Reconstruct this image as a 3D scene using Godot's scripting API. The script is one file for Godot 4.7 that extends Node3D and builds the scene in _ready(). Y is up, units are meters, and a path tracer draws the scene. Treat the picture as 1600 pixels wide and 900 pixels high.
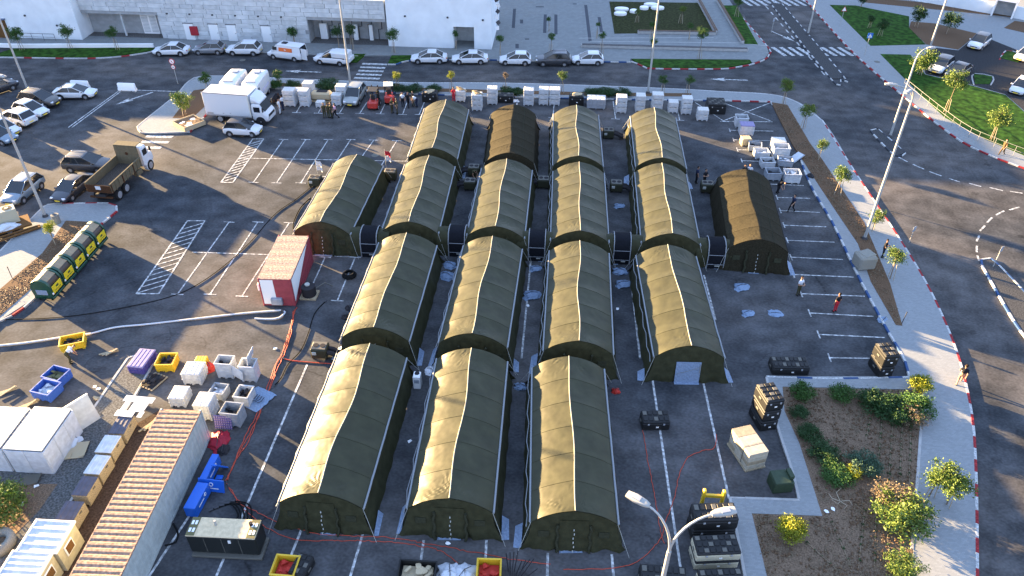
extends Node3D

class MB:
	var v := PackedVector3Array()
	var n := PackedVector3Array()
	var x := Transform3D.IDENTITY
	func tri(a: Vector3, b: Vector3, c: Vector3) -> void:
		a = x * a
		b = x * b
		c = x * c
		var m := (b - a).cross(c - a).normalized()
		v.append(a)
		v.append(c)
		v.append(b)
		n.append(m)
		n.append(m)
		n.append(m)
	func quad(a: Vector3, b: Vector3, c: Vector3, d: Vector3) -> void:
		tri(a, b, c)
		tri(a, c, d)
	func box(c: Vector3, s: Vector3, b := Basis.IDENTITY, bev := 0.0) -> MB:
		var h := s * 0.5
		if bev <= 0.0:
			for ax in 3:
				for sg in [-1.0, 1.0]:
					var e := Vector3.ZERO
					var f := Vector3.ZERO
					var g := Vector3.ZERO
					e[ax] = h[ax] * sg
					f[(ax + 1) % 3] = h[(ax + 1) % 3]
					g[(ax + 2) % 3] = h[(ax + 2) % 3] * sg
					quad(c + b * (e - f - g), c + b * (e + f - g), c + b * (e + f + g), c + b * (e - f + g))
			return self
		var k := h - Vector3.ONE * bev
		for ax in 3:
			var a1 := (ax + 1) % 3
			var a2 := (ax + 2) % 3
			for sg in [-1.0, 1.0]:
				var e := Vector3.ZERO
				var f := Vector3.ZERO
				var g := Vector3.ZERO
				e[ax] = h[ax] * sg
				f[a1] = k[a1]
				g[a2] = k[a2] * sg
				quad(c + b * (e - f - g), c + b * (e + f - g), c + b * (e + f + g), c + b * (e - f + g))
				for sh in [-1.0, 1.0]:
					var p := Vector3.ZERO
					var q := Vector3.ZERO
					p[ax] = h[ax] * sg
					p[a1] = k[a1] * sh
					q[ax] = k[ax] * sg
					q[a1] = h[a1] * sh
					var w := Vector3.ZERO
					w[a2] = k[a2] * sg * sh
					quad(c + b * (p - w), c + b * (q - w), c + b * (q + w), c + b * (p + w))
		for sx in [-1.0, 1.0]:
			for sy in [-1.0, 1.0]:
				for sz in [-1.0, 1.0]:
					var o := Vector3(sx, sy, sz)
					var p0 := c + b * (o * Vector3(h.x, k.y, k.z))
					var p1 := c + b * (o * Vector3(k.x, h.y, k.z))
					var p2 := c + b * (o * Vector3(k.x, k.y, h.z))
					if sx * sy * sz > 0.0:
						tri(p0, p1, p2)
					else:
						tri(p0, p2, p1)
		return self
	func loft(rings: Array, closed := true, caps := true) -> MB:
		var m: int = rings[0].size()
		var last := m if closed else m - 1
		var k := rings.size()
		var nn := []
		for i in k:
			var row := PackedVector3Array()
			for j in m:
				var ja := (j + 1) % m if closed else mini(j + 1, m - 1)
				var jb := (j + m - 1) % m if closed else maxi(j - 1, 0)
				var du: Vector3 = rings[mini(i + 1, k - 1)][j] - rings[maxi(i - 1, 0)][j]
				var dv: Vector3 = rings[i][ja] - rings[i][jb]
				row.append((x.basis * dv.cross(du)).normalized())
			nn.append(row)
		for i in k - 1:
			for j in last:
				var j2 := (j + 1) % m
				var id := [[i, j], [i, j2], [i + 1, j2], [i, j], [i + 1, j2], [i + 1, j]]
				for q in [0, 2, 1, 3, 5, 4]:
					v.append(x * rings[id[q][0]][id[q][1]])
					n.append(nn[id[q][0]][id[q][1]])
		if caps and closed:
			for e in [0, k - 1]:
				var c := Vector3.ZERO
				for p in rings[e]:
					c += p
				c /= m
				for j in m:
					if e == 0:
						tri(c, rings[e][(j + 1) % m], rings[e][j])
					else:
						tri(c, rings[e][j], rings[e][(j + 1) % m])
		return self
	func tube(p: Array, r: float, k := 6, r2 := -1.0) -> MB:
		var rings := []
		var up := Vector3.UP
		for i in p.size():
			var d: Vector3 = (p[mini(i + 1, p.size() - 1)] - p[maxi(i - 1, 0)]).normalized()
			if absf(d.dot(up)) > 0.95:
				up = Vector3.RIGHT if absf(d.x) < 0.8 else Vector3.BACK
			var s := d.cross(up).normalized()
			up = s.cross(d)
			var rr := r if r2 < 0.0 else lerpf(r, r2, float(i) / (p.size() - 1))
			var ring := PackedVector3Array()
			for j in k:
				var a := TAU * j / k
				ring.append(p[i] + (s * cos(a) - up * sin(a)) * rr)
			rings.append(ring)
		return loft(rings)
	func cyl(a: Vector3, b: Vector3, r: float, k := 12, r2 := -1.0) -> MB:
		return tube([a, b], r, k, r2)
	func prism(q: PackedVector2Array, y0: float, y1: float, bottom := false) -> MB:
		var ar := 0.0
		for i in q.size():
			var a := q[i]
			var b := q[(i + 1) % q.size()]
			ar += a.x * b.y - b.x * a.y
		var p := q.duplicate()
		if ar > 0.0:
			p.reverse()
		var t := Geometry2D.triangulate_polygon(p)
		for i in range(0, t.size(), 3):
			var a := p[t[i]]
			var b := p[t[i + 1]]
			var c := p[t[i + 2]]
			if (b - a).cross(c - a) > 0.0:
				var w := b
				b = c
				c = w
			tri(Vector3(a.x, y1, a.y), Vector3(b.x, y1, b.y), Vector3(c.x, y1, c.y))
			if bottom:
				tri(Vector3(a.x, y0, a.y), Vector3(c.x, y0, c.y), Vector3(b.x, y0, b.y))
		if y1 > y0:
			for i in p.size():
				var a := p[i]
				var b := p[(i + 1) % p.size()]
				quad(Vector3(a.x, y0, a.y), Vector3(b.x, y0, b.y), Vector3(b.x, y1, b.y), Vector3(a.x, y1, a.y))
		return self
	func mesh(uv_box := Rect2()) -> ArrayMesh:
		var ar := []
		ar.resize(Mesh.ARRAY_MAX)
		ar[Mesh.ARRAY_VERTEX] = v
		ar[Mesh.ARRAY_NORMAL] = n
		if uv_box.has_area():
			var u := PackedVector2Array()
			u.resize(v.size())
			for i in v.size():
				u[i] = Vector2((v[i].x - uv_box.position.x) / uv_box.size.x, (v[i].z - uv_box.position.y) / uv_box.size.y)
			ar[Mesh.ARRAY_TEX_UV] = u
		var m := ArrayMesh.new()
		m.add_surface_from_arrays(Mesh.PRIMITIVE_TRIANGLES, ar)
		return m

var used := {}
var mats := {}
var texs := {}
var meshes := {}
const GROUND_BOX := Rect2(-90, -150, 180, 135)

func numbered(s: String) -> String:
	var k: int = used.get(s, 0)
	used[s] = k + 1
	return s if k == 0 else "%s_%03d" % [s, k]

func thing(nm: String, label: String, cat: String, at := Vector3.ZERO, turn := 0.0, group := "") -> Node3D:
	var o := Node3D.new()
	o.name = numbered(nm)
	add_child(o)
	o.position = at
	o.rotation_degrees.y = turn
	o.set_meta("label", label)
	o.set_meta("category", cat)
	if group:
		o.set_meta("group", group)
	return o

func part(par: Node3D, nm: String, m: Mesh, mt: Material, at := Vector3.ZERO, turn := 0.0, label := "") -> MeshInstance3D:
	var o := MeshInstance3D.new()
	o.name = nm
	o.mesh = m
	o.material_override = mt
	o.position = at
	o.rotation_degrees.y = turn
	if label:
		o.set_meta("label", label)
	par.add_child(o, true)
	return o

func structure(nm: String, m: Mesh, mt: Material) -> MeshInstance3D:
	var o := MeshInstance3D.new()
	o.name = numbered(nm)
	o.mesh = m
	o.material_override = mt
	o.set_meta("kind", "structure")
	add_child(o)
	return o

func struct_node(nm: String) -> Node3D:
	var o := Node3D.new()
	o.name = numbered(nm)
	o.set_meta("kind", "structure")
	add_child(o)
	return o

func pts(a: Array) -> PackedVector2Array:
	var p := PackedVector2Array()
	for i in range(0, a.size(), 2):
		p.append(Vector2(a[i], a[i + 1]))
	return p

func smooth_line(p: PackedVector2Array, step := 0.5) -> PackedVector2Array:
	var c := Curve2D.new()
	for i in p.size():
		var t := (p[mini(i + 1, p.size() - 1)] - p[maxi(i - 1, 0)]) / 6.0
		c.add_point(p[i], -t, t)
	c.bake_interval = step
	return c.get_baked_points()

func noise(sd: int, fr: float, oct := 4, kind := FastNoiseLite.TYPE_SIMPLEX_SMOOTH) -> FastNoiseLite:
	var f := FastNoiseLite.new()
	f.seed = sd
	f.frequency = fr
	f.noise_type = kind
	f.fractal_octaves = oct
	return f

# grey grain between lo and hi (values of the picture, 0..1)
func grain(key: String, sd: int, fr: float, lo: float, hi: float, size := 256, oct := 4) -> ImageTexture:
	if texs.has(key):
		return texs[key]
	var f := noise(sd, fr, oct)
	var im := f.get_seamless_image(size, size)
	im.convert(Image.FORMAT_L8)
	var d := im.get_data()
	for i in d.size():
		d[i] = int(255.0 * lerpf(lo, hi, d[i] / 255.0))
	var o := Image.create_from_data(size, size, false, Image.FORMAT_L8, d)
	o.convert(Image.FORMAT_RGB8)
	texs[key] = ImageTexture.create_from_image(o)
	return texs[key]

func bump(key: String, sd: int, fr: float, oct := 4, strength := 6.0) -> ImageTexture:
	if texs.has(key):
		return texs[key]
	var im := noise(sd, fr, oct).get_seamless_image(256, 256)
	im.convert(Image.FORMAT_RGBA8)
	im.bump_map_to_normal_map(strength)
	texs[key] = ImageTexture.create_from_image(im)
	return texs[key]

# c: real-world base colour (linear)
func mat(key: String, c := Color(0.5, 0.5, 0.5), rough := 0.7, metal := 0.0, tex: Texture2D = null, size := 1.0, world := false) -> StandardMaterial3D:
	if mats.has(key):
		return mats[key]
	var m := StandardMaterial3D.new()
	m.albedo_color = c.linear_to_srgb()
	m.roughness = rough
	m.metallic = metal
	m.metallic_specular = 0.18 if rough >= 0.7 else (0.35 if rough >= 0.5 else 0.5)
	if tex:
		m.albedo_texture = tex
		m.uv1_triplanar = true
		m.uv1_world_triplanar = world
		m.uv1_scale = Vector3.ONE / size
	mats[key] = m
	return m

func with_bump(m: StandardMaterial3D, t: Texture2D, s := 1.0) -> StandardMaterial3D:
	m.normal_enabled = true
	m.normal_texture = t
	m.normal_scale = s
	return m

func sheet(nm: String, a: PackedVector2Array, y: float, mt: Material, uv := false) -> MeshInstance3D:
	var b := MB.new()
	b.prism(a, y, y)
	return structure(nm, b.mesh(GROUND_BOX if uv else Rect2()), mt)

func slab(nm: String, a: PackedVector2Array, y0: float, y1: float, mt: Material) -> MeshInstance3D:
	var b := MB.new()
	b.prism(a, y0, y1)
	return structure(nm, b.mesh(), mt)

# one big computed picture of the asphalt: grain, patches, stains, tyre marks, cracks
func asphalt(sd: int, base: Color, marks: Array, cracks: int) -> StandardMaterial3D:
	var S := 2048
	var a := noise(sd, 0.004, 5).get_image(S, S, false, false, false).get_data()
	var b := noise(sd + 1, 0.03, 4).get_image(S, S, false, false, false).get_data()
	var g := noise(sd + 2, 0.35, 2).get_image(S, S, false, false, false).get_data()
	var t := PackedByteArray()
	t.resize(S * S)
	t.fill(128)
	var ti := Image.create_from_data(S, S, false, Image.FORMAT_L8, t)
	var rng := RandomNumberGenerator.new()
	rng.seed = sd
	var per := Vector2(S, S) / GROUND_BOX.size
	for mk in marks:
		var p := smooth_line(pts(mk[0]), 0.05)
		for q in p:
			var u := (q - GROUND_BOX.position) * per
			var w: float = mk[1] * per.x
			var hh := maxi(1, int(w))
			if rng.randf() < 0.8:
				ti.fill_rect(Rect2i(int(u.x - w / 2 + rng.randf() - 0.5), int(u.y - w / 2 + rng.randf() - 0.5), hh, hh), Color.from_hsv(0, 0, mk[2] + rng.randf_range(-0.03, 0.03)))
	for k in cracks:
		var u := Vector2(rng.randf() * S, rng.randf() * S)
		var an := rng.randf() * TAU
		for s in rng.randi_range(40, 160):
			an += rng.randf_range(-0.25, 0.25)
			u += Vector2(cos(an), sin(an)) * 1.2
			if u.x > 1 and u.y > 1 and u.x < S - 2 and u.y < S - 2:
				ti.fill_rect(Rect2i(int(u.x), int(u.y), 1 + k % 2, 1), Color(0.33, 0.33, 0.33))
	for k in 700:
		var u := Vector2(rng.randf() * S, rng.randf() * S)
		var rad := rng.randf_range(2, 7)
		var val := rng.randf_range(0.34, 0.46) if rng.randf() < 0.75 else rng.randf_range(0.54, 0.6)
		for s in 30:
			var e := u + Vector2(rng.randfn(), rng.randfn()) * rad * 0.5
			ti.fill_rect(Rect2i(int(e.x), int(e.y), 2, 2), Color(val, val, val))
	t = ti.get_data()
	var o := PackedByteArray()
	o.resize(S * S * 3)
	var br := base.r * 255.0
	var bg := base.g * 255.0
	var bb := base.b * 255.0
	for i in S * S:
		var s := 1.0 + (a[i] - 128) * 0.0022 + (b[i] - 128) * 0.0022 + (g[i] - 128) * 0.0014 + (t[i] - 128) * 0.0045
		var w := (a[i] - 128) * 0.0005
		o[i * 3] = int(clampf(br * (s + w), 0, 255))
		o[i * 3 + 1] = int(clampf(bg * s, 0, 255))
		o[i * 3 + 2] = int(clampf(bb * (s - w), 0, 255))
	var im := Image.create_from_data(S, S, false, Image.FORMAT_RGB8, o)
	im.generate_mipmaps()
	var m := StandardMaterial3D.new()
	m.albedo_texture = ImageTexture.create_from_image(im)
	m.roughness = 0.9
	m.metallic_specular = 0.2
	return m

func kerb(p: PackedVector2Array, cols: Array, y := 0.145, block := 1.0, wid := 0.17) -> void:
	var node := struct_node("kerb")
	var q := smooth_line(p, 0.1)
	var acc := 0.0
	var st := q[0]
	var k := 0
	for i in range(1, q.size()):
		acc += q[i].distance_to(q[i - 1])
		if acc >= block or i == q.size() - 1:
			var d := q[i] - st
			var len := d.length()
			if len > 0.12:
				var key := "kerb%d" % int(round(len * 20))
				if not meshes.has(key):
					meshes[key] = MB.new().box(Vector3(0, y / 2 - 0.02, 0), Vector3(len - 0.012, y + 0.04, wid), Basis.IDENTITY, 0.018).mesh()
				var c := (st + q[i]) / 2
				part(node, "kerb_stone", meshes[key], mats[cols[k % cols.size()]], Vector3(c.x, 0, c.y), -rad_to_deg(d.angle()))
				k += 1
			acc = 0.0
			st = q[i]

# painted line: a thin sheet of paint
func line(nm: String, a: Array, w := 0.11, y := 0.009, closed := false, key := "paint") -> void:
	var b := MB.new()
	var p := pts(a)
	for i in p.size() - (0 if closed else 1):
		var u := p[i]
		var e := p[(i + 1) % p.size()]
		var d := (e - u).normalized() * (w / 2)
		var s := Vector2(d.y, -d.x)
		b.prism(PackedVector2Array([u - s, e - s, e + s, u + s]), y + i * 0.0005, y + i * 0.0005)
	structure(nm, b.mesh(), mats[key])

func _ready() -> void:
	var cam := Camera3D.new()
	cam.name = "camera"
	add_child(cam)
	cam.position = Vector3(0, 37.6, 0)
	cam.basis = Basis(Vector3.UP, deg_to_rad(3.804)) * Basis(Vector3.RIGHT, deg_to_rad(-37.722)) * Basis(Vector3.BACK, deg_to_rad(0.449))
	cam.fov = 41.05
	cam.near = 0.3
	cam.far = 2000.0
	cam.current = true
	var env := Environment.new()
	env.background_mode = Environment.BG_SKY
	var sm := ProceduralSkyMaterial.new()
	sm.sky_top_color = Color(0.49, 0.585, 0.745)
	sm.sky_horizon_color = Color(0.74, 0.8, 0.89)
	sm.ground_bottom_color = Color(0.3, 0.28, 0.26)
	sm.ground_horizon_color = Color(0.6, 0.6, 0.6)
	sm.sky_curve = 0.15
	sm.sun_angle_max = 0.0
	env.sky = Sky.new()
	env.sky.sky_material = sm
	env.background_energy_multiplier = 0.29
	env.tonemap_mode = Environment.TONE_MAPPER_LINEAR
	env.tonemap_exposure = 14.5
	env.sdfgi_enabled = true
	env.ssao_enabled = true
	env.ssil_enabled = true
	var we := WorldEnvironment.new()
	we.name = "world_environment"
	we.environment = env
	add_child(we)
	var sun := DirectionalLight3D.new()
	sun.name = "sun"
	add_child(sun)
	var el := deg_to_rad(8.3)
	var az := deg_to_rad(29.2)
	sun.look_at_from_position(Vector3.ZERO, Vector3(cos(az) * cos(el), -sin(el), sin(az) * cos(el)))
	sun.light_energy = 1.45
	sun.light_color = Color(1.0, 0.85, 0.62)
	sun.light_angular_distance = 0.53
	sun.shadow_enabled = true
	materials()
	ground()
	markings()
	tents()
	buildings()
	vehicles()
	cargo()
	people_all()
	plants()
	street()
	details()

func materials() -> void:
	var g1 := grain("fine", 5, 0.05, 0.72, 1.0)
	var g2 := grain("soft", 9, 0.012, 0.87, 1.0)
	var g3 := grain("rough", 12, 0.09, 0.5, 1.0, 256, 5)
	mat("paint", Color(0.72, 0.72, 0.7), 0.7, 0, grain("worn", 31, 0.03, 0.45, 1.0, 256, 5), 3.0, true)
	mat("white_kerb", Color(0.66, 0.66, 0.64), 0.7, 0, grain("chip", 33, 0.05, 0.6, 1.0, 256, 5), 2.3, true)
	mat("red_kerb", Color(0.42, 0.05, 0.055), 0.7, 0, texs.chip, 2.1, true)
	mat("blue_kerb", Color(0.045, 0.09, 0.2), 0.7, 0, g2, 2.1, true)
	mat("grey_kerb", Color(0.4, 0.39, 0.37), 0.8, 0, g2, 2.0, true)
	mat("paver", Color(0.25, 0.26, 0.265), 0.85, 0, pavers("pav", 0.2, 0.1, 7), 3.2, true)
	mat("plaza", Color(0.205, 0.215, 0.215), 0.85, 0, pavers("plz", 0.4, 0.4, 8), 6.4, true)
	mat("concrete", Color(0.17, 0.17, 0.165), 0.85, 0, g3, 4.0, true)
	mat("soil", Color(0.26, 0.18, 0.12), 0.95, 0, grain("soil", 21, 0.14, 0.55, 1.0, 512, 6), 9.0, true)
	with_bump(mats.soil, bump("soilb", 22, 0.05, 5, 6.0), 0.3)
	mat("dry_soil", Color(0.2, 0.125, 0.075), 0.95, 0, grain("soil", 21, 0.14, 0.55, 1.0, 512, 6), 7.0, true)
	mat("lawn", Color(0.044, 0.115, 0.015), 0.9, 0, grain("lawn", 41, 0.03, 0.45, 1.0, 512, 6), 14.0, true)
	mat("dry_lawn", Color(0.06, 0.066, 0.024), 0.9, 0, grain("lawn", 41, 0.08, 0.5, 1.0, 512, 5), 7.0, true)
	mat("pale_panel", Color(0.52, 0.45, 0.3), 0.6, 0, g2, 1.5)
	mat("panel_cream", Color(0.6, 0.6, 0.55), 0.5, 0, g2, 1.8)
	mat("carton", Color(0.46, 0.4, 0.3), 0.5, 0, g2, 1.0)
	mat("carton_dark", Color(0.36, 0.29, 0.19), 0.6, 0, g2, 1.0)
	mat("concrete_pale", Color(0.42, 0.4, 0.34), 0.9, 0, g3, 1.2)
	mat("dark_kerb", Color(0.05, 0.055, 0.065), 0.7, 0, g2, 2.0, true)
	mat("gen_black", Color(0.012, 0.014, 0.013), 0.45)
	mat("gen_cream", Color(0.66, 0.52, 0.32), 0.6, 0, g2, 1.0)
	mat("island", Color(0.1, 0.1, 0.1), 0.9, 0, g3, 3.0, true)
	mat("far_ground", Color(0.24, 0.2, 0.15), 0.95, 0, g3, 30.0, true)

# small paving stones, too small to tell apart from here
func pavers(key: String, bw: float, bh: float, sd: int) -> ImageTexture:
	var S := 512
	var size := bw * 16.0
	var rng := RandomNumberGenerator.new()
	rng.seed = sd
	var im := Image.create(S, S, false, Image.FORMAT_RGB8)
	im.fill(Color(0.82, 0.82, 0.82))
	var nx := 16
	var ny := int(round(size / bh))
	for j in ny:
		for i in nx:
			var v := rng.randf_range(0.93, 1.0)
			var x0 := (i + (0.5 if j % 2 else 0.0)) * S / nx
			var y0 := float(j) * S / ny
			for w in [0, -S]:
				im.fill_rect(Rect2i(int(x0) + w + 1, int(y0) + 1, S / nx - 1, maxi(1, int(float(S) / ny) - 1)), Color(v, v, v * 0.99))
	im.generate_mipmaps()
	texs[key] = ImageTexture.create_from_image(im)
	return texs[key]

func ground() -> void:
	var far := PackedVector2Array([Vector2(-700, -900), Vector2(700, -900), Vector2(700, 200), Vector2(-700, 200)])
	sheet("ground", far, -0.02, mats.far_ground)
	var tyres := [
		[[-38.89, -37.48, -36.85, -44.2, -31.72, -48.83, -31.42, -57.76, -37.57, -68.39], 0.22, 0.44], [[-33.45, -32.95, -31.22, -38.08, -25.59, -42.77, -24.4, -49.41], 0.2, 0.45],
		[[-23.21, -69.59, -16.25, -75.3, -5.15, -75.47], 0.22, 0.46], [[-37.21, -57.29, -31.86, -47.94, -34.43, -40.6], 0.25, 0.45], [[6.39, -32.73, 9.65, -30, 11.64, -33.13, 14.05, -37.79], 0.2, 0.56],
		[[20.03, -43.1, 22.39, -45.06, 22.93, -43.67], 0.5, 0.56], [[-30.24, -74.9, -22.3, -77.16, -13.61, -76.3], 0.25, 0.45], [[-25.35, -38.53, -24.5, -39.96, -22.23, -43.03, -18.44, -41.85], 0.6, 0.54]]
	mats.lot = asphalt(3, Color(0.276, 0.276, 0.28), tyres, 170)
	var lot := sheet("parking_lot", PackedVector2Array([Vector2(-90, -150), Vector2(90, -150), Vector2(90, -15), Vector2(-90, -15)]), 0.0, mats.lot, true)
	lot.material_override = mats.lot
	mats.lot_far = mat("lot_far", Color(0.06, 0.06, 0.063), 0.9, 0, texs.rough, 5.0, true)
	var rt := []
	for o in [0.0, 1.7, 3.6, 5.3, 8.2, 10.0, 12.0]:
		var q := [31.83, -124.87, 34.01, -99.92, 37.01, -82.16, 36.08, -66.72, 35.55, -54.2, 32.89, -43.08, 29.39, -33.46, 25.91, -25.28]
		for i in range(0, q.size(), 2):
			q[i] += o - 5.0
		rt.append([q, 0.5, 0.47 if int(o) % 2 else 0.53])
		rt.append([q, 0.25, 0.47])
	rt.append([[-70.59, -88.65, -47.13, -91.75, -22.35, -91.38, 1.64, -92.23, 25.3, -92.87], 0.5, 0.46])
	rt.append([[-69.02, -86.11, -46.3, -89.72, -22.02, -89.78, 1.65, -90.43, 24.81, -90.29], 0.5, 0.46])
	mats.road = asphalt(17, Color(0.282, 0.277, 0.276), rt, 30)
	sheet("road", pts([-79.06, -93.84, -54.7, -97.39, -26.5, -95.29, -10, -96.73, 9.02, -97.08, 22.45, -99.57, 25.87, -104.97, 27.44, -138.3, 43.83, -139.84, 40.98, -108.77, 43.21, -93.42, 44.55, -82.8, 50.29, -74.3, 26.52, -23.13, 21.87, -22.78, 27.49, -37.65, 28.99, -49.41, 27.47, -66.01, 27.34, -81.35, 25.23, -86.63, 9.31, -88.2, -6.04, -88.02, -21.47, -87.08, -41.02, -86.55, -43.96, -84.01, -71.01, -81.68]), 0.004, mats.road, true)
	# pavement round the lot
	var edge := smooth_line(pts([-41.59, -88.09, -37.56, -88.04, -21.62, -87.84, -6.1, -88.88, 9.36, -88.96, 18.46, -88.61, 26.16, -87.61, 29.13, -81.5, 29.51, -69.02, 30, -58.82, 30.09, -51.15, 29.46, -43.83, 28.17, -37.7, 26.35, -32.24, 23.62, -25.11, 22.76, -22.85]), 0.6)
	var inner := pts([19.22, -22.58, 20.7, -26.46, 23.65, -34.05, 25.42, -38.67, 25.09, -40.51, 25.34, -42.49, 25.11, -46.01, 24.89, -52.37, 24.85, -60.17, 24.45, -66.98, 24.76, -74, 24.51, -84.11, 24.33, -86.19, 18.85, -86.08, 12.88, -85.66, 5.04, -85.35, -5.83, -84.97, -17.95, -84.84, -24.15, -85.14, -34.19, -85.03, -40.63, -84.48, -39.55, -78.67, -39.68, -73.03, -44.25, -72.34, -45.41, -73.16, -45.82, -73.9, -45.09, -82.06, -45.25, -85.41, -44.64, -87.62])
	var sw := edge.duplicate()
	sw.append_array(inner)
	slab("pavement", sw, -0.05, 0.13, mats.paver)
	mats.asph_edge = mats.grey_kerb
	var rw := ["white_kerb", "red_kerb"]
	var bw := ["white_kerb", "blue_kerb"]
	var gk := ["grey_kerb"]
	kerb(pts([-41.59, -88.09, -37.56, -88.04, -21.62, -87.84, -6.1, -88.88, 9.36, -88.96, 18.46, -88.61, 26.16, -87.61, 29.13, -81.5]), ["white_kerb", "grey_kerb", "white_kerb"])
	kerb(pts([29.13, -81.5, 29.51, -69.02, 30, -58.82, 30.09, -51.15, 29.46, -43.83, 28.17, -37.7, 26.35, -32.24, 23.62, -25.11, 22.91, -23.21]), rw)
	kerb(pts([24.33, -86.19, 24.51, -84.11, 24.76, -74]), rw)
	kerb(pts([24.76, -74, 24.45, -66.98, 24.85, -60.17, 24.89, -52.37, 25.11, -46.01, 25.34, -42.49, 25.09, -40.51]), bw)
	kerb(pts([-17.95, -84.84, -5.83, -84.97, 5.04, -85.35, 12.88, -85.66, 18.85, -86.08]), bw)
	kerb(pts([18.85, -86.08, 24.33, -86.19]), rw)
	kerb(pts([-34.19, -85.03, -24.15, -85.14, -17.95, -84.84]), bw)
	kerb(pts([-39.55, -78.67, -39.68, -73.03]), rw)
	kerb(pts([-39.68, -73.03, -44.25, -72.34, -45.41, -73.16, -45.82, -73.9, -45.09, -82.06, -45.25, -85.41, -44.64, -87.62, -41.59, -88.09]), gk)
	# soil strips in it
	slab("soil_bed", pts([24.35, -85.93, 26.07, -85.37, 26.43, -75.87, 26.84, -72.09, 27.68, -60.4, 27.13, -51.34, 26.39, -46.03, 25.93, -46.07, 25.65, -51.48, 26.15, -56.92, 25.65, -61.96, 25.09, -68.15, 24.5, -75.56]), 0.0, 0.15, mats.dry_soil)
	slab("soil_bed", pts([-34.75, -85.55, -18.08, -85.57, -5.88, -85.78, 5.06, -86.08, 15.22, -86.77, 15.33, -87.69, 5.08, -87, -5.95, -86.7, -18.24, -86.5, -35.05, -86.49]), 0.0, 0.15, mats.dry_soil)
	slab("soil_bed", pts([-42.89, -76.07, -43.52, -83.48, -41.54, -84.4, -40.4, -80.68, -40.72, -76.09]), 0.0, 0.15, mats.dry_soil)
	# path round the green bed at the lower right, and the bed
	slab("soil_bed", pts([16.05, -38.8, 25.55, -39.17, 23.61, -34.05, 20.66, -26.46, 19.22, -22.58, 11.8, -22.03, 12.21, -24.25, 12.15, -28.23, 16.15, -28.36, 16.07, -33.79, 15.71, -36.51]), -0.05, 0.1, mats.soil)
	slab("path", pts([15.14, -39.73, 25.09, -40.51, 25.62, -39.24, 16.05, -38.8, 15.71, -36.51, 16.07, -33.79, 16.18, -28.31, 12.14, -28.18, 12.25, -24.26, 12.16, -22.06, 10.94, -21.97, 11.07, -24.17, 11.05, -29.22, 15.1, -29.35, 15.15, -31.72, 15, -35.05]), -0.05, 0.125, mats.paver)
	kerb(pts([15.14, -39.73, 19.68, -39.89, 25.07, -40.44]), ["white_kerb", "white_kerb", "blue_kerb"])
	kerb(pts([15.13, -39.67, 15, -35.05, 15.15, -31.72, 15.1, -29.35]), gk, 0.14, 1.0, 0.12)
	kerb(pts([15.1, -29.35, 11.05, -29.22]), gk, 0.14, 1.0, 0.12)
	kerb(pts([11.05, -29.22, 11.07, -24.17, 11, -22.32]), gk, 0.14, 1.0, 0.12)
	kerb(pts([20.62, -26.46, 23.61, -34.05, 25.51, -39.04]), gk, 0.15, 1.0, 0.08)
	# island on the left with the row of waste containers
	slab("pavement", pts([-46.79, -46.75, -46.71, -50.11, -46.89, -55.21, -46.77, -57.63, -43.15, -58.03, -41.15, -58.2, -40.13, -57.61, -39.88, -56.96, -40.3, -54.48, -40.25, -43.93, -41.26, -41.31, -41.52, -38.63]), -0.05, 0.13, mats.paver)
	slab("soil_bed", pts([-43.54, -54.95, -41.06, -54.94, -41.14, -44.83, -41.53, -41.74, -41.96, -39.29, -43.77, -42.09, -43.48, -44.89, -42.87, -49.94]), 0.0, 0.16, mats.dry_soil)
	kerb(pts([-46.6, -49.93, -46.83, -55.11, -46.74, -57.57, -45.46, -57.79]), gk)
	kerb(pts([-45.46, -57.79, -43.15, -58.03, -41.15, -58.2, -40.13, -57.61, -39.88, -56.96, -40.3, -54.48]), ["red_kerb", "white_kerb"])
	kerb(pts([-40.3, -54.48, -40.25, -43.93, -41.26, -41.31]), ["grey_kerb", "grey_kerb", "red_kerb"])
	# strip left of the long container
	slab("pavement", pts([-29.69, -38.19, -27.92, -38.33, -27.59, -30.65, -27.47, -25.8, -27.25, -21.29, -26.84, -19.14, -29.45, -18.94, -31.07, -21.38, -29.71, -22.66, -29, -25.24, -28.99, -27.15, -32.33, -26.9, -33.85, -26.78, -34.59, -27.93, -29.84, -28.24, -29.82, -31.22, -29.79, -37.72]), -0.05, 0.11, mats.concrete)
	slab("soil_bed", pts([-34.2, -26.71, -28.88, -27.16, -28.93, -25.25, -29.66, -22.59, -30.72, -21.41]), -0.05, 0.12, mats.soil)
	kerb(pts([-29.84, -28.24, -29.82, -31.22, -29.82, -37.79, -29.69, -38.19]), gk, 0.13, 1.2)
	kerb(pts([-29.7, -38.23, -27.94, -38.36, -27.59, -30.65, -27.47, -25.8, -27.25, -21.29]), gk, 0.13, 1.2)
	sheet("paved_strip", pts([-25.48, -33.56, -22.12, -33.82, -22.92, -19.43, -26.51, -19.16, -27.39, -25.81, -27.59, -30.65]), 0.005, mat("brown_floor", Color(0.1, 0.066, 0.048), 0.9, 0, texs.rough, 4.0, true))
	# far side of the street
	slab("pavement", pts([-80.23, -95.61, -75.18, -96.05, -72.69, -94.86, -54.22, -96.72, -52.95, -96.6, -38.71, -96.47, -26.7, -96.16, -20.07, -96.75, -11.63, -96.37, -5.4, -96.47, 8.62, -97.26, 8.67, -98.15, 24.04, -99.27, 24.31, -97.98, 26.21, -99.9, 27.06, -101.79, 27.25, -104.14, 25.46, -118.79, 24.75, -134.36, -98.31, -122.9]), -0.05, 0.125, mats.plaza)
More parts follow.
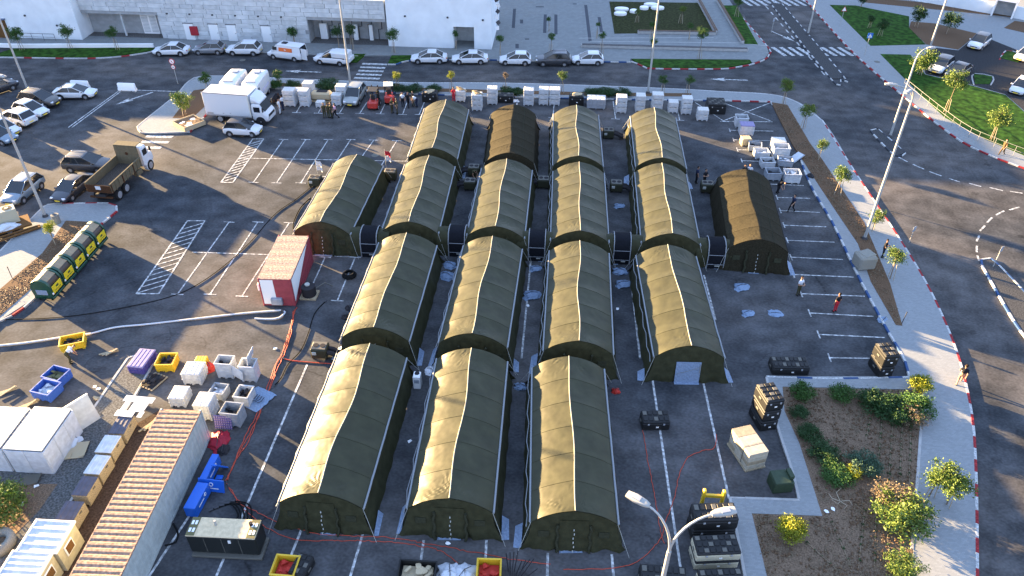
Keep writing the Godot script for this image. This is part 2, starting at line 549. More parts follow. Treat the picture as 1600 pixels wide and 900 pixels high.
	slab("lawn", pts([-75.61, -91.22, -72.56, -91.81, -60.16, -92.57, -54.83, -94.83, -53.9, -95.82, -54.26, -96.6, -72.49, -94.53, -73.28, -92.98]), -0.05, 0.14, mats.lawn)
	kerb(pts([-75.47, -91.01, -72.43, -91.61, -60.07, -92.4, -54.53, -94.74, -53.35, -96.33]), ["white_kerb", "grey_kerb", "red_kerb", "white_kerb"])
	kerb(pts([-53.35, -96.33, -38.64, -96.25, -26.65, -95.95]), gk)
	slab("lawn", pts([-28.05, -96.5, -25.83, -96.8, -26.36, -93.99, -27.18, -93.92]), -0.05, 0.14, mats.lawn)
	slab("lawn", pts([-22.39, -96.54, -19.25, -96.93, -19.79, -95.22, -21.37, -93.89, -22.33, -93.7]), -0.05, 0.14, mats.lawn)
	kerb(pts([-22.3, -93.59, -21.02, -93.77, -19.61, -95.12, -11.6, -96.15, -5.39, -96.26, 8.69, -97.05]), ["white_kerb", "blue_kerb"])
	slab("lawn", pts([8.83, -98.05, 24.17, -99.06, 24.18, -98.18, 22.03, -96.92, 19.88, -95.99, 11.19, -95.34, 9.8, -96.28]), -0.05, 0.14, mats.lawn)
	kerb(pts([8.71, -97.27, 10.03, -96.09, 11.02, -95.15, 19.85, -95.77, 22.4, -96.74, 24.27, -97.76, 26.25, -99.68, 27.15, -101.79, 27.34, -104.15, 25.5, -119.09]), rw)
	slab("lawn", pts([6.59, -121.31, 20.22, -121.93, 20.73, -109, 6.9, -107.26]), 0.0, 0.16, mats.dry_lawn)
	slab("lawn", pts([23.98, -121.05, 25.84, -121.22, 26.17, -104.76, 24.39, -104.84]), 0.0, 0.16, mats.lawn)
	# east side of the avenue
	slab("pavement", pts([37.4, -132, 37.13, -125.35, 38.3, -103.7, 40.37, -89.37, 42.38, -78.84, 44.42, -74.79, 46.79, -72.13, 50.28, -69.1, 86.86, -143.87, 39.01, -139.39]), -0.05, 0.125, mats.paver)
	kerb(pts([36.78, -131.95, 37.13, -125.35, 38.3, -103.7, 40.37, -89.37, 42.38, -78.84, 44.42, -74.79, 46.79, -72.13, 49.34, -69.64]), rw)
	slab("lawn", pts([40.22, -122.83, 44.08, -122.88, 50.66, -118.46, 48.98, -113.36, 49.03, -106.78, 41.37, -105.62]), 0.0, 0.15, mats.lawn)
	slab("soil_bed", pts([48.98, -113.36, 50.18, -116.17, 53.35, -115.63, 57.87, -111.79, 52.76, -105.2, 49.12, -106.78]), 0.0, 0.15, mats.dry_soil)
	slab("lawn", pts([41.74, -102.61, 45.66, -102.73, 45.25, -96, 49.85, -92.82, 52.62, -90.42, 52.74, -85.65, 55.51, -79.79, 51.24, -71.06, 47.96, -74.8, 45.48, -78.2, 43.06, -83.49, 42.48, -90.11]), 0.0, 0.15, mats.lawn)
	slab("parking_lot", pts([52.67, -104.96, 57.86, -111.54, 61.15, -104.78, 65.92, -99.46, 56.6, -80.65, 52.89, -86.01, 52.7, -90.61, 50.01, -93.03, 45.4, -96.22, 46.46, -101.67, 49.83, -105.65]), 0.0, 0.128, mats.lot_far)
	slab("lawn", pts([51.46, -96.75, 53.46, -96.1, 52.14, -93.6, 50.32, -93.45]), 0.1, 0.17, mats.lawn)
	slab("lawn", pts([57.1, -102.6, 59.22, -105.3, 60.73, -103.82, 58.77, -101.2]), 0.1, 0.17, mats.lawn)
	kerb(pts([50.09, -93.23, 51.38, -96.74, 53.54, -96.11, 52.05, -93.21]), gk, 0.25)
	kerb(pts([56.73, -101.9, 59.24, -105.54, 60.81, -103.83]), ["red_kerb", "white_kerb"], 0.25)
	slab("soil_bed", pts([44.8, -127.66, 53.08, -125.86, 68.51, -121.51, 67.46, -119.12, 52.14, -123, 45.9, -124.58]), 0.0, 0.15, mats.dry_soil)
	slab("soil_bed", pts([62.62, -114.57, 65.53, -117.83, 69.66, -116.01, 67.15, -110.59]), 0.0, 0.15, mats.dry_soil)
	# traffic islands
	for a in [[31.32, -123.25, 33.07, -122.79, 34.87, -95.11, 34.38, -93.85, 33.11, -93.74], [34.09, -79.84, 34.73, -79.9, 35.77, -75.06, 35.74, -74.35, 34.6, -73.83, 33.81, -78.89], [35.75, -55.22, 36.39, -55.64, 36.98, -55.04, 37.96, -47.77, 35.89, -43.31, 35.08, -46.05, 35.6, -54.2]]:
		slab("traffic_island", pts(a), -0.05, 0.12, mats.island)
	kerb(pts([33.07, -122.79, 34.87, -95.11, 34.38, -93.85, 33.11, -93.74, 31.32, -123.25]), ["white_kerb", "dark_kerb"], 0.15, 0.9)
	kerb(pts([34.73, -79.9, 35.77, -75.06, 35.74, -74.35, 34.6, -73.83, 33.81, -78.89, 34.09, -79.84, 34.73, -79.9]), ["white_kerb", "dark_kerb"], 0.15, 0.9)
	kerb(pts([35.89, -43.31, 35.08, -46.05, 35.6, -54.2, 35.75, -55.22, 36.39, -55.64, 36.98, -55.04, 37.96, -47.77]), ["white_kerb", "blue_kerb"], 0.14, 1.0)

func cap(p: Vector2, w := 1.0) -> void:
	line("parking_line", [p.x - w / 2, p.y, p.x + w / 2, p.y], 0.11, 0.0125)

func markings() -> void:
	# left bays
	for a in [[-29.14, -56.11, -29.42, -45.6], [-26.58, -56.32, -26.87, -45.8], [-23.76, -56.44, -24.29, -45.76], [-16.66, -51.67, -16.7, -45.8], [-19.18, -51.47, -19.18, -45.76], [-29.2, -72.25, -29.34, -63.18], [-26.85, -72.45, -27.09, -63.24], [-24.49, -72.64, -24.76, -63.43], [-22.12, -72.84, -22.62, -64.85], [-19.66, -72.9, -20.63, -64.51], [-17.2, -72.96, -17.85, -66.27]]:
		line("parking_line", a)
		cap(Vector2(a[0], a[1]))
		cap(Vector2(a[2], a[3]))
	for a in [[-30.57, -51.3, -24, -51.46], [-20.32, -51.66, -16.4, -51.69], [-32.54, -67.84, -15.06, -68.61]]:
		line("parking_line", a, 0.11, 0.011)
	for h in [[-32.92, -56.02, -31.38, -56.15, -30.91, -45.56, -32.66, -45.42], [-32.48, -72.12, -31.34, -72.22, -31.31, -63.01, -32.47, -62.92]]:
		line("hatched_zone", h, 0.13, 0.0095, true)
		var p := pts(h)
		for k in 13:
			var f := (k + 0.5) / 14.0
			var g := minf(f + 0.1, 1.0)
			var u := p[0].lerp(p[3], g)
			var e := p[1].lerp(p[2], f)
			line("hatched_zone", [u.x, u.y, e.x, e.y], 0.12, 0.012)
	# top row bays
	for a in [[-29.78, -78.83, -29.92, -81.57], [-27.3, -78.87, -27.35, -81.79], [-24.91, -78.99, -24.85, -82], [-22.62, -79.18, -22.49, -82.2], [-20.31, -79.3, -20.28, -82.39], [-17.77, -79.34, -17.85, -82.6], [-15.91, -79.5, -15.86, -82.77], [-5.09, -79.75, -5.14, -83.68], [-0.87, -79.95, -0.84, -84.05], [6.13, -80.21, 6, -84.99], [13.25, -80.48, 13.28, -85.25], [18.2, -80.58, 15.52, -85.44]]:
		line("parking_line", a)
		cap(Vector2(a[0], a[1]))
	for a in [[18.79, -85.63, 23.37, -81.17], [18.08, -80.73, 24.22, -86.01], [17.93, -80.63, 23.54, -80.94]]:
		line("parking_line", a, 0.13, 0.011)
	# right bays
	for a in [[18.45, -78.45, 23.16, -78.61], [18.51, -76.17, 23.25, -76.34], [18.56, -73.91, 23.32, -74.02], [18.63, -71.54, 23.45, -71.53], [19.8, -66.96, 23.82, -66.92], [20.77, -64.46, 23.88, -64.53], [20.6, -62.1, 24.18, -62.06], [20.43, -59.6, 24.16, -59.64], [20.21, -57.18, 24.27, -57.21], [20, -54.61, 24.3, -54.62], [19.68, -52.13, 24.52, -52.16], [19.73, -49.58, 24.68, -49.64], [19.83, -47.18, 24.64, -47.14], [19.91, -44.68, 24.71, -44.7], [20.07, -42.14, 23.09, -42.31]]:
		line("parking_line", a)
		line("parking_line", [a[0], a[1] - 0.45, a[0], a[1] + 0.45], 0.11, 0.0125)
	# long lines of the coach bays
	for a in [[-17.01, -38.52, -17.25, -22.04], [-13.53, -25.33, -13.71, -22.12], [-10, -25.22, -10.09, -22.39], [-6.52, -25.06, -6.4, -22.66], [-3.01, -25.33, -2.88, -22.93], [0.45, -24.78, 0.47, -23.18], [3.98, -24.96, 4.04, -23.45], [7.22, -39.12, 7.71, -23.73], [10.69, -39.39, 11.01, -29.22], [-9.92, -39.74, -10.3, -25.36], [-1.92, -53.04, -1.96, -40.36], [6.31, -50.98, 6.49, -41.02], [12.32, -51.45, 12.48, -45.76], [-5.24, -25.75, -2.49, -53.46], [-20.18, -25.91, -20.86, -21.58]]:
		line("bay_line", a, 0.14)
	# zebra crossings
	for k in 6:
		var f := k / 5.0
		var l := Vector2([-25.64, -93.73][0], [-25.64, -93.73][1]).lerp(Vector2([-25.6, -87.98][0], [-25.6, -87.98][1]), f)
		line("zebra_crossing", [l.x, l.y, l.x + 3.2, l.y], 0.5)
	for z in [[[28.59, -102.73, 38.61, -103.61], 9], [[27.72, -123.24, 37.24, -124.11], 8]]:
		var p := pts(z[0])
		for k in z[1] + 1:
			var c: Vector2 = p[0].lerp(p[1], float(k) / z[1])
			line("zebra_crossing", [c.x - 0.55, c.y - 1.5, c.x + 0.55, c.y + 1.5], 0.55, 0.01)
	for a in [[-43.98, -71.76, -41.08, -71.85], [-43.89, -70.51, -40.96, -70.6], [-43.8, -69.28, -41.23, -69.35]]:
		line("zebra_crossing", a, 0.5)
	# arrows
	for a in [[[-32.28, -90.52], 0.0], [[20.57, -92.56], 0.0]]:
		arrow(Vector2(a[0][0], a[0][1]), PI)
	arrow(Vector2([30.24, -108.83][0], [30.24, -108.83][1]), PI * 0.32)
	arrow(Vector2([-49.52, -81.14][0], [-49.52, -81.14][1]), PI * 0.7)
	# lane dashes
	for a in [[34.93, -73.65, 35.51, -72.67], [35.87, -72.23, 36.67, -71.23], [37.02, -70.8, 37.91, -69.96], [38.48, -69.5, 39.29, -68.88], [40.07, -68.69, 41.01, -68.15], [41.74, -68.03, 42.78, -67.5], [43.41, -67.44, 44.48, -67.16], [41.86, -63.94, 43.05, -64.54], [40.24, -62.92, 41.31, -63.73], [38.87, -61.52, 39.7, -62.44], [37.67, -60.06, 38.5, -61.01], [36.73, -58.36, 37.32, -59.31], [36.05, -56.65, 36.47, -57.65], [35.73, -55.31, 35.91, -56.16]]:
		line("lane_dash", a, 0.16)
	for k in 12:
		var p := pts([30.81, -124.14, 33.43, -93.77])
		var q := pts([32.6, -124.31, 34.88, -96.34])
		for s in [p, q]:
			line("lane_dash", [s[0].lerp(s[1], k / 12.0).x - 0.6, s[0].lerp(s[1], k / 12.0).y, s[0].lerp(s[1], (k + 0.5) / 12.0).x - 0.6, s[0].lerp(s[1], (k + 0.5) / 12.0).y], 0.2)
	for a in [[-52.39, -83.1, -53.25, -73.12], [-50.29, -83.28, -45.62, -83.3], [-52.08, -82.94, -52.87, -73.08], [9.26, -87.26, 9.29, -87.27]]:
		line("lane_line", a, 0.14)

func arrow(p: Vector2, an: float) -> void:
	var t := Transform2D(an, p)
	var q := PackedVector2Array()
	for e in [[-2.2, -0.11], [0.8, -0.11], [0.5, -0.5], [2.4, 0.0], [0.5, 0.5], [0.8, 0.11], [-2.2, 0.11]]:
		q.append(t * Vector2(e[0], e[1]))
	sheet("road_arrow", q, 0.011, mats.paint)

# ---- army tents: x across, -z along the length, origin at the front base
const EAVE_X := 2.36
const EAVE_Y := 1.98
const RIDGE_Y := 3.08

func roof_y(t: float, r: float, k: float) -> float:
	var a := absf(t)
	return EAVE_Y + (r - EAVE_Y) * (1.0 - k * a - (1.0 - k) * pow(a, 2.5))

func tent(label: String, fx: float, fz: float, bx: float, bz: float, sd: int, dark := false, open_door := false) -> Node3D:
	var len := Vector2(fx - bx, fz - bz).length()
	var node := thing("army_tent", label, "tent", Vector3(fx, 0, fz), rad_to_deg(atan2(-(bx - fx), -(bz - fz))), "army tents on the parking lot")
	var rng := RandomNumberGenerator.new()
	rng.seed = sd
	var ns := noise(sd, 0.9, 3)
	var bays := 6
	var nu := bays * 16
	var nt := 64
	var ph := rng.randf() * TAU
	var sway := rng.randf_range(0.09, 0.2)
	var rings := []
	var ridge := []
	var el := []
	var er := []
	for i in nu + 1:
		var u := float(i) / nu
		var z := -u * len
		var f := fposmod(u * bays, 1.0)
		var sag := 1.0 - pow(2.0 * f - 1.0, 2.0)
		var bay := mini(int(u * bays), bays - 1)
		var amt: float = 0.062 + 0.03 * sin(bay * 2.3 + ph)
		var xo := sway * sin(u * 7.0 + ph) * sin(PI * u)
		var ring := PackedVector3Array()
		for j in nt + 1:
			var t := 2.0 * j / nt - 1.0
			var a := absf(t)
			var x := t * EAVE_X + xo * (1.0 - a)
			var y := roof_y(t, RIDGE_Y, lerpf(0.3, 0.62, smoothstep(0.0, 0.1, minf(u, 1.0 - u))))
			y -= sag * amt * (0.35 + 0.65 * sin(PI * clampf(a * 0.8 + 0.1, 0, 1)))
			y += ns.get_noise_2d(x * 0.8, z * 0.8) * 0.018
			var ez := minf(u, 1.0 - u) * len
			var rr := Vector2(x - xo, ez).length()
			var fan := atan2(ez, absf(x - xo) + 0.05)
			y += 0.024 * clampf(0.45 + 1.3 * ns.get_noise_2d(x * 0.9 + 40.0, z * 0.9), 0.0, 1.0) * sin(fan * 27.0 + 6.0 * ns.get_noise_2d(x * 1.2, z * 1.2) + ph) * smoothstep(0.15, 0.6, rr) * (1.0 - smoothstep(0.9, 2.3, rr)) * smoothstep(0.0, 0.12, ez)
			y += (0.055 if sd in [100, 128] else 0.012) * pow(sin(PI * f), 2.0) * exp(-pow((t - 0.14) / 0.13, 2.0)) * absf(sin(bay * 1.9 + ph))
			ring.append(Vector3(x, y, z))
		rings.append(ring)
		ridge.append(ring[nt / 2] + Vector3(0, 0.02, 0))
		el.append(ring[0] + Vector3(-0.05, 0.0, 0))
		er.append(ring[nt] + Vector3(0.05, 0.0, 0))
	var fabric: Material = mats.tent_dark if dark else mats.tent
	var wallm: Material = mats.tent_dark if dark else mats.tent_wall
	part(node, "roof", MB.new().loft(rings, false, false).mesh(), fabric)
	for s in [-1.0, 1.0]:
		var wr := []
		for i in range(0, nu + 1, 2):
			var u := float(i) / nu
			var z := -u * len
			var e: Vector3 = rings[i][0 if s < 0 else nt]
			var ring := PackedVector3Array()
			for k in 9:
				var q := k / 8.0
				var w := ns.get_noise_3d(z * 1.5, q * 4.0, s * 9.0) * 0.05 * q + 0.03 * sin(u * bays * TAU) * q
				ring.append(Vector3(e.x + s * (0.02 + 0.4 * q * q + w), e.y * (1.0 - q) + 0.012, z))
			if s > 0:
				pass
			else:
				ring.reverse()
			wr.append(ring)
		part(node, "side_wall", MB.new().loft(wr, false, false).mesh(), wallm)
	# end walls, flared out to the ground
	for en in [0, 1]:
		var d := 1.0 if en == 0 else -1.0
		var z0 := 0.0 if en == 0 else -len
		var wr := []
		for k in 13:
			var q := k / 12.0
			var ring := PackedVector3Array()
			for j in range(0, nt + 1, 2):
				var t := 2.0 * j / nt - 1.0
				var top: Vector3 = rings[0 if en == 0 else nu][j]
				var w := ns.get_noise_3d(t * 5.0, q * 2.0, d * 5.0) * 0.16 * q + 0.07 * sin(t * 19.0 + ph + 2.0 * sin(t * 5.0)) * q * q
				ring.append(Vector3(lerpf(top.x, t * 2.95, q * q), lerpf(top.y - 0.015, 0.01, q), z0 + d * (0.02 + (0.34 + w) * pow(q, 1.3))))
			if en == 1:
				ring.reverse()
			wr.append(ring)
		var wl := part(node, "end_wall", MB.new().loft(wr, false, false).mesh(), mats.tent_dark if dark else mats.tent_end)
		if en == 0:
			if open_door:
				var b := MB.new()
				b.quad(Vector3(-0.85, 0.03, 0.42), Vector3(0.85, 0.03, 0.42), Vector3(0.85, 1.75, 0.2), Vector3(-0.85, 1.75, 0.2))
				b.box(Vector3(0, 0.04, 0.5), Vector3(1.7, 0.04, 0.25))
				part(wl, "door_sheet", b.mesh(), mats.blue_sheet)
				part(wl, "door_strap", MB.new().tube([Vector3(-0.82, 0.75, 0.36), Vector3(0, 1.05, 0.35), Vector3(0.8, 1.35, 0.29)], 0.02, 5).tube([Vector3(0.8, 1.6, 0.26), Vector3(0.78, 0.9, 0.36)], 0.04, 5).mesh(), mats.pole)
			else:
				for s in [-1.0, 1.0]:
					var fl := []
					for k in 8:
						var q := k / 7.0
						var ring := PackedVector3Array()
						for j in 7:
							var t: float = s * j / 6.0 * 0.34
							if s < 0:
								t = -0.34 + j / 6.0 * 0.34
							var w := 0.03 * sin(j * 1.9 + k * 0.7 + ph)
							ring.append(Vector3(t * (2.3 + 0.5 * q), lerpf(2.35, 0.03, q), 0.07 + (0.36 + w) * pow(lerpf(0.18, 1.0, q), 1.3)))
						fl.append(ring)
					part(wl, "door_flap", MB.new().loft(fl, false, false).mesh(), mats.tent_dark if dark else mats.tent_end)
					part(wl, "window_flap", MB.new().box(Vector3(s * 1.65, 1.25, 0.21), Vector3(0.6, 0.42, 0.03), Basis(Vector3.RIGHT, -0.16), 0.01).mesh(), mats.tent_flap)
				for s in [-0.86, 0.0, 0.86]:
					for k in 6:
						var q: float = 0.3 + 0.13 * k
						part(wl, "toggle", MB.new().box(Vector3(s + 0.03 * sin(k * 2.0), 2.35 * (1.0 - q), 0.12 + 0.4 * pow(q, 1.3)), Vector3(0.05, 0.12, 0.04), Basis(Vector3.RIGHT, -0.2)).mesh(), mats.toggle if s == 0.0 else mats.tent_flap)
				for s in [-1.0, 1.0]:
					var rl := []
					for k in 9:
						var q := k / 8.0
						rl.append(Vector3(s * (0.9 + 0.05 * sin(k * 1.7 + ph)), lerpf(2.0, 0.06, q), 0.2 + 0.36 * pow(q, 1.3) + 0.04 * sin(k * 2.3 + ph)))
					part(wl, "rolled_flap", MB.new().tube(rl, 0.06 + 0.03 * rng.randf(), 6).mesh(), mats.tent_flap)
				part(wl, "ground_flap", MB.new().box(Vector3(-0.2 + rng.randf() * 0.6, 0.03, 0.46), Vector3(rng.randf_range(0.7, 1.5), 0.03, 0.16), Basis(Vector3.UP, 0.05)).mesh(), mats.blue_sheet)
	if not dark:
		part(node, "ridge_tape", MB.new().tube(ridge, 0.036, 5).mesh(), mats.ridge)
		part(node, "eave_pole", MB.new().tube(el, 0.06, 6).mesh(), mats.pole)
		part(node, "eave_pole", MB.new().tube(er, 0.065, 6).mesh(), mats.pole)
		var rope := []
		for i in range(0, nu + 1, 6):
			rope.append(el[i] + Vector3(-0.2 - 0.07 * sin(i * 0.7), -0.42, 0))
		part(node, "side_strap", MB.new().tube(rope, 0.035, 5).mesh(), mats.pole)
	else:
		var sp := []
		for i in range(0, nu + 1, 3):
			sp.append(rings[i][48] + Vector3(0, 0.012, 0))
		part(node, "seam", MB.new().tube(sp, 0.018, 4).mesh(), mats.tent_flap)
	for k in range(1, bays):
		var i := k * 16
		var arc := []
		for j in range(0, nt + 1, 2):
			arc.append(rings[i][j] + Vector3(0, 0.003, 0))
		part(node, "rib_seam", MB.new().tube(arc, 0.014, 4).mesh(), mats.tent_wall if not dark else fabric)
	# white liner sheet sticking out at the foot
	for s in [-1.0, 1.0]:
		if rng.randf() < 0.75:
			var x0: float = s * 2.85
			var w: float = rng.randf_range(0.25, 0.5)
			var b := MB.new()
			var z1 := rng.randf_range(-1.8, -0.6)
			b.quad(Vector3(x0, 0.02, 0.35), Vector3(x0 + s * w, 0.02, 0.3), Vector3(x0 + s * w * 0.8, 0.02, z1), Vector3(x0 - s * 0.05, 0.35, z1))
			part(node, "liner_sheet", b.mesh(), mats.blue_sheet)
		for q in [[0.0, 1.0], [-len, -1.0]]:
			part(node, "guy_rope", MB.new().tube([Vector3(s * EAVE_X, EAVE_Y, q[0]), Vector3(s * 3.1, 0.02, q[0] + q[1] * 0.75)], 0.013, 4).mesh(), mats.toggle)
	return node

func tents() -> void:
	mat("tent", Color(0.05, 0.049, 0.026), 0.42, 0, grain("canvas", 51, 0.02, 0.78, 1.0, 256, 5), 6.0, true)
	with_bump(mats.tent, bump("crease", 52, 0.012, 3, 4.0), 0.22)
	mats.tent.metallic_specular = 0.27
	mat("tent_wall", Color(0.05, 0.049, 0.026), 0.5, 0, texs.canvas, 4.0, true)
	mat("tent_end", Color(0.05, 0.049, 0.026), 0.5, 0, texs.canvas, 3.0, true)
	with_bump(mats.tent_end, texs.crease, 0.8)
	mats.tent_wall.metallic_specular = 0.16
	mats.tent_end.metallic_specular = 0.16
	mat("tent_flap", Color(0.045, 0.046, 0.028), 0.7, 0, texs.canvas, 1.0)
	mat("tent_dark", Color(0.042, 0.036, 0.022), 0.9, 0, grain("net", 55, 0.06, 0.6, 1.0, 256, 5), 2.4)
	with_bump(mats.tent_dark, texs.crease, 0.6)
	mat("ridge", Color(0.26, 0.245, 0.2), 0.6)
	mat("pole", Color(0.21, 0.22, 0.23), 0.6)
	mat("toggle", Color(0.4, 0.4, 0.36), 0.7)
	mat("blue_sheet", Color(0.24, 0.31, 0.42), 0.55, 0, texs.canvas, 0.8)
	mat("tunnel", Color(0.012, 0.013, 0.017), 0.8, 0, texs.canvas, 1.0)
	var T := [
		["olive tent at the front left, nearest the red cables", -12.2, -25.5, -12.0, -37.7],
		["olive tent second from the front in the leftmost long row", -12.13, -39.4, -11.95, -51.1],
		["olive tent third from the front in the leftmost long row", -12.08, -52.8, -12.2, -64.3],
		["olive tent farthest back in the leftmost long row", -12.17, -65.8, -12.35, -76.9],
		["olive tent at the front of the second row, middle of the three front tents", -5.03, -25.7, -5.18, -37.8],
		["olive tent second from the front in the second row", -5.3, -39.3, -5.0, -51.2],
		["olive tent third from the front in the second row, before the dark canvas tent", -4.91, -52.7, -4.85, -64.2],
		["dark canvas tent at the far end of the second row", -4.7, -65.5, -5.05, -76.3],
		["olive tent at the front right, the one nearest the bottom street lamp", 1.8, -25.4, 1.3, -37.5],
		["olive tent second from the front in the third row", 1.97, -39.1, 2.0, -51.1],
		["olive tent third from the front in the third row", 2.05, -52.6, 1.92, -64.2],
		["olive tent farthest back in the third row, behind the white crate stacks", 1.86, -65.4, 1.6, -76.7],
		["olive tent with an open doorway showing a pale blue sheet", 9.5, -39.2, 8.95, -51.1],
		["olive tent in the middle of the fourth row, behind the open doorway tent", 9.5, -52.8, 9.6, -64.6],
		["olive tent farthest back in the fourth row with a pale flap on its side", 9.74, -65.7, 9.79, -76.8],
		["single olive tent on the far left beside the red and white container", -19.35, -52.2, -19.0, -63.9],
		["dark canvas tent on the far right by the parking bays", 16.5, -52.5, 17.2, -64.1]]
	for i in T.size():
		var a: Array = T[i]
		tent(a[0], a[1], a[2], a[3], a[4], 100 + i * 7, i in [7, 16], i == 12)
	# tunnels between the rows
	var names := ["between the single left tent and the leftmost row", "between the first and second tent rows", "between the second and third tent rows", "between the third and fourth tent rows", "between the fourth row and the dark canvas tent"]
	var at := [Vector3(-15.43, 0, -51.77), Vector3(-8.16, 0, -52.44), Vector3(-1.46, 0, -52.33), Vector3(5.58, 0, -52.44), Vector3(13.28, 0, -52.42)]
	for i in 5:
		var p: Vector3 = at[i]
		var nd := thing("tent_tunnel", "black fabric tunnel with pale hoops " + names[i], "tunnel", p, 0, "fabric tunnels joining the tents")
		var prof := [Vector2(0.0, 0.0), Vector2(0.0, 1.35), Vector2(-0.35, 2.05), Vector2(-0.75, 2.2), Vector2(-1.35, 2.2), Vector2(-1.75, 2.05), Vector2(-2.1, 1.35), Vector2(-2.1, 0.0)]
		var rings := []
		for xx in [-0.68, 0.68]:
			var r := PackedVector3Array()
			for q in prof:
				r.append(Vector3(xx, q.y + 0.01, q.x))
			rings.append(r)
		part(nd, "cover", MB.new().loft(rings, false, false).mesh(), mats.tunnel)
		for xx in [-0.68, 0.68]:
			var hp := []
			for q in prof:
				hp.append(Vector3(xx, q.y + 0.03, q.x + (0.02 if q.x > -1 else -0.02)))
			part(nd, "hoop", MB.new().tube(hp, 0.045, 6).mesh(), mats.pole)
			var sl := []
			for k in 7:
				var q := k / 6.0
				var r := PackedVector3Array()
				for e in prof:
					r.append(Vector3(xx + signf(xx) * q * 1.0, e.y * (0.93 - 0.04 * sin(q * 19.0)) + 0.01, -1.05 + (e.x + 1.05) * (0.93 - 0.03 * sin(q * 19.0 + 1.0))))
				sl.append(r)
			part(nd, "sleeve", MB.new().loft(sl, false, false).mesh(), mats.tent_wall)
		for y in [0.45, 1.36]:
			part(nd, "bar", MB.new().cyl(Vector3(-0.66, y, 0.035), Vector3(0.66, y, 0.035), 0.025, 6).mesh(), mats.pole)
		part(nd, "tag", MB.new().box(Vector3(0.15, 0.3, 0.02), Vector3(0.35, 0.1, 0.02)).mesh(), mats.toggle)

# ---- vehicles: +x forward, origin on the ground at the middle
func rsec(x: float, y0: float, y1: float, hw: float, r := 0.12) -> PackedVector3Array:
	var p := PackedVector3Array()
	var h := (y1 - y0)
	r = minf(r, h * 0.4)
	for q in [[-hw * 0.9, y0], [-hw, y0 + r], [-hw, y0 + h * 0.55], [-hw * 0.97, y1 - r], [-hw * 0.86, y1], [0.0, y1 + 0.02], [hw * 0.86, y1], [hw * 0.97, y1 - r], [hw, y0 + h * 0.55], [hw, y0 + r], [hw * 0.9, y0]]:
		p.append(Vector3(x, q[1], q[0]))
	return p

func slab4(b: MB, a: PackedVector3Array, c: PackedVector3Array) -> void:
	b.quad(a[0], a[1], a[2], a[3])
	for i in 4:
		b.quad(a[i], c[i], c[(i + 1) % 4], a[(i + 1) % 4])

const CARS := {
	"sedan": {"L": 4.6, "W": 0.89, "body": [[-2.3, 0.42, 0.78, 0.7], [-2.22, 0.3, 0.93, 0.82], [-1.55, 0.24, 0.99, 0.88], [-0.6, 0.22, 0.96, 0.9], [0.9, 0.22, 0.93, 0.9], [1.25, 0.23, 0.88, 0.88], [2.0, 0.26, 0.77, 0.82], [2.24, 0.32, 0.66, 0.74], [2.31, 0.4, 0.58, 0.64]], "g": [-2.0, -0.95, 0.15, 1.4, 0.92, 1.43], "wx": [-1.38, 1.4]},
	"hatch": {"L": 4.0, "W": 0.86, "body": [[-1.98, 0.4, 0.82, 0.74], [-1.92, 0.3, 0.98, 0.82], [-1.3, 0.24, 1.0, 0.86], [-0.3, 0.22, 0.97, 0.87], [0.8, 0.22, 0.94, 0.87], [1.15, 0.23, 0.89, 0.86], [1.7, 0.26, 0.79, 0.8], [1.95, 0.32, 0.68, 0.72], [2.02, 0.4, 0.6, 0.62]], "g": [-1.92, -1.35, 0.0, 1.2, 0.93, 1.49], "wx": [-1.25, 1.25]},
	"suv": {"L": 4.5, "W": 0.92, "body": [[-2.2, 0.45, 0.95, 0.78], [-2.14, 0.36, 1.06, 0.86], [-1.5, 0.3, 1.09, 0.91], [-0.3, 0.28, 1.06, 0.92], [0.9, 0.28, 1.04, 0.92], [1.2, 0.3, 1.0, 0.91], [1.95, 0.33, 0.91, 0.86], [2.2, 0.38, 0.78, 0.78], [2.27, 0.46, 0.66, 0.68]], "g": [-2.14, -1.6, 0.1, 1.35, 1.02, 1.62], "wx": [-1.35, 1.35]},
	"van": {"L": 5.0, "W": 0.95, "body": [[-2.5, 0.45, 1.15, 0.88], [-2.44, 0.34, 1.2, 0.93], [-1.4, 0.3, 1.2, 0.95], [0.2, 0.3, 1.2, 0.95], [1.4, 0.3, 1.15, 0.95], [1.75, 0.32, 1.06, 0.93], [2.25, 0.36, 0.9, 0.88], [2.45, 0.42, 0.75, 0.8], [2.5, 0.5, 0.65, 0.7]], "g": [-2.45, -2.35, 0.95, 1.75, 1.16, 1.95], "wx": [-1.5, 1.55]},
	"mini": {"L": 3.9, "W": 0.86, "body": [[-1.9, 0.4, 0.9, 0.76], [-1.84, 0.32, 1.04, 0.83], [-1.2, 0.27, 1.05, 0.86], [0.0, 0.25, 1.02, 0.87], [0.85, 0.25, 0.99, 0.87], [1.15, 0.26, 0.94, 0.86], [1.65, 0.28, 0.84, 0.8], [1.87, 0.34, 0.72, 0.72], [1.93, 0.42, 0.62, 0.62]], "g": [-1.84, -1.35, 0.05, 1.18, 0.98, 1.57], "wx": [-1.2, 1.2]}}

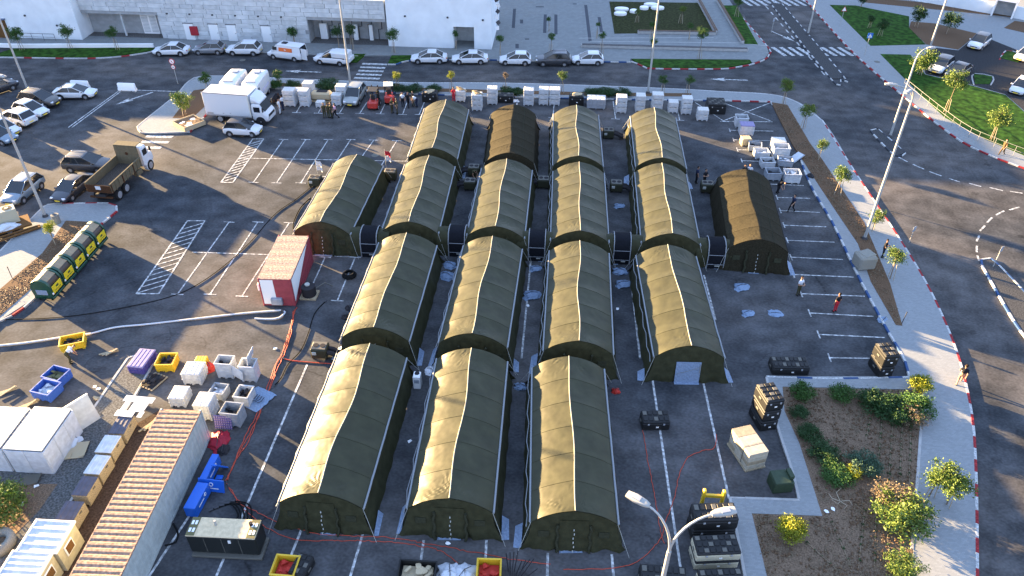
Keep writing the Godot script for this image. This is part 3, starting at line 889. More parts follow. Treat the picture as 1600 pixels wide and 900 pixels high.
func wheel_parts(t: Node3D, xs: Array, zz: float, r := 0.33, w := 0.22) -> void:
	var kt := "tyre%.2f" % r
	if not meshes.has(kt):
		var rings := []
		for q in [[-0.5, 0.66], [-0.5, 0.94], [-0.32, 1.0], [0.32, 1.0], [0.5, 0.94], [0.5, 0.66]]:
			var p := PackedVector3Array()
			for j in 20:
				var a := TAU * j / 20
				p.append(Vector3(cos(a) * r * q[1], sin(a) * r * q[1], q[0] * w))
			rings.append(p)
		meshes[kt] = MB.new().loft(rings).mesh()
		var rb := MB.new()
		rb.cyl(Vector3(0, 0, 0.0), Vector3(0, 0, w * 0.5 + 0.004), r * 0.64, 14)
		for k in 5:
			rb.box(Vector3(0, 0, w * 0.5 + 0.012), Vector3(r * 1.16, 0.05, 0.02), Basis(Vector3.BACK, PI * k / 5.0))
		rb.cyl(Vector3(0, 0, w * 0.5), Vector3(0, 0, w * 0.5 + 0.04), r * 0.16, 8)
		meshes["rim%.2f" % r] = rb.mesh()
	for x in xs:
		for s in [-1.0, 1.0]:
			var wl := Node3D.new()
			wl.name = "wheel"
			t.add_child(wl, true)
			wl.position = Vector3(x, r, s * zz)
			wl.rotation.y = 0.0 if s > 0 else PI
			part(wl, "tyre", meshes[kt], mats.rubber)
			part(wl, "rim", meshes["rim%.2f" % r], mats.rim)

func car_mesh(kind: String) -> void:
	if meshes.has(kind + "body"):
		return
	var c: Dictionary = CARS[kind]
	var rings := []
	for s in c.body:
		rings.append(rsec(s[0], s[1], s[2], s[3]))
	for r in rings:
		r.reverse()
	meshes[kind + "body"] = MB.new().loft(rings).mesh()
	var g: Array = c.g
	var hb: float = c.W - 0.06
	var ht: float = c.W - 0.22
	var yb: float = g[4] - 0.07
	var yt: float = g[5]
	# glass house
	var B := [Vector3(g[0], yb, -hb), Vector3(g[3], yb, -hb), Vector3(g[3], yb, hb), Vector3(g[0], yb, hb)]
	var T := [Vector3(g[1], yt, -ht), Vector3(g[2], yt, -ht), Vector3(g[2], yt, ht), Vector3(g[1], yt, ht)]
	var names := ["side_l", "front", "side_r", "rear"]
	for i in 4:
		var j := (i + 1) % 4
		var m := MB.new()
		var a: Vector3 = B[i]
		var b: Vector3 = B[j]
		var t: Vector3 = T[j]
		var u: Vector3 = T[i]
		m.quad(b, a, u, t)
		meshes[kind + names[i]] = m.mesh()
	# roof skin and pillars
	var rf := []
	for q in [[-0.02, 0.0, 0.98], [0.1, 0.05, 1.0], [0.5, 0.075, 1.0], [0.9, 0.05, 1.0], [1.02, 0.0, 0.98]]:
		var x := lerpf(g[1], g[2], q[0])
		var p := PackedVector3Array()
		for k in 9:
			var f := k / 4.0 - 1.0
			p.append(Vector3(x, yt + q[1] - 0.05 * f * f * f * f, f * (ht + 0.03) * q[2]))
		rf.append(p)
	for r in rf:
		r.reverse()
	var rm := MB.new().loft(rf, false, false)
	meshes[kind + "roof"] = rm.mesh()
	var pm := MB.new()
	for s in [-1.0, 1.0]:
		pm = MB.new()
		for i in ([0, 1] if s < 0 else [2, 3]):
			pm.tube([B[i], T[i]], 0.036, 6)
		pm.tube([Vector3(lerpf(g[0], g[3], 0.52), yb, s * hb), Vector3(lerpf(g[1], g[2], 0.55), yt, s * ht)], 0.025, 4)
		pm.tube([Vector3(g[1], yt, s * ht), Vector3(g[2], yt, s * ht)], 0.05, 5)
		meshes[kind + "pillars%d" % s] = pm.mesh()

func car(kind: String, at: Vector3, turn: float, paint: String, label: String, group := "", roof := "", extra := "") -> Node3D:
	car_mesh(kind)
	var c: Dictionary = CARS[kind]
	var pm: Material = mats[paint]
	var t := thing("parked_car", label, "car", at, turn, group)
	part(t, "body", meshes[kind + "body"], pm)
	part(t, "windscreen", meshes[kind + "front"], mats.glass)
	part(t, "rear_window", meshes[kind + "rear"], mats.glass)
	part(t, "side_window", meshes[kind + "side_l"], mats.glass if kind != "van" else pm)
	part(t, "side_window", meshes[kind + "side_r"], mats.glass if kind != "van" else pm)
	part(t, "roof", meshes[kind + "roof"], mats[roof] if roof else pm)
	for s in [-1, 1]:
		part(t, "pillar_frame", meshes[kind + "pillars%d" % s], pm if roof == "" else mats[roof])
	wheel_parts(t, c.wx, c.W - 0.12)
	var x1: float = c.body[-1][0]
	var x0: float = c.body[0][0]
	var yf: float = c.body[-2][2]
	var yr: float = c.body[1][2]
	for s in [-1.0, 1.0]:
		part(t, "headlight", MB.new().box(Vector3(x1 - 0.14, yf - 0.02, s * 0.6), Vector3(0.26, 0.13, 0.3), Basis(Vector3.UP, s * 0.45), 0.03).mesh(), mats.lamp_glass)
		part(t, "tail_light", MB.new().box(Vector3(x0 + 0.1, yr - 0.16, s * 0.66), Vector3(0.16, 0.2, 0.26), Basis(Vector3.UP, -s * 0.3), 0.03).mesh(), mats.tail)
		part(t, "mirror", MB.new().box(Vector3(c.g[3] - 0.35, c.g[4] + 0.06, s * (c.W + 0.07)), Vector3(0.12, 0.13, 0.2), Basis.IDENTITY, 0.03).mesh(), pm)
		for w in c.wx:
			part(t, "wheel_arch", MB.new().cyl(Vector3(w, 0.36, s * (c.W - 0.3)), Vector3(w, 0.36, s * (c.W + 0.004)), 0.385, 18).mesh(), mats.trim)
		part(t, "sill", MB.new().box(Vector3(0, 0.26, s * (c.W - 0.02)), Vector3(c.wx[1] - c.wx[0] - 0.9, 0.1, 0.05)).mesh(), mats.trim)
		for dx in [0.52, 0.15]:
			part(t, "door_handle", MB.new().box(Vector3(lerpf(c.g[0], c.g[3], dx), c.g[4] - 0.13, s * (c.W + 0.005)), Vector3(0.2, 0.035, 0.03)).mesh(), pm)
	part(t, "grille", MB.new().box(Vector3(x1 - 0.03, yf - 0.17, 0), Vector3(0.1, 0.14, 0.95), Basis.IDENTITY, 0.03).mesh(), mats.trim)
	part(t, "licence_plate", MB.new().box(Vector3(x1 + 0.015, 0.45, 0), Vector3(0.03, 0.11, 0.5)).mesh(), mats.plate)
	part(t, "licence_plate", MB.new().box(Vector3(x0 - 0.01, 0.62, 0), Vector3(0.03, 0.11, 0.5)).mesh(), mats.plate)
	part(t, "bumper", MB.new().box(Vector3(x0 + 0.08, 0.42, 0), Vector3(0.16, 0.16, 1.4), Basis.IDENTITY, 0.04).mesh(), mats.trim)
	if extra == "rack":
		for s in [-0.55, 0.55]:
			part(t, "roof_rail", MB.new().tube([Vector3(c.g[1] + 0.1, c.g[5] + 0.05, s), Vector3(c.g[1] + 0.2, c.g[5] + 0.13, s), Vector3(c.g[2] - 0.3, c.g[5] + 0.13, s), Vector3(c.g[2] - 0.2, c.g[5] + 0.05, s)], 0.03, 5).mesh(), mats.rim)
	return t

func vehicles() -> void:
	mat("car_white", Color(0.56, 0.57, 0.58), 0.28)
	mat("car_grey", Color(0.2, 0.21, 0.225), 0.3, 0.4)
	mat("car_dark", Color(0.022, 0.025, 0.033), 0.28, 0.2)
	mat("car_gun", Color(0.045, 0.047, 0.053), 0.3, 0.3)
	mat("car_blue", Color(0.14, 0.19, 0.24), 0.3, 0.3)
	mat("car_silver", Color(0.25, 0.26, 0.245), 0.32, 0.4)
	mat("car_olive", Color(0.06, 0.054, 0.045), 0.35, 0.2)
	for k in ["car_white", "car_grey", "car_dark", "car_gun", "car_blue", "car_silver", "car_olive"]:
		mats[k].clearcoat_enabled = true
		mats[k].clearcoat = 0.6
	mat("glass", Color(0.012, 0.015, 0.018), 0.08)
	mat("rubber", Color(0.018, 0.018, 0.018), 0.85)
	mat("rim", Color(0.38, 0.38, 0.39), 0.4, 0.5)
	mat("trim", Color(0.02, 0.02, 0.022), 0.6)
	mat("lamp_glass", Color(0.6, 0.62, 0.65), 0.15)
	mat("tail", Color(0.35, 0.02, 0.02), 0.25)
	mat("plate", Color(0.75, 0.55, 0.06), 0.5)
	var g1 := "cars parked along the far street"
	car("sedan", Vector3(-50.95, 0, -94.73), -174.99, "car_white", "white sedan at the left end of the street row, beside the grass strip", g1)
	car("hatch", Vector3(-46.23, 0, -95.59), -174.99, "car_grey", "silver grey hatchback between two white cars in the street row", g1)
	car("suv", Vector3(-41.59, 0, -95.72), -177.45, "car_white", "white sport utility car just left of the van with an orange stripe", g1)
	car("sedan", Vector3(-17.19, 0, -95.05), -175.02, "car_white", "white sedan parked just right of the zebra crossing", g1)
	car("sedan", Vector3(-11.96, 0, -95.3), -175.02, "car_white", "white sedan in front of the grey roller door", g1)
	car("hatch", Vector3(-6.14, 0, -95.43), -177.51, "car_white", "white hatchback left of the dark grey car with roof rails", g1)
	car("suv", Vector3(-1.26, 0, -95.64), -177.36, "car_gun", "dark grey sport utility car with roof rails in the street row", g1, "", "rack")
	car("hatch", Vector3(3.09, 0, -96.23), -177.44, "car_white", "white hatchback at the right end of the street row", g1)
	var g2 := "cars on the left of the lot"
	car("suv", Vector3(-66.19, 0, -81.27), 60.42, "car_dark", "black car cut off by the upper left edge, on the kerbed bay", g2)
	car("sedan", Vector3(-56.42, 0, -80.78), 6.88, "car_white", "white sedan standing before a low white barrier on the left", g2)
	car("suv", Vector3(-59.3, 0, -78.42), -8.74, "car_olive", "dusty brown estate car with a white roof box on the left", g2, "", "rack")
	car("hatch", Vector3(-58.81, 0, -75.83), -17.91, "car_white", "white hatchback next to the dusty brown estate car", g2)
	car("suv", Vector3(-59.17, 0, -73.71), 160.96, "car_white", "white car with its dark rear window towards the lot, third of the left row", g2)
	car("hatch", Vector3(-59.26, 0, -71.15), -17.42, "car_white", "white car with its bonnet towards the lot, cut by the left edge", g2)
	car("hatch", Vector3(-58.64, 0, -69.45), -15.21, "car_blue", "blue grey car bonnet at the left edge below the white cars", g2)
	car("suv", Vector3(-46.37, 0, -64.4), 1.79, "car_gun", "dark grey sport utility car behind the dump truck", g2, "", "rack")
	car("sedan", Vector3(-45.43, 0, -59.93), -97.61, "car_dark", "black sedan squeezed against the side of the dump truck", g2)
	car("suv", Vector3(-49.77, 0, -59.02), -93.05, "car_blue", "pale blue car standing apart left of the black sedan", g2)
	car("mini", Vector3(-33.79, 0, -73.15), -0.54, "car_white", "small white car with a black roof in front of the box truck", "", "car_dark")
	car("suv", Vector3(-23.94, 0, -82.63), -91.46, "car_silver", "silver people carrier parked among the pallets at the top of the lot")
	var g3 := "cars on the small lot at the upper right"
	car("suv", Vector3(55.96, 0, -106.88), -129.3, "car_white", "white car with a black roof beside the brown soil at upper right", g3, "car_dark")
	car("suv", Vector3(47.72, 0, -97.92), -129.06, "car_white", "white car with a black roof half hidden by a tree at upper right", g3, "car_dark")
	car("sedan", Vector3(49.38, 0, -96.51), -133.53, "car_gun", "dark grey car beside the small lawn at upper right", g3)
	car("hatch", Vector3(54.93, 0, -91.94), -129.94, "car_white", "white car at the right edge below the lawns", g3)
	car("hatch", Vector3(60.36, 0, -102.76), -137.89, "car_white", "white car cut off by the right edge near the red kerb", g3)
	# roof box of the brown estate
	# van with the orange stripe
	var t := car("van", Vector3(-35.57, 0, -94.66), 166.66, "car_white", "white van with an orange side stripe and an open rear door", g1)
	t.name = "van"
	t.set_meta("category", "van")
	for s in [-1.0, 1.0]:
		part(t, "side_print", MB.new().box(Vector3(-0.35, 1.45, s * 0.865), Vector3(1.9, 0.46, 0.04), Basis(Vector3.RIGHT, -s * 0.2)).mesh(), mat("orange_print", Color(0.6, 0.13, 0.03), 0.5), Vector3.ZERO, 0, "orange printed panel")
		part(t, "side_glass", MB.new().box(Vector3(1.2, 1.5, s * 0.85), Vector3(0.6, 0.42, 0.04), Basis(Vector3.RIGHT, -s * 0.2)).mesh(), mats.glass)
	part(t, "rear_door", MB.new().box(Vector3(-2.95, 1.15, -0.8), Vector3(0.85, 1.4, 0.05), Basis(Vector3.UP, -0.15), 0.02).mesh(), mats.car_white)
	part(t, "roof_vent", MB.new().box(Vector3(0.1, 2.06, 0), Vector3(0.7, 0.12, 0.6), Basis.IDENTITY, 0.04).mesh(), mats.trim)
	lettering(t, "print", "Mr.", 0.22, Vector3(-0.35, 1.45, -0.895), Vector3(-11, 180, 0), mats.car_white)
	# pickup
	t = car("suv", Vector3(-29.41, 0, -93.54), 171.9, "car_white", "white pickup with a boxed canopy beside the zebra crossing", g1)
	t.name = "pickup"
	t.set_meta("category", "pickup")
	part(t, "canopy", MB.new().box(Vector3(-1.35, 1.38, 0), Vector3(2.2, 0.72, 1.72), Basis.IDENTITY, 0.1).mesh(), mats.car_white)
	part(t, "tailgate", MB.new().box(Vector3(-2.55, 0.85, 0), Vector3(0.3, 0.55, 1.7), Basis.IDENTITY, 0.06).mesh(), mats.car_white)
	big_van(Vector3(-37.91, 0, -81.79), 2.1, 1.82, 3.33, "white high-roof van left of its twin behind the box truck")
	big_van(Vector3(-35.33, 0, -81.82), 2.26, 1.92, 3.3, "white high-roof van right of its twin behind the box truck")
	box_truck(Vector3(-34.86, 0, -76.55), -4.31)
	dump_truck(Vector3(-41.44, 0, -62.17), 86.49)
	forklift(Vector3(-21.31, 0, -81.02), 0.0, "red forklift nearest the camera among the pallets")
	forklift(Vector3(-19.88, 0, -82.7), 12.0, "red forklift with a pale roof behind the group of soldiers")

func lettering(par: Node3D, nm: String, s: String, size: float, at: Vector3, rot: Vector3, mt: Material) -> void:
	var tm := TextMesh.new()
	var f := SystemFont.new()
	f.font_names = PackedStringArray(["Droid Sans"])
	f.font_weight = 700
	tm.font = f
	tm.text = s
	tm.font_size = 64
	tm.pixel_size = size / 64.0
	tm.depth = 0.01
	var o := part(par, nm, tm, mt, at)
	o.rotation_degrees = rot

func big_van(c: Vector3, yaw: float, w: float, d: float, label: String) -> void:
	# c is the middle of the roof; the van faces the camera
	var t := thing("high_roof_van", label, "van", c, yaw - 90.0, "white high-roof vans")
	var rings := []
	for s in [[-2.9, 0.45, 2.3, 0.93], [-2.85, 0.35, 2.5, 0.97], [-1.0, 0.32, 2.58, 0.99], [1.2, 0.32, 2.56, 0.99], [1.7, 0.32, 2.4, 0.98], [2.35, 0.34, 1.35, 0.95], [2.8, 0.4, 1.05, 0.9], [2.95, 0.5, 0.8, 0.8]]:
		var r := rsec(s[0], s[1], s[2], s[3], 0.25)
		r.reverse()
		rings.append(r)
	part(t, "body", MB.new().loft(rings).mesh(), mats.car_white)
	part(t, "windscreen", MB.new().box(Vector3(2.1, 1.82, 0), Vector3(0.06, 1.05, 1.62), Basis(Vector3.BACK, 0.56), 0.02).mesh(), mats.glass)
	for s in [-1.0, 1.0]:
		part(t, "side_window", MB.new().box(Vector3(1.45, 1.75, s * 0.965), Vector3(0.8, 0.55, 0.05)).mesh(), mats.glass)
		part(t, "headlight", MB.new().box(Vector3(2.8, 0.85, s * 0.68), Vector3(0.2, 0.22, 0.3), Basis.IDENTITY, 0.04).mesh(), mats.lamp_glass)
		part(t, "mirror", MB.new().box(Vector3(1.95, 1.5, s * 1.12), Vector3(0.1, 0.35, 0.18), Basis.IDENTITY, 0.03).mesh(), mats.trim)
		part(t, "side_stripe", MB.new().box(Vector3(-1.0, 1.25, s * 0.99), Vector3(2.4, 0.35, 0.02)).mesh(), mat("stripe", Color(0.5, 0.5, 0.62), 0.5))
	part(t, "roof_unit", MB.new().box(Vector3(-1.9, 2.65, 0), Vector3(0.9, 0.14, 0.8), Basis.IDENTITY, 0.05).mesh(), mats.rim)
	part(t, "beacon", MB.new().box(Vector3(1.0, 2.63, 0), Vector3(0.25, 0.1, 1.3), Basis.IDENTITY, 0.04).mesh(), mats.rim)
	wheel_parts(t, [-1.8, 1.9], 0.86, 0.36, 0.24)

func box_truck(at: Vector3, yaw: float) -> void:
	var t := thing("box_truck", "white box truck with a wind deflector above its cab", "truck", at, yaw)
	part(t, "cargo_box", MB.new().box(Vector3(-1.15, 2.2, 0), Vector3(5.2, 2.45, 2.4), Basis.IDENTITY, 0.05).mesh(), mats.car_white)
	for q in [0.93, 3.47]:
		part(t, "box_rail", MB.new().box(Vector3(-1.15, q, 1.2), Vector3(5.24, 0.1, 0.06)).mesh(), mats.rim)
	part(t, "roof_edge", MB.new().box(Vector3(1.42, 2.2, 1.17), Vector3(0.1, 2.5, 0.1), Basis.IDENTITY, 0.03).mesh(), mat("cream", Color(0.55, 0.52, 0.42), 0.5))
	for k in 3:
		part(t, "box_mark", MB.new().box(Vector3([-3.2, -1.7, -0.9][k], [1.15, 1.2, 1.25][k], 1.2), Vector3([0.7, 0.14, 0.14][k], 0.2 if k == 0 else 0.12, 0.02)).mesh(), mats.rim)
	part(t, "chassis", MB.new().box(Vector3(-0.3, 0.72, 0), Vector3(6.6, 0.22, 0.9)).mesh(), mats.trim)
	var rings := []
	for s in [[1.55, 0.6, 2.35, 1.08], [1.7, 0.5, 2.5, 1.12], [2.5, 0.45, 2.45, 1.12], [2.95, 0.42, 1.6, 1.1], [3.2, 0.45, 1.35, 1.06], [3.28, 0.55, 1.1, 1.0]]:
		var r := rsec(s[0], s[1], s[2], s[3], 0.2)
		r.reverse()
		rings.append(r)
	var cab := part(t, "cab", MB.new().loft(rings).mesh(), mats.car_white)
	part(cab, "windscreen", MB.new().box(Vector3(2.78, 2.03, 0), Vector3(0.06, 0.95, 1.9), Basis(Vector3.BACK, 0.45), 0.02).mesh(), mats.glass)
	for s in [-1.0, 1.0]:
		part(cab, "side_window", MB.new().box(Vector3(2.15, 1.82, s * 1.1), Vector3(0.72, 0.6, 0.05), Basis.IDENTITY, 0.02).mesh(), mats.glass)
		part(cab, "mirror", MB.new().box(Vector3(2.95, 1.95, s * 1.32), Vector3(0.12, 0.5, 0.22), Basis.IDENTITY, 0.03).mesh(), mats.trim)
		part(cab, "headlight", MB.new().box(Vector3(3.22, 0.85, s * 0.8), Vector3(0.12, 0.2, 0.36), Basis.IDENTITY, 0.03).mesh(), mats.lamp_glass)
		part(cab, "wheel_arch", MB.new().cyl(Vector3(2.4, 0.5, s * 0.85), Vector3(2.4, 0.5, s * 1.13), 0.55, 18).mesh(), mats.trim)
	part(cab, "grille", MB.new().box(Vector3(3.26, 1.08, 0), Vector3(0.08, 0.25, 1.5)).mesh(), mats.trim)
	var df := MB.new()
	df.x = Transform3D(Basis.IDENTITY, Vector3(1.62, 2.45, 0))
	df.loft([rsec(0.0, 0.0, 0.85, 1.05, 0.2), rsec(0.5, 0.0, 0.7, 1.05, 0.2), rsec(0.95, 0.0, 0.12, 0.95, 0.05)].map(func(r): r.reverse(); return r))
	part(t, "wind_deflector", df.mesh(), mats.car_white)
	wheel_parts(t, [-2.3, 2.4], 0.96, 0.46, 0.28)

func dump_truck(at: Vector3, yaw: float) -> void:
	mat("olive_steel", Color(0.14, 0.118, 0.075), 0.7, 0, texs.soft, 1.2)
	mat("rusty_steel", Color(0.13, 0.062, 0.032), 0.8, 0, grain("rust", 61, 0.05, 0.4, 1.0), 1.0)
	mat("bed_floor", Color(0.14, 0.12, 0.1), 0.85, 0, texs.rust, 1.6)
	var t := thing("dump_truck", "olive open-bed dump truck with a rusty tailgate and white cab", "truck", at, yaw)
	var bed := part(t, "bed_floor", MB.new().box(Vector3(-1.35, 1.28, 0), Vector3(5.3, 0.1, 2.3)).mesh(), mats.bed_floor)
	for s in [-1.0, 1.0]:
		part(bed, "side_board", MB.new().box(Vector3(-1.35, 1.68, s * 1.2), Vector3(5.3, 0.85, 0.07), Basis.IDENTITY, 0.015).mesh(), mats.olive_steel)
		part(bed, "top_rail", MB.new().box(Vector3(-1.35, 2.12, s * 1.2), Vector3(5.34, 0.09, 0.14), Basis.IDENTITY, 0.02).mesh(), mats.olive_steel)
		for k in 9:
			part(bed, "stake", MB.new().box(Vector3(-3.9 + k * 0.63, 1.66, s * 1.265), Vector3(0.1, 0.86, 0.07)).mesh(), mats.rusty_steel if k % 3 == 0 else mats.olive_steel)
	part(bed, "tailgate", MB.new().box(Vector3(-4.03, 1.62, 0), Vector3(0.08, 0.78, 2.36), Basis(Vector3.BACK, 0.04), 0.02).mesh(), mats.rusty_steel)
	part(bed, "tail_plate", MB.new().box(Vector3(-4.085, 1.75, 0.0), Vector3(0.03, 0.36, 0.5), Basis(Vector3.BACK, 0.04)).mesh(), mats.car_white)
	part(bed, "headboard", MB.new().box(Vector3(1.32, 2.3, 0), Vector3(0.09, 2.0, 2.36), Basis(Vector3.BACK, -0.02), 0.02).mesh(), mats.olive_steel)
	part(bed, "canopy_guard", MB.new().box(Vector3(1.72, 3.26, 0), Vector3(0.9, 0.08, 2.3), Basis.IDENTITY, 0.02).mesh(), mats.olive_steel)
	part(bed, "emblem", MB.new().cyl(Vector3(1.26, 2.45, 0), Vector3(1.24, 2.45, 0), 0.16, 14).mesh(), mats.rusty_steel)
	part(t, "chassis", MB.new().box(Vector3(-0.4, 0.95, 0), Vector3(7.4, 0.26, 0.95)).mesh(), mats.trim)
	part(t, "rear_bumper", MB.new().box(Vector3(-4.0, 0.75, 0), Vector3(0.14, 0.16, 2.2)).mesh(), mats.rusty_steel)
	part(t, "toolbox", MB.new().box(Vector3(0.7, 0.85, 1.0), Vector3(0.9, 0.5, 0.45), Basis.IDENTITY, 0.03).mesh(), mats.olive_steel)
	part(t, "fuel_tank", MB.new().cyl(Vector3(0.3, 0.85, -1.0), Vector3(1.3, 0.85, -1.0), 0.3, 12).mesh(), mats.rim)
	var rings := []
	for s in [[1.95, 0.75, 2.6, 1.02], [2.05, 0.7, 2.75, 1.06], [2.9, 0.65, 2.7, 1.06], [3.25, 0.6, 1.75, 1.05], [3.75, 0.6, 1.55, 0.95], [3.9, 0.7, 1.35, 0.85]]:
		var r := rsec(s[0], s[1], s[2], s[3], 0.2)
		r.reverse()
		rings.append(r)
	var cab := part(t, "cab", MB.new().loft(rings).mesh(), mats.car_white)
	part(cab, "windscreen", MB.new().box(Vector3(3.12, 2.2, 0), Vector3(0.06, 0.85, 1.8), Basis(Vector3.BACK, 0.35), 0.02).mesh(), mats.glass)
	for s in [-1.0, 1.0]:
		part(cab, "side_window", MB.new().box(Vector3(2.5, 2.1, s * 1.045), Vector3(0.7, 0.6, 0.05)).mesh(), mats.glass)
		part(cab, "mudguard", MB.new().cyl(Vector3(2.75, 0.62, s * 0.75), Vector3(2.75, 0.62, s * 1.09), 0.62, 18).mesh(), mats.car_white)
		part(cab, "mirror", MB.new().box(Vector3(3.05, 2.2, s * 1.3), Vector3(0.1, 0.45, 0.2), Basis.IDENTITY, 0.03).mesh(), mats.trim)
	wheel_parts(t, [-3.0, -1.75, 2.75], 0.98, 0.52, 0.34)

func forklift(at: Vector3, yaw: float, label: String) -> void:
	mat("fork_red", Color(0.4, 0.035, 0.025), 0.4)
	var t := thing("forklift", label, "forklift", at, yaw - 90.0, "red forklifts")
	part(t, "counterweight", MB.new().box(Vector3(0.75, 0.65, 0), Vector3(0.8, 0.85, 1.15), Basis.IDENTITY, 0.15).mesh(), mats.fork_red)
	part(t, "hood", MB.new().box(Vector3(0.2, 0.8, 0), Vector3(0.8, 0.55, 0.95), Basis.IDENTITY, 0.08).mesh(), mats.fork_red)
	part(t, "chassis", MB.new().box(Vector3(-0.2, 0.4, 0), Vector3(1.5, 0.35, 1.0), Basis.IDENTITY, 0.04).mesh(), mats.trim)
	var seat := part(t, "seat", MB.new().box(Vector3(0.15, 1.12, 0), Vector3(0.5, 0.12, 0.5), Basis.IDENTITY, 0.04).mesh(), mats.trim)
	part(seat, "backrest", MB.new().box(Vector3(0.38, 1.4, 0), Vector3(0.12, 0.5, 0.5), Basis.IDENTITY, 0.04).mesh(), mats.trim)
	for x in [-0.6, 0.6]:
		for s in [-0.48, 0.48]:
			part(t, "guard_post", MB.new().box(Vector3(x, 1.5, s), Vector3(0.07, 1.25, 0.07)).mesh(), mats.trim)
	part(t, "overhead_guard", MB.new().box(Vector3(0, 2.13, 0), Vector3(1.3, 0.07, 1.05), Basis.IDENTITY, 0.02).mesh(), mats.cream if label.contains("pale") else mats.trim)
	for s in [-0.35, 0.35]:
		part(t, "mast", MB.new().box(Vector3(-0.95, 1.2, s), Vector3(0.14, 2.1, 0.1)).mesh(), mats.trim)
		part(t, "fork", MB.new().box(Vector3(-1.5, 0.12, s), Vector3(1.0, 0.05, 0.12)).mesh(), mats.trim)
	part(t, "fork_carriage", MB.new().box(Vector3(-1.03, 0.45, 0), Vector3(0.08, 0.5, 0.95)).mesh(), mats.trim)
	wheel_parts(t, [-0.55, 0.6], 0.5, 0.27, 0.2)

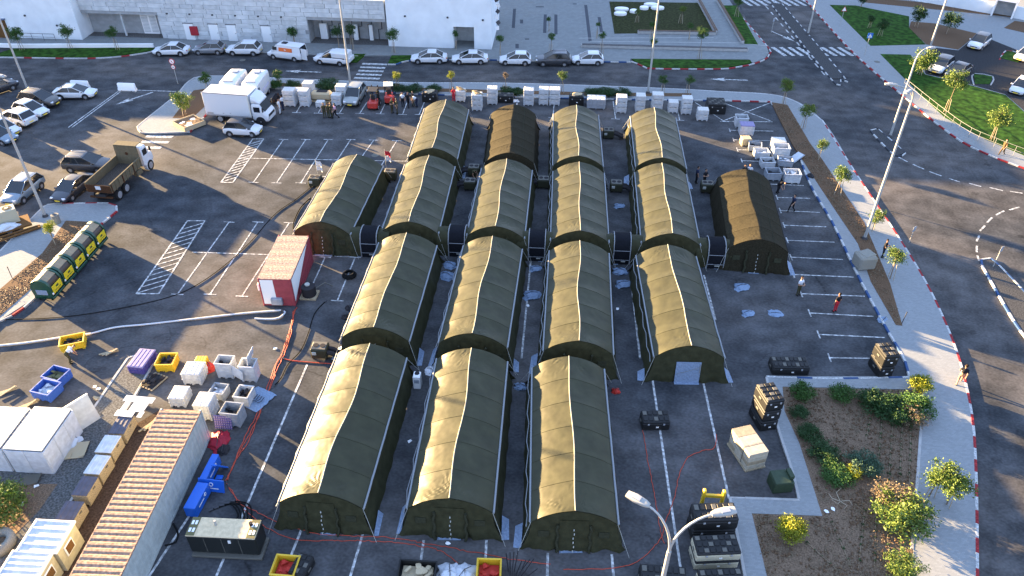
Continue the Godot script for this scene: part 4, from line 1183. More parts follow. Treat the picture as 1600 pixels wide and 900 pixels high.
func buildings() -> void:
	mat("render_white", Color(0.7, 0.73, 0.74), 0.8, 0, grain("stain", 71, 0.008, 0.94, 1.0, 512, 5), 9.0, true)
	for k in 4:
		mat("stone%d" % k, Color(0.55, 0.57, 0.57) * [0.93, 0.98, 1.02, 1.06][k], 0.75, 0, texs.soft, 3.0 + k, true)
	mat("cap_white", Color(0.75, 0.74, 0.72), 0.6)
	mat("dark_metal", Color(0.06, 0.06, 0.065), 0.5, 0.3)
	mat("door_white", Color(0.7, 0.71, 0.7), 0.5)
	mat("cabinet_red", Color(0.3, 0.02, 0.03), 0.5)
	mat("recess_grey", Color(0.34, 0.35, 0.35), 0.85, 0, texs.soft, 4.0, true)
	mat("floor_grey", Color(0.2, 0.19, 0.18), 0.9, 0, texs.rough, 4.0, true)
	mat("timber", Color(0.26, 0.13, 0.05), 0.8, 0, texs.rough, 1.5)
	# white hall at the upper left
	var t := thing("white_hall", "plain white rendered hall at the upper left corner", "building", Vector3(-77.5, 0, -98.5))
	part(t, "wall", MB.new().box(Vector3(-2, 3.3, -6.5), Vector3(29, 6.6, 13)).mesh(), mats.render_white)
	part(t, "roof_edge", MB.new().box(Vector3(-2, 6.7, -6.5), Vector3(29.3, 0.2, 13.3)).mesh(), mats.cap_white)
	for x in [-1.0, 5.6, 9.6]:
		part(t, "wall_lamp", MB.new().box(Vector3(x, 3.2 if x < 9 else 2.0, 0.1), Vector3(0.22, 0.22, 0.2), Basis.IDENTITY, 0.03).mesh(), mats.dark_metal)
	t = thing("hand_rail", "thin grey hand rail at the foot of the white hall", "railing", Vector3(-71.5, 0.12, -97.7))
	part(t, "top_rail", MB.new().cyl(Vector3(-3.2, 0.95, 0), Vector3(3.2, 0.95, 0), 0.03, 6).mesh(), mats.dark_metal)
	part(t, "mid_rail", MB.new().cyl(Vector3(-3.2, 0.5, 0), Vector3(3.2, 0.5, 0), 0.02, 6).mesh(), mats.dark_metal)
	for k in 5:
		part(t, "post", MB.new().cyl(Vector3(-3.2 + k * 1.6, 0, 0), Vector3(-3.2 + k * 1.6, 0.95, 0), 0.025, 6).mesh(), mats.dark_metal)
	t = thing("timber_kiosk", "brown timber kiosk with a blue roof panel at the left edge", "kiosk", Vector3(-76.94, 0, -98.31))
	for k in 9:
		part(t, "plank", MB.new().box(Vector3(-1.6 + k * 0.4, 1.25, 0), Vector3(0.37, 2.5, 0.06 + 0.01 * (k % 2))).mesh(), mats.timber)
	part(t, "side_wall", MB.new().box(Vector3(1.85, 1.25, -1.5), Vector3(0.1, 2.5, 2.9)).mesh(), mats.timber)
	part(t, "roof_panel", MB.new().box(Vector3(0, 2.65, -1.4), Vector3(4.1, 0.1, 3.2)).mesh(), mat("panel_blue", Color(0.09, 0.12, 0.2), 0.4))
	# stone clad building
	var x0 := -65.0
	var x1 := -23.6
	t = thing("stone_clad_building", "long low building clad in pale grey stone panels", "building", Vector3(x0, 0, -100.0))
	var W := x1 - x0
	var core := MB.new()
	core.box(Vector3(W / 2, 4.62, -6.0), Vector3(W, 2.76, 12.0))
	core.box(Vector3(20.75, 1.6, -6.06), Vector3(20.4, 3.3, 12.0))
	part(t, "wall", core.mesh(), mats.recess_grey)
	for a in [[0.0, 10.5, -1.5], [30.95, W, -2.2]]:
		var wl := part(t, "recess_wall", MB.new().box(Vector3((a[0] + a[1]) / 2, 1.65, a[2] - 0.1), Vector3(a[1] - a[0], 3.3, 0.2)).mesh(), mats.recess_grey)
		part(wl, "recess_floor", MB.new().box(Vector3((a[0] + a[1]) / 2, 0.14, a[2] / 2), Vector3(a[1] - a[0], 0.03, absf(a[2]))).mesh(), mats.floor_grey)
	var rng := RandomNumberGenerator.new()
	rng.seed = 4
	for row in 10:
		var y := 0.15 + row * 0.585
		var x := 0.03
		var h := 0.57
		while x < W - 0.05:
			var w: float = rng.randf_range(1.5, 2.9)
			w = minf(w, W - x)
			if W - x - w < 0.6:
				w = W - x
			var inr := y < 3.2 and (x < 10.5 or x + w > 30.9)
			var xx := x
			var ww := w
			if y < 3.2 and x < 10.5 and x + w > 10.9:
				xx = 10.55
				ww = x + w - xx
				inr = false
			if y < 3.2 and x < 30.4 and x + w > 30.9:
				ww = 30.9 - x
				inr = false
			if not inr:
				var key := "panel%d" % int(ww * 20)
				if not meshes.has(key):
					meshes[key] = MB.new().box(Vector3.ZERO, Vector3(int(ww * 20) / 20.0 - 0.02, h, 0.09), Basis.IDENTITY, 0.008).mesh()
				part(t, "stone_panel", meshes[key], mats["stone%d" % rng.randi_range(0, 3)], Vector3(xx + ww / 2, y + h / 2, 0.05 + rng.randf() * 0.006))
			x += w
	part(t, "parapet_cap", MB.new().box(Vector3(W / 2, 6.06, 0.0), Vector3(W, 0.12, 0.4), Basis.IDENTITY, 0.02).mesh(), mats.cap_white)
	part(t, "roof_deck", MB.new().box(Vector3(W / 2, 5.98, -6.2), Vector3(W, 0.06, 11.6)).mesh(), mats.concrete)
	var doors := [-50.5, -99.55, -47.07, -99.61, -44.62, -99.71, -39.88, -99.77]
	for k in 4:
		var dx: float = doors[k * 2] - x0
		var d := part(t, "door", MB.new().box(Vector3(dx, 1.2, 0.12), Vector3(1.25, 2.15, 0.08), Basis.IDENTITY, 0.01).mesh(), mats.door_white)
		part(d, "door_frame", MB.new().box(Vector3(dx, 2.32, 0.12), Vector3(1.45, 0.08, 0.1)).mesh(), mats.dark_metal)
		part(d, "door_handle", MB.new().box(Vector3(dx + 0.5, 1.15, 0.18), Vector3(0.12, 0.05, 0.05)).mesh(), mats.dark_metal)
	part(t, "hydrant_cabinet", MB.new().box(Vector3(15.2, 1.35, 0.2), Vector3(1.05, 1.2, 0.28), Basis.IDENTITY, 0.03).mesh(), mats.cabinet_red, Vector3.ZERO, 0, "red fire hose cabinet")
	for k in 6:
		part(t, "wall_lamp", MB.new().box(Vector3(12.0 + k * 3.1, 3.55, 0.18), Vector3(0.2, 0.14, 0.2)).mesh(), mats.dark_metal)
	part(t, "column", MB.new().box(Vector3(5.2, 1.65, -0.5), Vector3(0.22, 3.3, 0.22)).mesh(), mats.stone0)
	var lv := part(t, "louvre_door", MB.new().box(Vector3(8.4, 1.5, -1.45), Vector3(2.2, 2.6, 0.08)).mesh(), mats.cap_white)
	for i in 2:
		for k in 12:
			part(lv, "slat", MB.new().box(Vector3(7.85 + i * 1.1, 0.5 + k * 0.19, -1.39), Vector3(0.85, 0.1, 0.05), Basis(Vector3.RIGHT, 0.4)).mesh(), mats.stone0)
	for k in 7:
		var px: float = 31.8 + k * 1.35
		part(t, "pipe", MB.new().tube([Vector3(px, 0.2, -1.9), Vector3(px, 1.6 + 0.3 * (k % 3), -1.9), Vector3(px + 0.5, 1.7 + 0.3 * (k % 3), -1.8), Vector3(px + 0.5, 3.2, -1.9)], 0.06, 6).mesh(), mats.dark_metal)
	for k in 3:
		part(t, "service_cabinet", MB.new().box(Vector3([32.4, 36.8, 38.9][k], 1.2, -1.8), Vector3([1.0, 0.6, 0.5][k], 2.1, 0.4), Basis.IDENTITY, 0.02).mesh(), mats.door_white)
	part(t, "valve_block", MB.new().box(Vector3(34.0, 1.3, -1.8), Vector3(1.5, 0.25, 0.35), Basis.IDENTITY, 0.05).mesh(), mat("pipe_blue", Color(0.05, 0.07, 0.16), 0.5))
	# taller white block with the roller door
	t = thing("white_block", "tall plain white building block with a grey roller door", "building", Vector3(-16.5, 0, -99.8))
	var b := MB.new()
	b.box(Vector3(-2.5, 4.7, -6), Vector3(8.8, 9.4, 12))
	b.box(Vector3(5.75, 4.7, -6), Vector3(2.3, 9.4, 12))
	b.box(Vector3(3.25, 6.2, -6), Vector3(2.72, 6.4, 11.99))
	b.box(Vector3(3.25, 1.5, -7.5), Vector3(2.72, 3.0, 9.0))
	part(t, "wall", b.mesh(), mats.render_white)
	var rd := Node3D.new()
	rd.name = "roller_door"
	t.add_child(rd)
	for k in 14:
		part(rd, "slat", MB.new().box(Vector3(3.25, 0.25 + k * 0.2, -2.9), Vector3(2.65, 0.185, 0.07), Basis.IDENTITY, 0.015).mesh(), mats.stone0)
	for q in [[-4.4, 4.2], [1.2, 4.2], [5.8, 4.0]]:
		part(t, "wall_lamp", MB.new().box(Vector3(q[0], q[1], 0.1), Vector3(0.24, 0.2, 0.2), Basis.IDENTITY, 0.03).mesh(), mats.dark_metal)
	var bn := thing("bunting_string", "string of black and white pennants at the corner of the tall white block", "bunting", Vector3(-9.0, 0, -100.6))
	part(bn, "cord", MB.new().cyl(Vector3(0, 2.4, 0), Vector3(0.3, 9.2, -1), 0.02, 5).mesh(), mats.dark_metal)
	for k in 9:
		part(bn, "pennant", MB.new().box(Vector3(0.1 + 0.15 * sin(k * 2.2), 2.7 + k * 0.7, -k * 0.1), Vector3(0.5, 0.5, 0.04), Basis(Vector3.BACK, 0.6 * sin(k * 1.7)) * Basis(Vector3.UP, 0.5 * cos(k))).mesh(), mats.dark_metal if k % 2 else mats.cap_white)
	# low white wall by the grass strip
	var lw := smooth_line(pts([-77.42, -95.38, -72.75, -94.97, -63.58, -95.83, -54.29, -96.67]), 1.0)
	t = thing("low_wall", "low white wall above the grass strip at the upper left", "wall", Vector3.ZERO)
	for i in lw.size() - 1:
		var d := lw[i + 1] - lw[i]
		if d.length() > 0.05:
			var c := (lw[i] + lw[i + 1]) / 2
			part(t, "wall_block", MB.new().box(Vector3(0, 0.35, 0), Vector3(d.length(), 0.5, 0.3), Basis.IDENTITY, 0.01).mesh(), mats.cap_white, Vector3(c.x, 0, c.y), -rad_to_deg(d.angle()))
	# block of flats behind, out of the picture: it shades the plaza
	t = thing("apartment_block", "block of flats beyond the plaza", "building", Vector3.ZERO)
	part(t, "wall", MB.new().prism(PackedVector2Array([Vector2(-44.7, -118), Vector2(4, -151), Vector2(-8, -168), Vector2(-57, -134)]), 0.0, 12.0).mesh(), mats.render_white)
	# walled yard at the upper right
	t = thing("yard_wall", "sunlit white yard wall with a gate at the upper right corner", "wall", Vector3.ZERO)
	var yw := pts([48.34, -129.63, 54.98, -125.72, 63.36, -120.76, 65.87, -119.26, 69.93, -116.57])
	for i in yw.size() - 1:
		var d := yw[i + 1] - yw[i]
		var c := (yw[i] + yw[i + 1]) / 2
		if i == 2:
			var gt := part(t, "gate_frame", MB.new().box(Vector3(0, 2.5, 0.1), Vector3(d.length(), 0.25, 1.5)).box(Vector3(-d.length() / 2 + 0.12, 1.25, 0.1), Vector3(0.22, 2.5, 1.5)).box(Vector3(d.length() / 2 - 0.12, 1.25, 0.1), Vector3(0.22, 2.5, 1.5)).mesh(), mats.cap_white, Vector3(c.x, 0, c.y), -rad_to_deg(d.angle()))
			part(gt, "gate_leaf", MB.new().box(Vector3(0, 1.2, -0.5), Vector3(d.length() - 0.5, 2.3, 0.06)).mesh(), mats.recess_grey)
		else:
			part(t, "wall_run", MB.new().box(Vector3(0, 0.9, 0), Vector3(d.length(), 1.8, 0.25), Basis.IDENTITY, 0.02).mesh(), mats.render_white, Vector3(c.x, 0, c.y), -rad_to_deg(d.angle()))
	t = thing("tiled_roof", "low pink tiled shed behind the yard wall", "shed", Vector3.ZERO)
	for k in 3:
		var q := pts([61.19, -132.15, 77.9, -121.78])
		var p := q[0] + Vector2(0.2, -2.5)
		var e := q[1] + Vector2(0.2, -2.5)
		var dd := Vector2(0, -1.6)
		var m := MB.new()
		m.prism(PackedVector2Array([p + dd * k, e + dd * k, e + dd * (k + 1), p + dd * (k + 1)]), 1.6 + k * 0.3, 1.72 + k * 0.3, true)
		part(t, "roof_course", m.mesh(), mat("roof_pink", Color(0.36, 0.2, 0.19), 0.8, 0, texs.rough, 1.2, true))
	part(t, "wall", MB.new().prism(PackedVector2Array([Vector2([61.19, -132.15][0] + 0.4, [61.19, -132.15][1] - 2.8), Vector2([77.9, -121.78][0], [77.9, -121.78][1] - 2.8), Vector2([77.9, -121.78][0], [77.9, -121.78][1] - 7), Vector2([61.19, -132.15][0] + 0.4, [61.19, -132.15][1] - 7)]), 0, 1.58).mesh(), mats.render_white)
	plaza()

func plaza() -> void:
	mat("drain", Color(0.06, 0.065, 0.075), 0.7)
	var i := 0
	for a in [[-7.7, -116.67, -7.31, -108.33], [-3.01, -114.48, -2.81, -106.65], [-1.45, -114.62, -1.23, -106.28], [2.95, -119.44, 3.49, -103.97], [4.89, -114.05, 5.13, -107.62], [-4.58, -117.85, -3.33, -117.96], [-5.43, -104.03, -4.82, -104.09], [-6.35, -111.92, -6.25, -110.29], [-6.36, -102.13, -6.25, -100.48], [1, -119.72, 1.59, -119.77]]:
		line("drain_channel", a, 0.45, 0.131, false, "drain")
	for a in [[3.49, -103.97, 24.19, -105.19], [2.01, -105.06, 20.55, -106.96], [24.65, -104.87, 27.47, -104.39]]:
		line("paving_step", a, 0.16, 0.1315, false, "grey_kerb")
	var labels := ["long dark slatted bench with a pale edge at the front of the plaza", "bench along the near edge of the plaza lawn", "bench along the right edge of the plaza lawn", "bench along the narrow lawn beside the avenue"]
	for a in [[2.27, -101.7, 24.36, -102.12], [10.12, -107.68, 20.97, -108.13], [20.3, -122.56, 21.02, -108.52], [23.26, -122.83, 24.13, -104.82]]:
		var p := pts(a)
		var d := p[1] - p[0]
		var c := (p[0] + p[1]) / 2
		var t := thing("plaza_bench", labels[i], "bench", Vector3(c.x, 0.12, c.y), -rad_to_deg(d.angle()), "long benches on the plaza")
		i += 1
		part(t, "base", MB.new().box(Vector3(0, 0.2, 0), Vector3(d.length(), 0.4, 0.4), Basis.IDENTITY, 0.02).mesh(), mats.grey_kerb)
		for s in 4:
			part(t, "slat", MB.new().box(Vector3(0, 0.43, -0.19 + s * 0.125), Vector3(d.length() * 0.99, 0.05, 0.1)).mesh(), mats.dark_metal if i == 1 or s % 2 else mats.timber)
	i = 0
	for q in [[Vector3(8.29, 0, -117.24), 1.7], [Vector3(8.02, 0, -115.19), 1.5], [Vector3(10.06, 0, -116.52), 1.0], [Vector3(11.68, 0, -118.13), 1.1], [Vector3(12.84, 0, -119.73), 1.8], [Vector3(13.7, 0, -118.31), 1.6]]:
		var rings := []
		for k in 6:
			var f: float = [0.97, 1.0, 1.0, 0.96, 0.8, 0.5][k]
			var p := PackedVector3Array()
			for j in 18:
				var an := -TAU * j / 18
				p.append(Vector3(cos(an) * q[1] * 0.62 * f, [0.0, 0.08, 0.28, 0.38, 0.44, 0.46][k], sin(an) * 0.52 * f))
			rings.append(p)
		var st := thing("oval_bench", ["large white oval stone seat at the back left of the plaza lawn", "white oval stone seat nearest the camera on the plaza lawn", "short white oval stone seat, third from the left", "white oval stone seat left of the street lamp", "long white oval stone seat farthest back on the lawn", "white oval stone seat at the right end of the group"][i], "bench", q[0] + Vector3(0, 0.15, 0), 0, "white oval stone seats")
		i += 1
		part(st, "seat_stone", MB.new().loft(rings).mesh(), mats.cap_white)

# crown of many small leaves gathered in clumps
func crown_mesh(sd: int, n: int, clumps: int, flat := 0.8, leaf := 0.09, open := 0.35) -> ArrayMesh:
	var rng := RandomNumberGenerator.new()
	rng.seed = sd
	var cs := []
	for k in clumps:
		var d := Vector3(rng.randfn(), rng.randfn() * flat, rng.randfn()).normalized() * pow(rng.randf(), 0.5) * 0.78
		d.y *= flat
		cs.append([d, rng.randf_range(0.16, open)])
	var v := PackedVector3Array()
	var nr := PackedVector3Array()
	for i in n:
		var c: Array = cs[rng.randi() % clumps]
		var p: Vector3 = c[0] + Vector3(rng.randfn(), rng.randfn() * 0.8, rng.randfn()) * c[1] * 0.55
		var a := Vector3(rng.randfn(), rng.randfn() * 0.6 + 0.2, rng.randfn()).normalized()
		var u := a.cross(Vector3(rng.randfn(), rng.randfn(), rng.randfn())).normalized()
		var w := a.cross(u)
		var s := leaf * rng.randf_range(0.6, 1.3)
		var q := [p - u * s, p + w * s * 0.45 + a * s * 0.12, p + u * s, p - w * s * 0.45 + a * s * 0.12]
		for t in [[0, 1, 2], [0, 2, 3]]:
			for k in t:
				v.append(q[k])
				nr.append(a)
	var ar := []
	ar.resize(Mesh.ARRAY_MAX)
	ar[Mesh.ARRAY_VERTEX] = v
	ar[Mesh.ARRAY_NORMAL] = nr
	var m := ArrayMesh.new()
	m.add_surface_from_arrays(Mesh.PRIMITIVE_TRIANGLES, ar)
	return m

func leaf_mat(key: String, c: Color) -> void:
	var m := mat(key, c, 0.6, 0, grain("leafg", 81, 0.02, 0.6, 1.0), 0.9, true)
	m.backlight_enabled = true
	m.backlight = (c * 0.7).linear_to_srgb()
	m.cull_mode = BaseMaterial3D.CULL_DISABLED

func sapling(at: Vector3, h: float, r: float, kind: int, lm: String, label: String, group := "young street trees", stakes := true) -> void:
	var t := thing("young_tree", label, "tree", at, float((kind * 67 + int(absf(at.x) * 13)) % 360), group)
	var rng := RandomNumberGenerator.new()
	rng.seed = int(absf(at.x * 31 + at.z * 7)) + kind
	var k0 := "crown%d" % (kind % 5)
	if not meshes.has(k0):
		meshes[k0] = crown_mesh(200 + kind % 5, 2400, 30 + 4 * (kind % 5), 0.95, 0.065)
	var cy := h - r * 0.85
	var lean := Vector3(rng.randf_range(-0.12, 0.12), 0, rng.randf_range(-0.12, 0.12))
	var tr := part(t, "trunk", MB.new().tube([Vector3.ZERO, lean * 0.4 + Vector3(0, cy * 0.5, 0), lean + Vector3(0, cy, 0), lean + Vector3(0, cy + r * 0.5, 0)], 0.045, 6, 0.015).mesh(), mats.bark)
	for k in 5:
		var a := TAU * k / 5.0 + rng.randf()
		part(tr, "limb", MB.new().tube([lean + Vector3(0, cy - r * 0.5 + 0.1 * k, 0), lean + Vector3(cos(a) * r * 0.6, cy + r * 0.25, sin(a) * r * 0.6)], 0.022, 4, 0.006).mesh(), mats.bark)
	var c := part(t, "crown", meshes[k0], mats[lm], lean + Vector3(0, cy, 0))
	c.scale = Vector3(r, r * rng.randf_range(0.85, 1.15), r)
	if stakes:
		for s in [-1.0, 1.0]:
			part(t, "stake", MB.new().cyl(Vector3(s * 0.3, 0, 0.08), Vector3(s * 0.17, minf(1.6, h * 0.5), 0), 0.03, 5).mesh(), mats.stake)

func shrub(at: Vector3, r: float, hh: float, kind: int, lm: String, label: String, group := "", lm2 := "") -> void:
	var t := thing("shrub", label, "shrub", at, float(kind * 71 % 360), group)
	var k0 := "bush%d" % (kind % 4)
	if not meshes.has(k0):
		meshes[k0] = crown_mesh(300 + kind % 4, 4200, 60, 0.85, 0.06, 0.3)
	var c := part(t, "foliage", meshes[k0], mats[lm], Vector3(0, hh * 0.5, 0))
	c.scale = Vector3(r, hh * 0.62, r)
	if lm2:
		var k1 := "bushtop"
		if not meshes.has(k1):
			meshes[k1] = crown_mesh(333, 1500, 60, 0.9, 0.05, 0.2)
		var d := part(t, "blossom", meshes[k1], mats[lm2], Vector3(r * 0.45, hh * 0.5, r * 0.3))
		d.scale = Vector3(r * 0.9, hh * 0.5, r * 0.9)
	var st := MB.new()
	for k in 5:
		var a := TAU * k / 5.0
		part(t, "stem", MB.new().tube([Vector3.ZERO, Vector3(cos(a) * r * 0.5, hh * 0.6, sin(a) * r * 0.5)], 0.018, 4, 0.006).mesh(), mats.bark)

func plants() -> void:
	mat("bark", Color(0.2, 0.15, 0.1), 0.9)
	mat("stake", Color(0.36, 0.3, 0.22), 0.85)
	leaf_mat("leaf_green", Color(0.06, 0.14, 0.025))
	leaf_mat("leaf_dark", Color(0.034, 0.085, 0.02))
	leaf_mat("leaf_lime", Color(0.15, 0.22, 0.04))
	leaf_mat("leaf_yellow", Color(0.33, 0.36, 0.03))
	leaf_mat("leaf_blue", Color(0.08, 0.15, 0.09))
	leaf_mat("leaf_dry", Color(0.24, 0.18, 0.11))
	var S := [
		[Vector3(-70.91, 0, -94.1), 3.4, 1.15, "leaf_green", "dark green tree beside the leftmost lamp post on the grass strip"],
		[Vector3(-64.85, 0, -95.09), 3.5, 1.05, "leaf_green", "green tree in the middle of the upper left grass strip"],
		[Vector3(-58.6, 0, -95.29), 3.3, 0.95, "leaf_green", "green tree at the right end of the upper left grass strip"],
		[Vector3(-36.11, 0, -99.5), 2.6, 0.85, "leaf_green", "green tree against the stone wall above the van"],
		[Vector3(-29.55, 0, -97.73), 3.6, 1.0, "leaf_dark", "dark tree left of the lamp post before the pipe recess"],
		[Vector3(-27.92, 0, -98.11), 3.6, 0.9, "leaf_dark", "dark tree right of the lamp post before the pipe recess"],
		[Vector3(-22.23, 0, -97.46), 3.5, 1.0, "leaf_green", "green tree at the left corner of the tall white block"],
		[Vector3(-14.29, 0, -99.54), 2.6, 0.5, "leaf_green", "slim tree left of the roller door"],
		[Vector3(-8.25, 0, -97.78), 3.0, 0.65, "leaf_green", "small tree at the right corner of the tall white block"],
		[Vector3(-2.21, 0, -107.48), 2.2, 0.45, "leaf_green", "thin tree between the two dark plaza channels"],
		[Vector3(-1.75, 0, -98.8), 3.0, 0.62, "leaf_green", "small tree behind the dark grey car on the plaza"],
		[Vector3(4.38, 0, -105.28), 2.4, 0.4, "leaf_green", "thin tree left of the plaza lawn, farther one"],
		[Vector3(4.88, 0, -99.61), 3.1, 0.6, "leaf_green", "small tree behind the right end of the street cars"],
		[Vector3(11.85, 0, -105.69), 2.6, 0.55, "leaf_green", "sparse tree in a square pit before the plaza lawn, left one"],
		[Vector3(17.01, 0, -105.9), 2.6, 0.6, "leaf_green", "sparse tree in a square pit before the plaza lawn, right one"],
		[Vector3(17.55, 0, -98.7), 4.4, 0.95, "leaf_green", "tree growing from the kerb-side grass before the plaza"],
		[Vector3(11.41, 0, -98.39), 3.0, 0.6, "leaf_green", "thin tree beside the middle street lamp, on the grass"],
		[Vector3(10.28, 0, -112.04), 2.2, 0.5, "leaf_lime", "thin tree on the left half of the plaza lawn"],
		[Vector3(16.53, 0, -112.33), 2.8, 0.6, "leaf_lime", "flat-topped thin tree on the right half of the plaza lawn"],
		[Vector3(25, 0, -115.86), 3.2, 0.9, "leaf_green", "tree on the narrow lawn beside the avenue"],
		[Vector3(-33.78, 0, -85.45), 2.3, 0.75, "leaf_green", "green tree above the white vans on the near pavement"],
		[Vector3(-19.46, 0, -85.55), 2.6, 0.62, "leaf_yellow", "yellow tree left of two yellow trees on the near pavement"],
		[Vector3(-13.02, 0, -85.54), 2.8, 0.55, "leaf_yellow", "yellow tree in the middle of the near pavement row"],
		[Vector3(-6.71, 0, -85.71), 2.8, 0.4, "leaf_dry", "half bare yellow tree above the dark canvas tent"],
		[Vector3(-0.07, 0, -86.28), 3.0, 0.72, "leaf_lime", "bright lime tree above the crate stacks on the near pavement"],
		[Vector3(11.82, 0, -87.3), 2.5, 0.68, "leaf_green", "green tree right of the middle lamp, left of a pair"],
		[Vector3(14.77, 0, -87.37), 2.6, 0.7, "leaf_green", "green tree right of the middle lamp, right of a pair"],
		[Vector3(-42, 0, -84.17), 2.2, 0.85, "leaf_green", "green tree at the tip of the left island"],
		[Vector3(-41.75, 0, -76.82), 3.0, 1.25, "leaf_lime", "lime green tree in the timber planter on the left island"],
		[Vector3(25.57, 0, -85.41), 3.4, 1.0, "leaf_lime", "tree at the head of the right planting strip, nearest the junction"],
		[Vector3(26.44, 0, -79.2), 3.2, 0.95, "leaf_lime", "second tree along the right planting strip"],
		[Vector3(26.52, 0, -72.33), 2.4, 0.7, "leaf_lime", "third tree along the right planting strip, small and round"],
		[Vector3(26.55, 0, -65.22), 3.2, 0.95, "leaf_lime", "fourth tree along the right planting strip with crossed stakes"],
		[Vector3(28, 0, -59.17), 2.3, 0.8, "leaf_lime", "small tree half behind the tall lamp post on the right pavement"],
		[Vector3(27.35, 0, -52.04), 3.2, 1.0, "leaf_lime", "last tree at the lower end of the right planting strip"],
		[Vector3(49.99, 0, -113.71), 3.2, 1.3, "leaf_dark", "dark tree at the right edge of the upper lawn"],
		[Vector3(53.61, 0, -111.42), 3.6, 1.6, "leaf_dark", "large dark tree on the brown soil at the upper right"],
		[Vector3(43.72, 0, -109.52), 2.6, 0.95, "leaf_dark", "small dark tree in the middle of the upper right lawn"],
		[Vector3(44.79, 0, -122.33), 2.2, 0.9, "leaf_dark", "dark tree at the top corner of the upper right lawn"],
		[Vector3(44.52, 0, -95.94), 3.6, 1.8, "leaf_lime", "broad tree beside the double lamp on the right lawn"],
		[Vector3(43.77, 0, -85.06), 5.2, 1.5, "leaf_lime", "tall staked tree in the middle of the right lawn"],
		[Vector3(45.96, 0, -78.09), 4.2, 1.55, "leaf_lime", "sunlit staked tree nearest the fence on the right lawn"],
		[Vector3(-42.62, 0, -51.39), 2.4, 0.72, "leaf_yellow", "yellow tree beside the row of green waste containers"],
		[Vector3(43.29, 0, -112.85), 2.0, 0.6, "leaf_dark", "faint young tree on the left of the upper right lawn"],
		[Vector3(22.81, 0, -30.16), 3.2, 1.15, "leaf_lime", "tree leaning over the pavement right of the planted bed"],
		[Vector3(23.67, 0, -29.68), 3.2, 1.2, "leaf_lime", "tree over the pavement right of the planted bed, nearer the road"]]
	for i in S.size():
		var a: Array = S[i]
		sapling(a[0], a[1], a[2], i, a[3], a[4])
	var B := [
		[Vector3(17.1, 0, -37.91), 0.75, 1.0, "leaf_green", "round green shrub at the top left corner of the planted bed"],
		[Vector3(19.67, 0, -37.99), 0.8, 0.9, "leaf_green", "round green shrub under the kerb in the planted bed"],
		[Vector3(21.59, 0, -37.2), 1.1, 1.1, "leaf_dark", "dark spreading shrub in the top of the planted bed"],
		[Vector3(22.66, 0, -36.59), 1.2, 1.2, "leaf_dark", "large dark green shrub left of the pinkish one"],
		[Vector3(23.91, 0, -36.92), 1.2, 1.3, "leaf_green", "pinkish flowering shrub at the upper right corner of the bed"],
		[Vector3(25.16, 0, -39.14), 0.7, 1.3, "leaf_yellow", "tall yellow shrub at the corner by the pavement"],
		[Vector3(16.52, 0, -36.23), 0.6, 0.55, "leaf_dark", "low dark shrub beside the stacked black cases"],
		[Vector3(16.77, 0, -34.42), 0.75, 0.6, "leaf_dark", "low dark shrub along the path, second down"],
		[Vector3(17.3, 0, -32.94), 0.9, 0.7, "leaf_dark", "low dark shrub along the path, third down"],
		[Vector3(17.68, 0, -31.18), 0.95, 0.7, "leaf_green", "low green shrub above the dead twigs"],
		[Vector3(19.45, 0, -31.95), 0.95, 1.1, "leaf_blue", "blue green feathery shrub in the middle of the bed"],
		[Vector3(18.73, 0, -31.41), 0.5, 0.8, "leaf_yellow", "pale yellow flowers before the blue green shrub"],
		[Vector3(20.67, 0, -28.35), 1.5, 1.6, "leaf_lime", "big yellow and pink shrub at the edge of the pavement"],
		[Vector3(14.04, 0, -26.78), 0.75, 1.25, "leaf_yellow", "bright yellow shrub below the corner of the path"],
		[Vector3(19.67, 0, -25.01), 0.95, 0.9, "leaf_lime", "green and yellow shrub at the bottom of the bed"],
		[Vector3(-30.85, 0, -24.88), 1.5, 1.9, "leaf_lime", "big leafy bush cut by the left edge of the picture"],
		[Vector3(-31.99, 0, -85.22), 0.8, 0.9, "leaf_dark", "dark shrub behind the first white crates at the top left"],
		[Vector3(-27.87, 0, -85.2), 1.3, 1.1, "leaf_dark", "large dark shrub left of the silver people carrier"],
		[Vector3(-34.04, 0, -85.05), 0.8, 0.9, "leaf_green", "shrub beside the front of the box truck"],
		[Vector3(-19.31, 0, -85.56), 0.9, 0.8, "leaf_dark", "dark shrub right of the forklifts, left of three"],
		[Vector3(-17.59, 0, -85.43), 1.0, 0.75, "leaf_dark", "dark shrub right of the forklifts, middle of three"],
		[Vector3(-15.23, 0, -85.54), 0.9, 0.8, "leaf_dark", "dark shrub right of the forklifts, right of three"],
		[Vector3(-6.63, 0, -85.63), 0.9, 0.8, "leaf_dark", "dark shrub under the half bare tree"],
		[Vector3(-5.27, 0, -85.65), 0.8, 0.7, "leaf_dark", "dark shrub left of the crate stacks above the dark tent"],
		[Vector3(3.56, 0, -86.22), 1.0, 0.8, "leaf_dark", "dark hedge shrub behind the grey box, left of three"],
		[Vector3(5.14, 0, -86.27), 1.1, 0.9, "leaf_dark", "dark hedge shrub behind the grey box, middle of three"],
		[Vector3(6.95, 0, -86.33), 1.1, 0.8, "leaf_dark", "dark hedge shrub behind the grey box, right of three"]]
	for i in B.size():
		var a: Array = B[i]
		shrub(a[0] + Vector3(0, 0.1, 0), a[1] * 1.3, a[2] * 1.1, i, a[3], a[4], "shrubs in the beds", "leaf_dry" if i in [4, 12] else "")
	# rows of seedlings in the bed: too small to tell apart
	var v := MultiMesh.new()
	v.transform_format = MultiMesh.TRANSFORM_3D
	v.mesh = crown_mesh(400, 26, 6, 0.6, 0.3)
